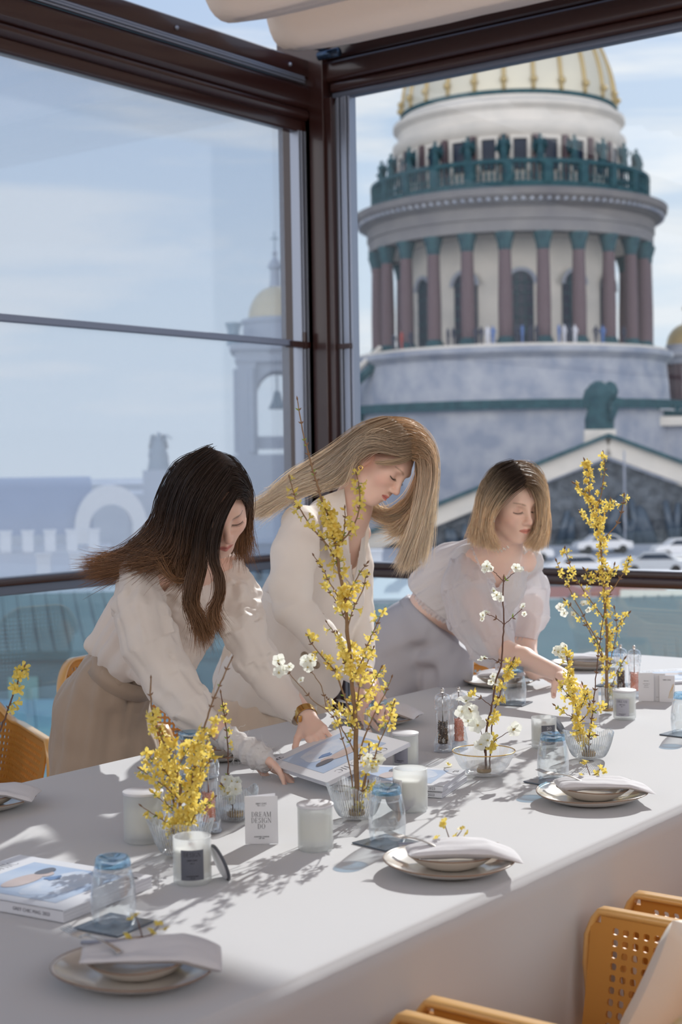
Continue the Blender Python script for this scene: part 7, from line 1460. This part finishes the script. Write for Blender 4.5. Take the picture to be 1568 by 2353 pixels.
    s.path([wr - d * 0.055, wr, wr + d * 0.03], [0.029, 0.0265, 0.029], 0.01); s.cone(wr + d * 0.01, wr + d * 0.050, 0.028, 0.026, 0.015, sq=(tt, 1.40))
    def wrapf(x, y, z):
        X = np.stack([x, y, z], -1) - wr; a = X @ d; b = X @ tt; c = X @ nn; ang = np.arctan2(c, b)
        return 0.0022 * np.sin(a * 260 + ang * 1.0 + 2 * vnoise(x * 30, y * 30, z * 30)) + 0.0018 * vnoise(x * 160, y * 160, z * 160)
    s.warp(wrapf); gz = cloth_part('gauze_wrap', s, M_GAUZE, None, 1, 0.3)
    mb = MB(); r = random.Random(3)
    for k in range(46):
        a0 = r.uniform(-0.05, 0.085); an = r.uniform(0, 6.28); p = wr + d * a0 + (math.cos(an) * tt * 1.2 + math.sin(an) * nn) * 0.030; q = [p]
        dv = nrm(math.cos(an) * tt + math.sin(an) * nn + d * r.uniform(-1, 1))
        for _ in range(5): dv = nrm(dv + np.array([r.uniform(-.7, .7) for _ in range(3)])); q.append(q[-1] + dv * 0.0045)
        mb.tube(q, 0.00035, 4)
    # build threads as a sub-part of the wrap
    th = mb.build('loose_threads', M_GAUZE, gz, smooth=True); parts.append(gz)
    for p in parts: p.parent = t; p.location = -base
    # gold cuff bracelet on the left wrist
    mb = MB(); ax = nrm(d2); u = nrm(np.cross(ax, [0, 0, 1])); w = np.cross(ax, u); c = wl - ax * 0.012; vs = []
    for dz, r_ in ((-0.0095, 0.0272), (-0.0095, 0.0290), (0.0095, 0.0282), (0.0095, 0.0264)):
        for i in range(48): an = 2 * math.pi * i / 48; vs.append(c + ax * dz + (math.cos(an) * u + math.sin(an) * w) * r_)
    mb.add(vs, [(k * 48 + i, k * 48 + (i + 1) % 48, ((k + 1) % 4) * 48 + (i + 1) % 48, ((k + 1) % 4) * 48 + i) for k in range(4) for i in range(48)])
    b = mb.build('bracelet', M_GOLD, t, autos=50); b.location = -base
    mb = MB(); q = J(690, 1652, 3.655); mb.box(q, (0.012, 0.004, 0.016)); b2 = mb.build('clasp', M_GOLD, b, bevel=0.0015); 
    return t
# ------------------------------------------------------------------ second woman: long blonde hair, white trouser suit
def poly_panel(pts, thick, bulge=0.0):
    """A stiff cloth panel (lapel, flap) from a polygon of world points, with thickness and a slight dome."""
    P = [np.array(p, float) for p in pts]; c = sum(P) / len(P); n = np.zeros(3)
    for i in range(len(P)): n += np.cross(P[i - 1] - c, P[i] - c)
    n = nrm(n); n = n if n @ (CPOS - c) > 0 else -n; m = len(P); mb = MB()
    vs = [c + n * (thick + bulge)] + [p + n * thick for p in P] + [p for p in P] + [c - n * thick * 0.2]
    f = [(0, 1 + i, 1 + (i + 1) % m) for i in range(m)] + [(1 + i, 1 + m + i, 1 + m + (i + 1) % m, 1 + (i + 1) % m) for i in range(m)] + [(2 * m + 1, 1 + m + (i + 1) % m, 1 + m + i) for i in range(m)]
    mb.add(vs, f); return mb
def cone_button(mb, c, n, r):
    n = nrm(n); u = nrm(np.cross(n, [0, 0, 1])); w = np.cross(n, u); vs = []
    for dz, rr in ((0, r), (0.004, r), (0.005, r * 0.8), (0.0035, r * 0.65), (0.0035, 0.001)):
        for i in range(24): a = 2 * math.pi * i / 24; vs.append(c + n * dz + (math.cos(a) * u + math.sin(a) * w) * rr)
    mb.add(vs, [(k * 24 + i, k * 24 + (i + 1) % 24, (k + 1) * 24 + (i + 1) % 24, (k + 1) * 24 + i) for k in range(4) for i in range(24)])
def woman_two():
    H = Head(875, 1060, 4.20, (0.60, -0.66, 0.45), (0.68, 0.72, 0.14), 0.95); sk = (0.82, 0.56, 0.45)
    pelvis = J(612, 1560, 4.62); t = thing('woman', 'blonde woman in white trouser suit leaning over table centre, long hair falling past face', 'woman', ground(pelvis)); base = np.array(t.location)
    N = J(806, 1172, 4.32); s = SDF(H.c - np.array([0.28, 0.25, 0.42]), H.c + np.array([0.22, 0.30, 0.17]), 0.0023)
    H.sculpt(s); s.cone(H.w(-0.028, 0, -0.035), N, 0.050, 0.052, 0.03); s.cone(N, J(790, 1270, 4.40), 0.052, 0.055, 0.04); s.cone(J(785, 1200, 4.40), J(828, 1225, 4.44), 0.03, 0.032, 0.04)
    head = s.mesh(); mb = MB(); lashes(H, mb)
    wr = J(852, 1568, 4.03); tg = J(884, 1622, 3.92); d = nrm(tg - wr); s = SDF(wr - 0.17, wr + 0.17, 0.0022); pn = cw((-0.55, -0.25, -0.35)); s.cone(J(815, 1540, 4.07), wr, 0.026, 0.022, 0.01)
    tips = hand(s, wr, d, pn, 1, (0.5, 0.8, 1.0, 1.2), 0.88, (0.2, 0.3)); hr = s.mesh(); nails(mb, tips, pn)
    wl = J(832, 1604, 4.22); d2 = nrm(J(852, 1650, 4.10) - wl); s = SDF(wl - 0.17, wl + 0.17, 0.0025); pn2 = cw((0.4, -0.3, -0.6)); s.cone(J(834, 1570, 4.27), wl, 0.026, 0.022, 0.01)
    hand(s, wl, d2, pn2, -1, (0.7, 0.9, 1.0, 1.2), 0.86); hl = s.mesh()
    hid = hidden_body(pelvis, J(742, 1280, 4.43), (J(690, 1206, 4.30), J(800, 1220, 4.55)), (ground(pelvis, -0.10, 0.06), ground(pelvis, 0.12, 0.02)), 0.85)
    parts = [body_mesh('body', [head, hr, hl, hid], H, mb, None, sk, lips=(0.60, 0.20, 0.17), brow=(0.33, 0.20, 0.13), blush=0.8)]
    # jacket
    sR = [(690, 1206, 4.26, 42), (678, 1270, 4.22, 54), (668, 1340, 4.19, 50), (672, 1395, 4.17, 44)]; fR = [(672, 1395, 4.17, 44), (735, 1462, 4.12, 40), (800, 1528, 4.07, 34), (838, 1558, 4.035, 28)]
    sL = [(805, 1215, 4.56, 34), (828, 1300, 4.52, 30), (834, 1400, 4.48, 27)]; fL = [(834, 1400, 4.48, 27), (836, 1500, 4.38, 25), (834, 1584, 4.25, 21)]
    tr = [(752, 1225, 4.40, 66), (735, 1300, 4.44, 92), (700, 1390, 4.50, 98), (655, 1480, 4.56, 104), (620, 1560, 4.60, 112), (612, 1600, 4.62, 122)]
    s = around(sR + fR + sL + fL + tr, 0.0048, 0.22)
    limb(s, tr, 0.03); limb(s, [(688, 1204, 4.28, 38), (752, 1188, 4.38, 34), (802, 1212, 4.54, 30)], 0.04); limb(s, [(794, 1232, 4.37, 44), (786, 1300, 4.38, 46), (776, 1380, 4.40, 50), (750, 1480, 4.44, 54), (728, 1560, 4.48, 58)], 0.04)
    limb(s, [(560, 1490, 4.66, 34), (530, 1560, 4.66, 34)], 0.06)
    limb(s, sR, 0.012); limb(s, fR, 0.010); limb(s, sL, 0.012); limb(s, fL, 0.01)
    s.half(J(600, 1628, 4.60), nrm(cw((-0.30, -0.95, 0.05))))
    s.path([J(640, 1385, 4.13), J(690, 1375, 4.10), J(716, 1358, 4.13)], [0.006] * 3, 0.020, op='sub'); s.path([J(655, 1240, 4.14), J(690, 1290, 4.12), J(718, 1262, 4.16)], [0.005] * 3, 0.022, op='sub')
    creases(s, J(690, 1400, 4.12), 0.14, cw((0.6, -0.7, 0.1)), 0.006, 45, 3); creases(s, J(675, 1270, 4.12), 0.13, cw((0.7, 0.6, 0)), 0.005, 38, 5); folds(s, [tr[1], tr[5]], 0.006, 22, 2.5, 3, 0.3)
    c = J(838, 1560, 4.03); dd = nrm(J(838, 1558, 4.035) - J(800, 1528, 4.07)); s.cone(c, c + dd * 0.05, 0.028, 0.028, 0.002, 'sub')
    VJ = [(792, 1130), (800, 1210), (806, 1290), (814, 1330), (826, 1270), (838, 1190), (846, 1150), (830, 1120)]
    def cut(C): q = projv(C); return in_poly(q[:, 0], q[:, 1], VJ) & (q[:, 2] < 4.40)
    jk = cloth_part('jacket', s, M_WOOL, None, 2, cut=cut); parts.append(jk)
    # flared hem panel behind, and the hanging corner of the front
    lp = []
    lp.append(poly_panel([J(742, 1140, 4.26), J(792, 1122, 4.24), J(798, 1185, 4.24), J(804, 1270, 4.27), J(812, 1345, 4.31), J(772, 1300, 4.29), J(744, 1240, 4.27), J(742, 1190, 4.27)], 0.004, 0.004))
    lp.append(poly_panel([J(848, 1165, 4.40), J(846, 1240, 4.37), J(832, 1320, 4.35), J(812, 1400, 4.33), J(812, 1340, 4.31), J(826, 1270, 4.34), J(838, 1200, 4.37)], 0.003, 0.002))
    for m_ in lp: parts.append(m_.build('lapel', M_WOOL, None, smooth=False))
    fl = poly_panel([J(640, 1372, 4.30), J(590, 1352, 4.42), J(586, 1366, 4.42), J(632, 1390, 4.30)], 0.004, 0.001); parts.append(fl.build('pocket_flap', M_WOOL, None))
    bt = MB(); nb = CPOS - J(737, 1416, 4.25)
    for q in ((737, 1416, 4.245), (700, 1506, 4.35), (727, 1528, 4.37)):
        b_ = MB(); cone_button(b_, J(*q), nb, 0.0115); parts.append(b_.build('button', mat('horn_button', (0.42, 0.34, 0.25), 0.3, noise=(60, 0.8, (0.2, 0.14, 0.09))), None, smooth=True))
    # trousers
    s = SDF(np.array([pelvis[0] - 0.4, pelvis[1] - 0.35, 0.05]), np.array([pelvis[0] + 0.45, pelvis[1] + 0.4, 1.0]), 0.0065)
    s.path([pelvis + [0, 0, 0.06], pelvis - [0, 0, 0.05]], [0.13, 0.155], 0.03); fl = ground(pelvis)
    for dx, dy, px in ((-0.11, 0.03, -0.05), (0.14, -0.06, 0.11)): s.path([pelvis + [px, dy * 0.4, -0.08], pelvis * 0.5 + (fl + [dx, dy, 0]) * 0.5, fl + [dx, dy, 0.1]], [0.115, 0.115, 0.12], 0.03)
    folds(s, [(640, 1600, 4.6), (640, 1900, 4.6)], 0.010, 26, 1.5, 3.0, 0.4); parts.append(cloth_part('trousers', s, mat('cream_suiting', (0.70, 0.58, 0.47), 0.7), None, 2))
    # hair
    A = [g3((884, 966, 4.20), (835, 985, 4.22), (780, 1028, 4.24), (722, 1064, 4.26), (668, 1098, 4.27), (618, 1145, 4.28), (578, 1172, 4.30)),
         g3((905, 975, 4.14), (852, 998, 4.13), (800, 1040, 4.15), (745, 1080, 4.19), (690, 1108, 4.22), (635, 1148, 4.25), (586, 1180, 4.28)),
         g3((922, 990, 4.12), (872, 1008, 4.08), (820, 1040, 4.11), (765, 1092, 4.16), (705, 1112, 4.20), (648, 1148, 4.24), (590, 1186, 4.27)),
         g3((938, 1012, 4.11), (895, 1022, 4.08), (845, 1018, 4.08), (802, 1062, 4.13), (748, 1108, 4.18), (690, 1118, 4.21), (625, 1158, 4.25)),
         g3((946, 1026, 4.115), (905, 1030, 4.08), (862, 1018, 4.07), (824, 1032, 4.09), (790, 1084, 4.15), (742, 1112, 4.19), (680, 1122, 4.22))]
    A3 = [g3((948, 1030, 4.115), (905, 1036, 4.08), (862, 1026, 4.07), (826, 1046, 4.095), (798, 1088, 4.15), (750, 1110, 4.19), (690, 1120, 4.22)), g3((956, 1048, 4.12), (918, 1047, 4.085), (874, 1024, 4.066), (838, 1020, 4.070), (810, 1060, 4.10), (798, 1104, 4.15), (762, 1114, 4.18))]
    A2 = [g3((952, 1042, 4.115), (922, 1056, 4.085), (886, 1062, 4.08), (862, 1060, 4.082)), g3((948, 1050, 4.11), (918, 1062, 4.083), (886, 1066, 4.08), (866, 1066, 4.082))]
    B = [g3((884, 966, 4.24), (935, 972, 4.26), (975, 1005, 4.28), (995, 1060, 4.28), (994, 1130, 4.26), (984, 1200, 4.24), (966, 1285, 4.22)),
         g3((915, 984, 4.15), (955, 995, 4.17), (984, 1035, 4.18), (992, 1090, 4.18), (985, 1160, 4.18), (975, 1230, 4.18), (955, 1298, 4.18)),
         g3((938, 1012, 4.11), (968, 1022, 4.12), (984, 1055, 4.13), (984, 1110, 4.14), (970, 1180, 4.15), (952, 1245, 4.16), (934, 1308, 4.16)),
         g3((956, 1050, 4.11), (970, 1052, 4.11), (976, 1078, 4.12), (970, 1130, 4.13), (954, 1200, 4.14), (936, 1255, 4.15), (916, 1302, 4.15))]
    B2 = [g3((962, 1056, 4.14), (964, 1090, 4.22), (942, 1140, 4.30), (905, 1172, 4.34), (868, 1176, 4.36), (838, 1150, 4.36)), g3((966, 1056, 4.14), (972, 1100, 4.22), (956, 1150, 4.30), (920, 1186, 4.34), (880, 1190, 4.36), (846, 1160, 4.36)),
          g3((970, 1060, 4.16), (978, 1120, 4.22), (965, 1175, 4.26), (945, 1215, 4.28), (935, 1250, 4.28), (925, 1290, 4.28))]
    sh = []; rt, md, tp = (0.50, 0.36, 0.24), (0.85, 0.66, 0.46), (1.0, 0.88, 0.71)
    for G, n, sd, th, fr, a, b in ((A, 4200, 11, 0.018, 0.012, rt, tp), (A2, 160, 12, 0.006, 0.003, rt, md), (A3, 1000, 15, 0.007, 0.006, rt, tp), (B, 3200, 13, 0.016, 0.011, (0.62, 0.41, 0.24), tp), (B2, 1500, 14, 0.014, 0.013, (0.85, 0.66, 0.43), (1.0, 0.86, 0.66))):
        V, F, T = hair_sheet(G, n, sd, th, 0.00056, fray=fr, short=0.24, wave=0.0012); sh.append((V, F, hair_colors(V, T, a, b, sd, 0.05, 0.65)))
    parts.append(hair_obj('hair', sh, hair_mat('blonde_hair', 0.34, 0.35), None, cap_shell(H, (0.30, 0.18, 0.10), 1.0)))
    e = MB(); ec = J(829, 1075, 4.10)
    for k in range(3): a = k * 2.1; e.tube([ec + RIGHT * 0.006 * math.cos(a + q) + UPV * 0.006 * math.sin(a + q) + BACK * 0.002 * k for q in (0, .7, 1.4, 2.1, 2.8, 3.5)], 0.0022, 8)
    parts.append(e.build('earring', M_GOLD, None, smooth=True))
    for p in parts: p.parent = t; p.location = -base
    return t

# ------------------------------------------------------------------ third woman: blonde bob, sheer white blouse, grey trousers
def woman_three():
    H = Head(1177, 1153, 4.72, (0.45, -0.35, 0.82), (0.10, 0.93, 0.34)); sk = (0.86, 0.61, 0.505)
    pelvis = J(950, 1470, 5.12); t = thing('woman', 'short-haired blonde woman in sheer white puff-sleeved blouse and grey trousers reaching across table', 'woman', ground(pelvis)); base = np.array(t.location)
    N = J(1152, 1262, 4.80); s = SDF(H.c - np.array([0.30, 0.28, 0.40]), H.c + np.array([0.26, 0.26, 0.17]), 0.0024)
    H.sculpt(s); s.cone(H.w(-0.028, 0, -0.035), N, 0.050, 0.052, 0.03); s.cone(N, J(1120, 1330, 4.90), 0.056, 0.10, 0.06); s.cone(J(1085, 1292, 4.82), J(1205, 1290, 4.92), 0.042, 0.042, 0.05)
    head = s.mesh(); mb = MB(); lashes(H, mb)
    # right arm reaching to the card; left arm resting on the cloth
    el = J(1150, 1490, 4.72); wr = J(1292, 1552, 4.45); tg = J(1345, 1592, 4.33); d = nrm(tg - wr)
    s = SDF(np.minimum(el, wr) - 0.19, np.maximum(el, wr) + 0.19, 0.0026); s.path([J(1092, 1380, 4.82), el, (el * 0.6 + wr * 0.4), wr], [0.042, 0.036, 0.032, 0.022], 0.02); pn = cw((-0.3, -0.85, 0.05))
    tips = hand(s, wr, d, pn, -1, (0.75, 0.7, 0.75, 0.8), 0.90, (0.7, 0.5), spread=0.07); hr = s.mesh(); nails(mb, tips, pn)
    e2 = J(1206, 1480, 4.95); w2 = J(1228, 1545, 4.80); w3 = onz(1282, 1562, 0.772); d2 = nrm(w3 - w2); d2[2] = min(d2[2], -0.02); s = SDF(np.minimum(e2, w3) - 0.16, np.maximum(e2, w3) + 0.16, 0.0028)
    s.path([J(1222, 1390, 4.98), e2, w2], [0.040, 0.036, 0.025], 0.02); hand(s, w2, w3 - w2, np.array([0, 0, -1.0]), 1, (0.2, 0.2, 0.25, 0.3), 0.88, (0.0, 0.2)); hl = s.mesh()
    hid = hidden_body(pelvis, J(1085, 1350, 4.92), (J(1090, 1300, 4.84), J(1205, 1300, 4.95)), (ground(pelvis, -0.12, 0.06), ground(pelvis, 0.12, 0.0)), 0.80)
    s = around([(945, 1390, 5.0), (1040, 1420, 4.95)], 0.006, 0.16); limb(s, [(970, 1440, 5.06, 56), (1000, 1400, 5.0, 58), (1050, 1362, 4.95, 58)], 0.03); mid = s.mesh()
    parts = [body_mesh('body', [head, hr, hl, hid, mid], H, mb, None, sk, lips=(0.66, 0.27, 0.22), brow=(0.30, 0.19, 0.13), blush=0.7, shadow=0.55)]
    # blouse bodice, closed and smocked at the waist, open in a deep V
    s = around([(960, 1380, 5.0), (1205, 1290, 4.95), (1200, 1420, 4.9)], 0.0042, 0.16)
    limb(s, [(1125, 1320, 4.92, 78), (1060, 1350, 4.95, 76), (1012, 1390, 4.98, 66), (985, 1425, 5.0, 66)], 0.03); limb(s, [(1075, 1285, 4.84, 34), (1145, 1275, 4.90, 32), (1212, 1290, 4.95, 30)], 0.05); limb(s, [(1150, 1350, 4.86, 54), (1110, 1400, 4.90, 52), (1060, 1412, 4.93, 42)], 0.05); limb(s, [(1098, 1272, 4.88, 36), (1035, 1302, 4.94, 46), (992, 1348, 4.98, 54)], 0.04); limb(s, [(1196, 1274, 4.95, 30), (1216, 1290, 4.96, 30)], 0.04)
    folds(s, [(1150, 1290, 4.9), (985, 1375, 5.0)], 0.006, 60, 6, 2, 0.2); ax = nrm(cw((-0.62, -0.76, -0.15))); s.half(J(1004, 1398, 4.99), ax)
    V3 = [(1096, 1262), (1130, 1340), (1143, 1352), (1160, 1332), (1180, 1262), (1176, 1230), (1100, 1230)]
    def cut(C): q = projv(C); return in_poly(q[:, 0], q[:, 1], V3) & (q[:, 2] < 4.94)
    parts.append(cloth_part('blouse', s, mat('white_cotton', (0.80, 0.78, 0.79), 0.85, trans=(0.25, (0.85, 0.83, 0.85)), bump=(60, 0.3, 0.004)), None, 2, cut=cut))
    # ruffled hem and neckline
    def frill(pts, w, freq, seed, dirv, m_=MB):
        P = catmull(np.array(pts), np.linspace(0, 1, 90)); mb_ = MB(); vs = []; r = random.Random(seed)
        for i, p in enumerate(P):
            a = i * freq; wv = math.sin(a) * 0.5 + 0.3 * math.sin(a * 2.3 + seed)
            for j in range(5): vs.append(p + np.array(dirv) * w * j / 4 * (1 + 0.25 * math.sin(a * 1.7)) + BACK * (0.008 * wv * (j / 4) + 0.004) + RIGHT * 0.003 * wv * j / 4)
        mb_.add(vs, [(i * 5 + j, i * 5 + j + 1, (i + 1) * 5 + j + 1, (i + 1) * 5 + j) for i in range(89) for j in range(4)]); return mb_
    fr = frill(g3((952, 1346, 4.96), (966, 1376, 4.905), (992, 1402, 4.88), (1024, 1422, 4.88), (1056, 1434, 4.92)), 0.016, 1.1, 1, cw((-0.62, -0.70, 0.1))); parts.append(fr.build('waist_frill', M_SHEER, None, smooth=True))
    for pts, sd in ((g3((1086, 1256, 4.77), (1105, 1300, 4.74), (1128, 1335, 4.74), (1143, 1352, 4.75)), 2), (g3((1186, 1256, 4.83), (1178, 1290, 4.80), (1162, 1330, 4.76), (1143, 1352, 4.75)), 3)):
        f2 = frill(pts, 0.010, 0.9, sd, cw((-0.6 if sd == 2 else 0.7, -0.2, 0.3))); parts.append(f2.build('neck_frill', M_SHEER, None, smooth=True))
    # sheer puff sleeves
    for nm, P, cr, hem in (('right', [(1072, 1300, 4.82, 34), (1078, 1352, 4.79, 58), (1098, 1420, 4.76, 64), (1128, 1478, 4.74, 54), (1152, 1508, 4.72, 34)], 1, (1158, 1512, 4.715, 30)), ('left', [(1212, 1296, 4.96, 28), (1220, 1350, 4.96, 42), (1216, 1410, 4.96, 46), (1208, 1455, 4.95, 34)], 2, (1208, 1468, 4.95, 26))):
        s = around(P, 0.0038, 0.15); limb(s, P, 0.02); folds(s, P, 0.012, 34, 3.0, cr * 3.7, 0.2); creases(s, J(*P[3][:3]), 0.10, cw((0.6, -0.6, 0.2)), 0.010, 55, cr)
        s.half(J(*hem[:3]) , nrm(J(*P[-1][:3]) - J(*P[-2][:3])))
        o = cloth_part('sleeve', s, M_SHEER, None, 2); parts.append(o)
    for c, ax_, r in ((J(1156, 1510, 4.715), J(1152, 1508, 4.72) - J(1128, 1478, 4.74), 0.036), (J(1208, 1462, 4.95), J(1208, 1455, 4.95) - J(1216, 1410, 4.96), 0.033)):
        ax_ = nrm(ax_); u = nrm(np.cross(ax_, [0, 0.3, 1])); w = np.cross(ax_, u); vs = []; m_ = MB()
        for k in range(4):
            for i in range(80): a = 2 * math.pi * i / 80; rr_ = r * (0.92 + 0.18 * k / 3) + 0.005 * (k / 3) * math.sin(a * 13); vs.append(c + ax_ * (k * 0.008 - 0.004) + (math.cos(a) * u + math.sin(a) * w) * rr_)
        m_.add(vs, [(k * 80 + i, k * 80 + (i + 1) % 80, (k + 1) * 80 + (i + 1) % 80, (k + 1) * 80 + i) for k in range(3) for i in range(80)]); parts.append(m_.build('cuff_frill', M_SHEER, None, smooth=True))
    # trousers
    s = SDF(np.array([pelvis[0] - 0.45, pelvis[1] - 0.42, 0.05]), np.array([pelvis[0] + 0.5, pelvis[1] + 0.45, 1.16]), 0.0060)
    limb(s, [(1012, 1388, 5.0, 58), (990, 1418, 5.02, 68), (950, 1470, 5.10, 90), (937, 1520, 5.12, 96)], 0.03); fl = ground(pelvis)
    limb(s, [(1010, 1440, 4.98, 62), (1025, 1480, 4.98, 58), (1030, 1530, 4.98, 54)], 0.04)
    a = J(905, 1520, 5.12); s.path([a, a * 0.5 + (fl + [-0.12, 0.06, 0]) * 0.5, fl + [-0.12, 0.06, 0.1]], [0.115, 0.12, 0.12], 0.03); a = J(1030, 1530, 4.98); s.path([a, a * 0.5 + (fl + [0.13, 0.02, 0]) * 0.5, fl + [0.13, 0.02, 0.1]], [0.085, 0.11, 0.12], 0.02)
    s.path([J(960, 1520, 4.90), J(985, 1560, 4.92), J(992, 1620, 4.94)], [0.012, 0.020, 0.02], 0.03, op='sub')
    creases(s, J(985, 1510, 4.95), 0.20, cw((0.35, -0.9, 0)), 0.018, 26, 4); creases(s, J(1020, 1470, 4.92), 0.12, cw((0.8, -0.5, 0)), 0.010, 40, 8); s.half(J(992, 1412, 5.02), ax * -1)
    parts.append(cloth_part('trousers', s, M_GREY, None, 2))
    c = J(985, 1420, 5.03); u = nrm(np.cross(ax, [0, 0, 1])); w = np.cross(ax, u); vs = []; m_ = MB()
    for dz, r in ((-0.016, 0.088), (-0.016, 0.093), (0.018, 0.100), (0.018, 0.095)):
        for i in range(48): a = 2 * math.pi * i / 48; vs.append(c + ax * dz + (math.cos(a) * u * 1.0 + math.sin(a) * w * 1.12) * r)
    m_.add(vs, [(k * 48 + i, k * 48 + (i + 1) % 48, ((k + 1) % 4) * 48 + (i + 1) % 48, ((k + 1) % 4) * 48 + i) for k in range(4) for i in range(48)]); wbp = m_.build('waistband', M_GREY, None, smooth=True); parts.append(wbp)
    # bob
    A = [g3((1176, 1068, 4.78), (1142, 1078, 4.80), (1116, 1115, 4.80), (1102, 1160, 4.80), (1088, 1205, 4.80), (1082, 1240, 4.80)),
         g3((1178, 1066, 4.70), (1142, 1084, 4.68), (1116, 1125, 4.69), (1104, 1172, 4.71), (1094, 1215, 4.72), (1090, 1248, 4.73)),
         g3((1184, 1072, 4.65), (1148, 1095, 4.63), (1122, 1135, 4.64), (1112, 1180, 4.66), (1106, 1222, 4.67), (1108, 1252, 4.68)),
         g3((1194, 1086, 4.61), (1160, 1108, 4.59), (1136, 1142, 4.60), (1122, 1180, 4.63), (1118, 1222, 4.65), (1128, 1256, 4.66)),
         g3((1206, 1108, 4.595), (1176, 1126, 4.585), (1152, 1148, 4.595), (1136, 1165, 4.615), (1124, 1200, 4.65), (1136, 1240, 4.67), (1148, 1262, 4.68))]
    B = [g3((1176, 1068, 4.80), (1212, 1072, 4.82), (1240, 1100, 4.82), (1252, 1150, 4.82), (1256, 1205, 4.80), (1246, 1250, 4.78)),
         g3((1184, 1070, 4.70), (1216, 1078, 4.72), (1243, 1112, 4.73), (1253, 1160, 4.73), (1254, 1212, 4.73), (1240, 1256, 4.73)),
         g3((1196, 1088, 4.62), (1222, 1098, 4.64), (1242, 1130, 4.66), (1249, 1175, 4.67), (1246, 1225, 4.68), (1228, 1262, 4.69)),
         g3((1208, 1112, 4.595), (1226, 1118, 4.61), (1239, 1146, 4.63), (1241, 1185, 4.65), (1234, 1225, 4.66), (1212, 1254, 4.68))]
    Bk = [g3((1176, 1080, 4.84), (1130, 1150, 4.86), (1112, 1200, 4.86), (1105, 1250, 4.86)), g3((1190, 1080, 4.86), (1180, 1150, 4.88), (1175, 1200, 4.88), (1170, 1255, 4.86)), g3((1200, 1080, 4.84), (1235, 1150, 4.86), (1240, 1200, 4.86), (1230, 1255, 4.84))]
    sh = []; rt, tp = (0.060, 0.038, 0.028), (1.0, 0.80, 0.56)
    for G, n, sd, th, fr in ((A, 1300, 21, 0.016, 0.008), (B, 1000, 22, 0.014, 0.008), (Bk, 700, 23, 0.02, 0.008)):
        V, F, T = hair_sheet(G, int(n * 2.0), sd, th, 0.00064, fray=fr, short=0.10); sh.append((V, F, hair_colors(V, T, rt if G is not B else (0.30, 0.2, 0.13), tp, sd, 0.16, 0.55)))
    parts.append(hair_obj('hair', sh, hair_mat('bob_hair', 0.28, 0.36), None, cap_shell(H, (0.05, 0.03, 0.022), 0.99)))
    e = MB(); ec = J(1132, 1193, 4.645); e.box(ec, (0.017, 0.004, 0.017), np.stack([RIGHT, BACK, UPV], 1) @ np.array([[0.98, 0, 0.17], [0, 1, 0], [-0.17, 0, 0.98]])); parts.append(e.build('earring', mat('blue_glass_stud', (0.42, 0.58, 0.62), 0.2, noise=(120, 0.7, (0.7, 0.8, 0.8))), None, bevel=0.001))
    nk = MB(); P = catmull(np.array(g3((1118, 1252, 4.76), (1132, 1262, 4.73), (1150, 1265, 4.715), (1168, 1256, 4.72))), np.linspace(0, 1, 15))
    for i, p in enumerate(P): nk.ball(p + UPV * 0.003 * (1 if i % 2 else -1) + BACK * 0.006, 0.0032, 8)
    nk.tube(P + BACK * 0.006, 0.0006, 5); parts.append(nk.build('necklace', M_PEARL, None, smooth=True))
    for p in parts: p.parent = t; p.location = -base
    return t
woman_one(); woman_two(); woman_three()
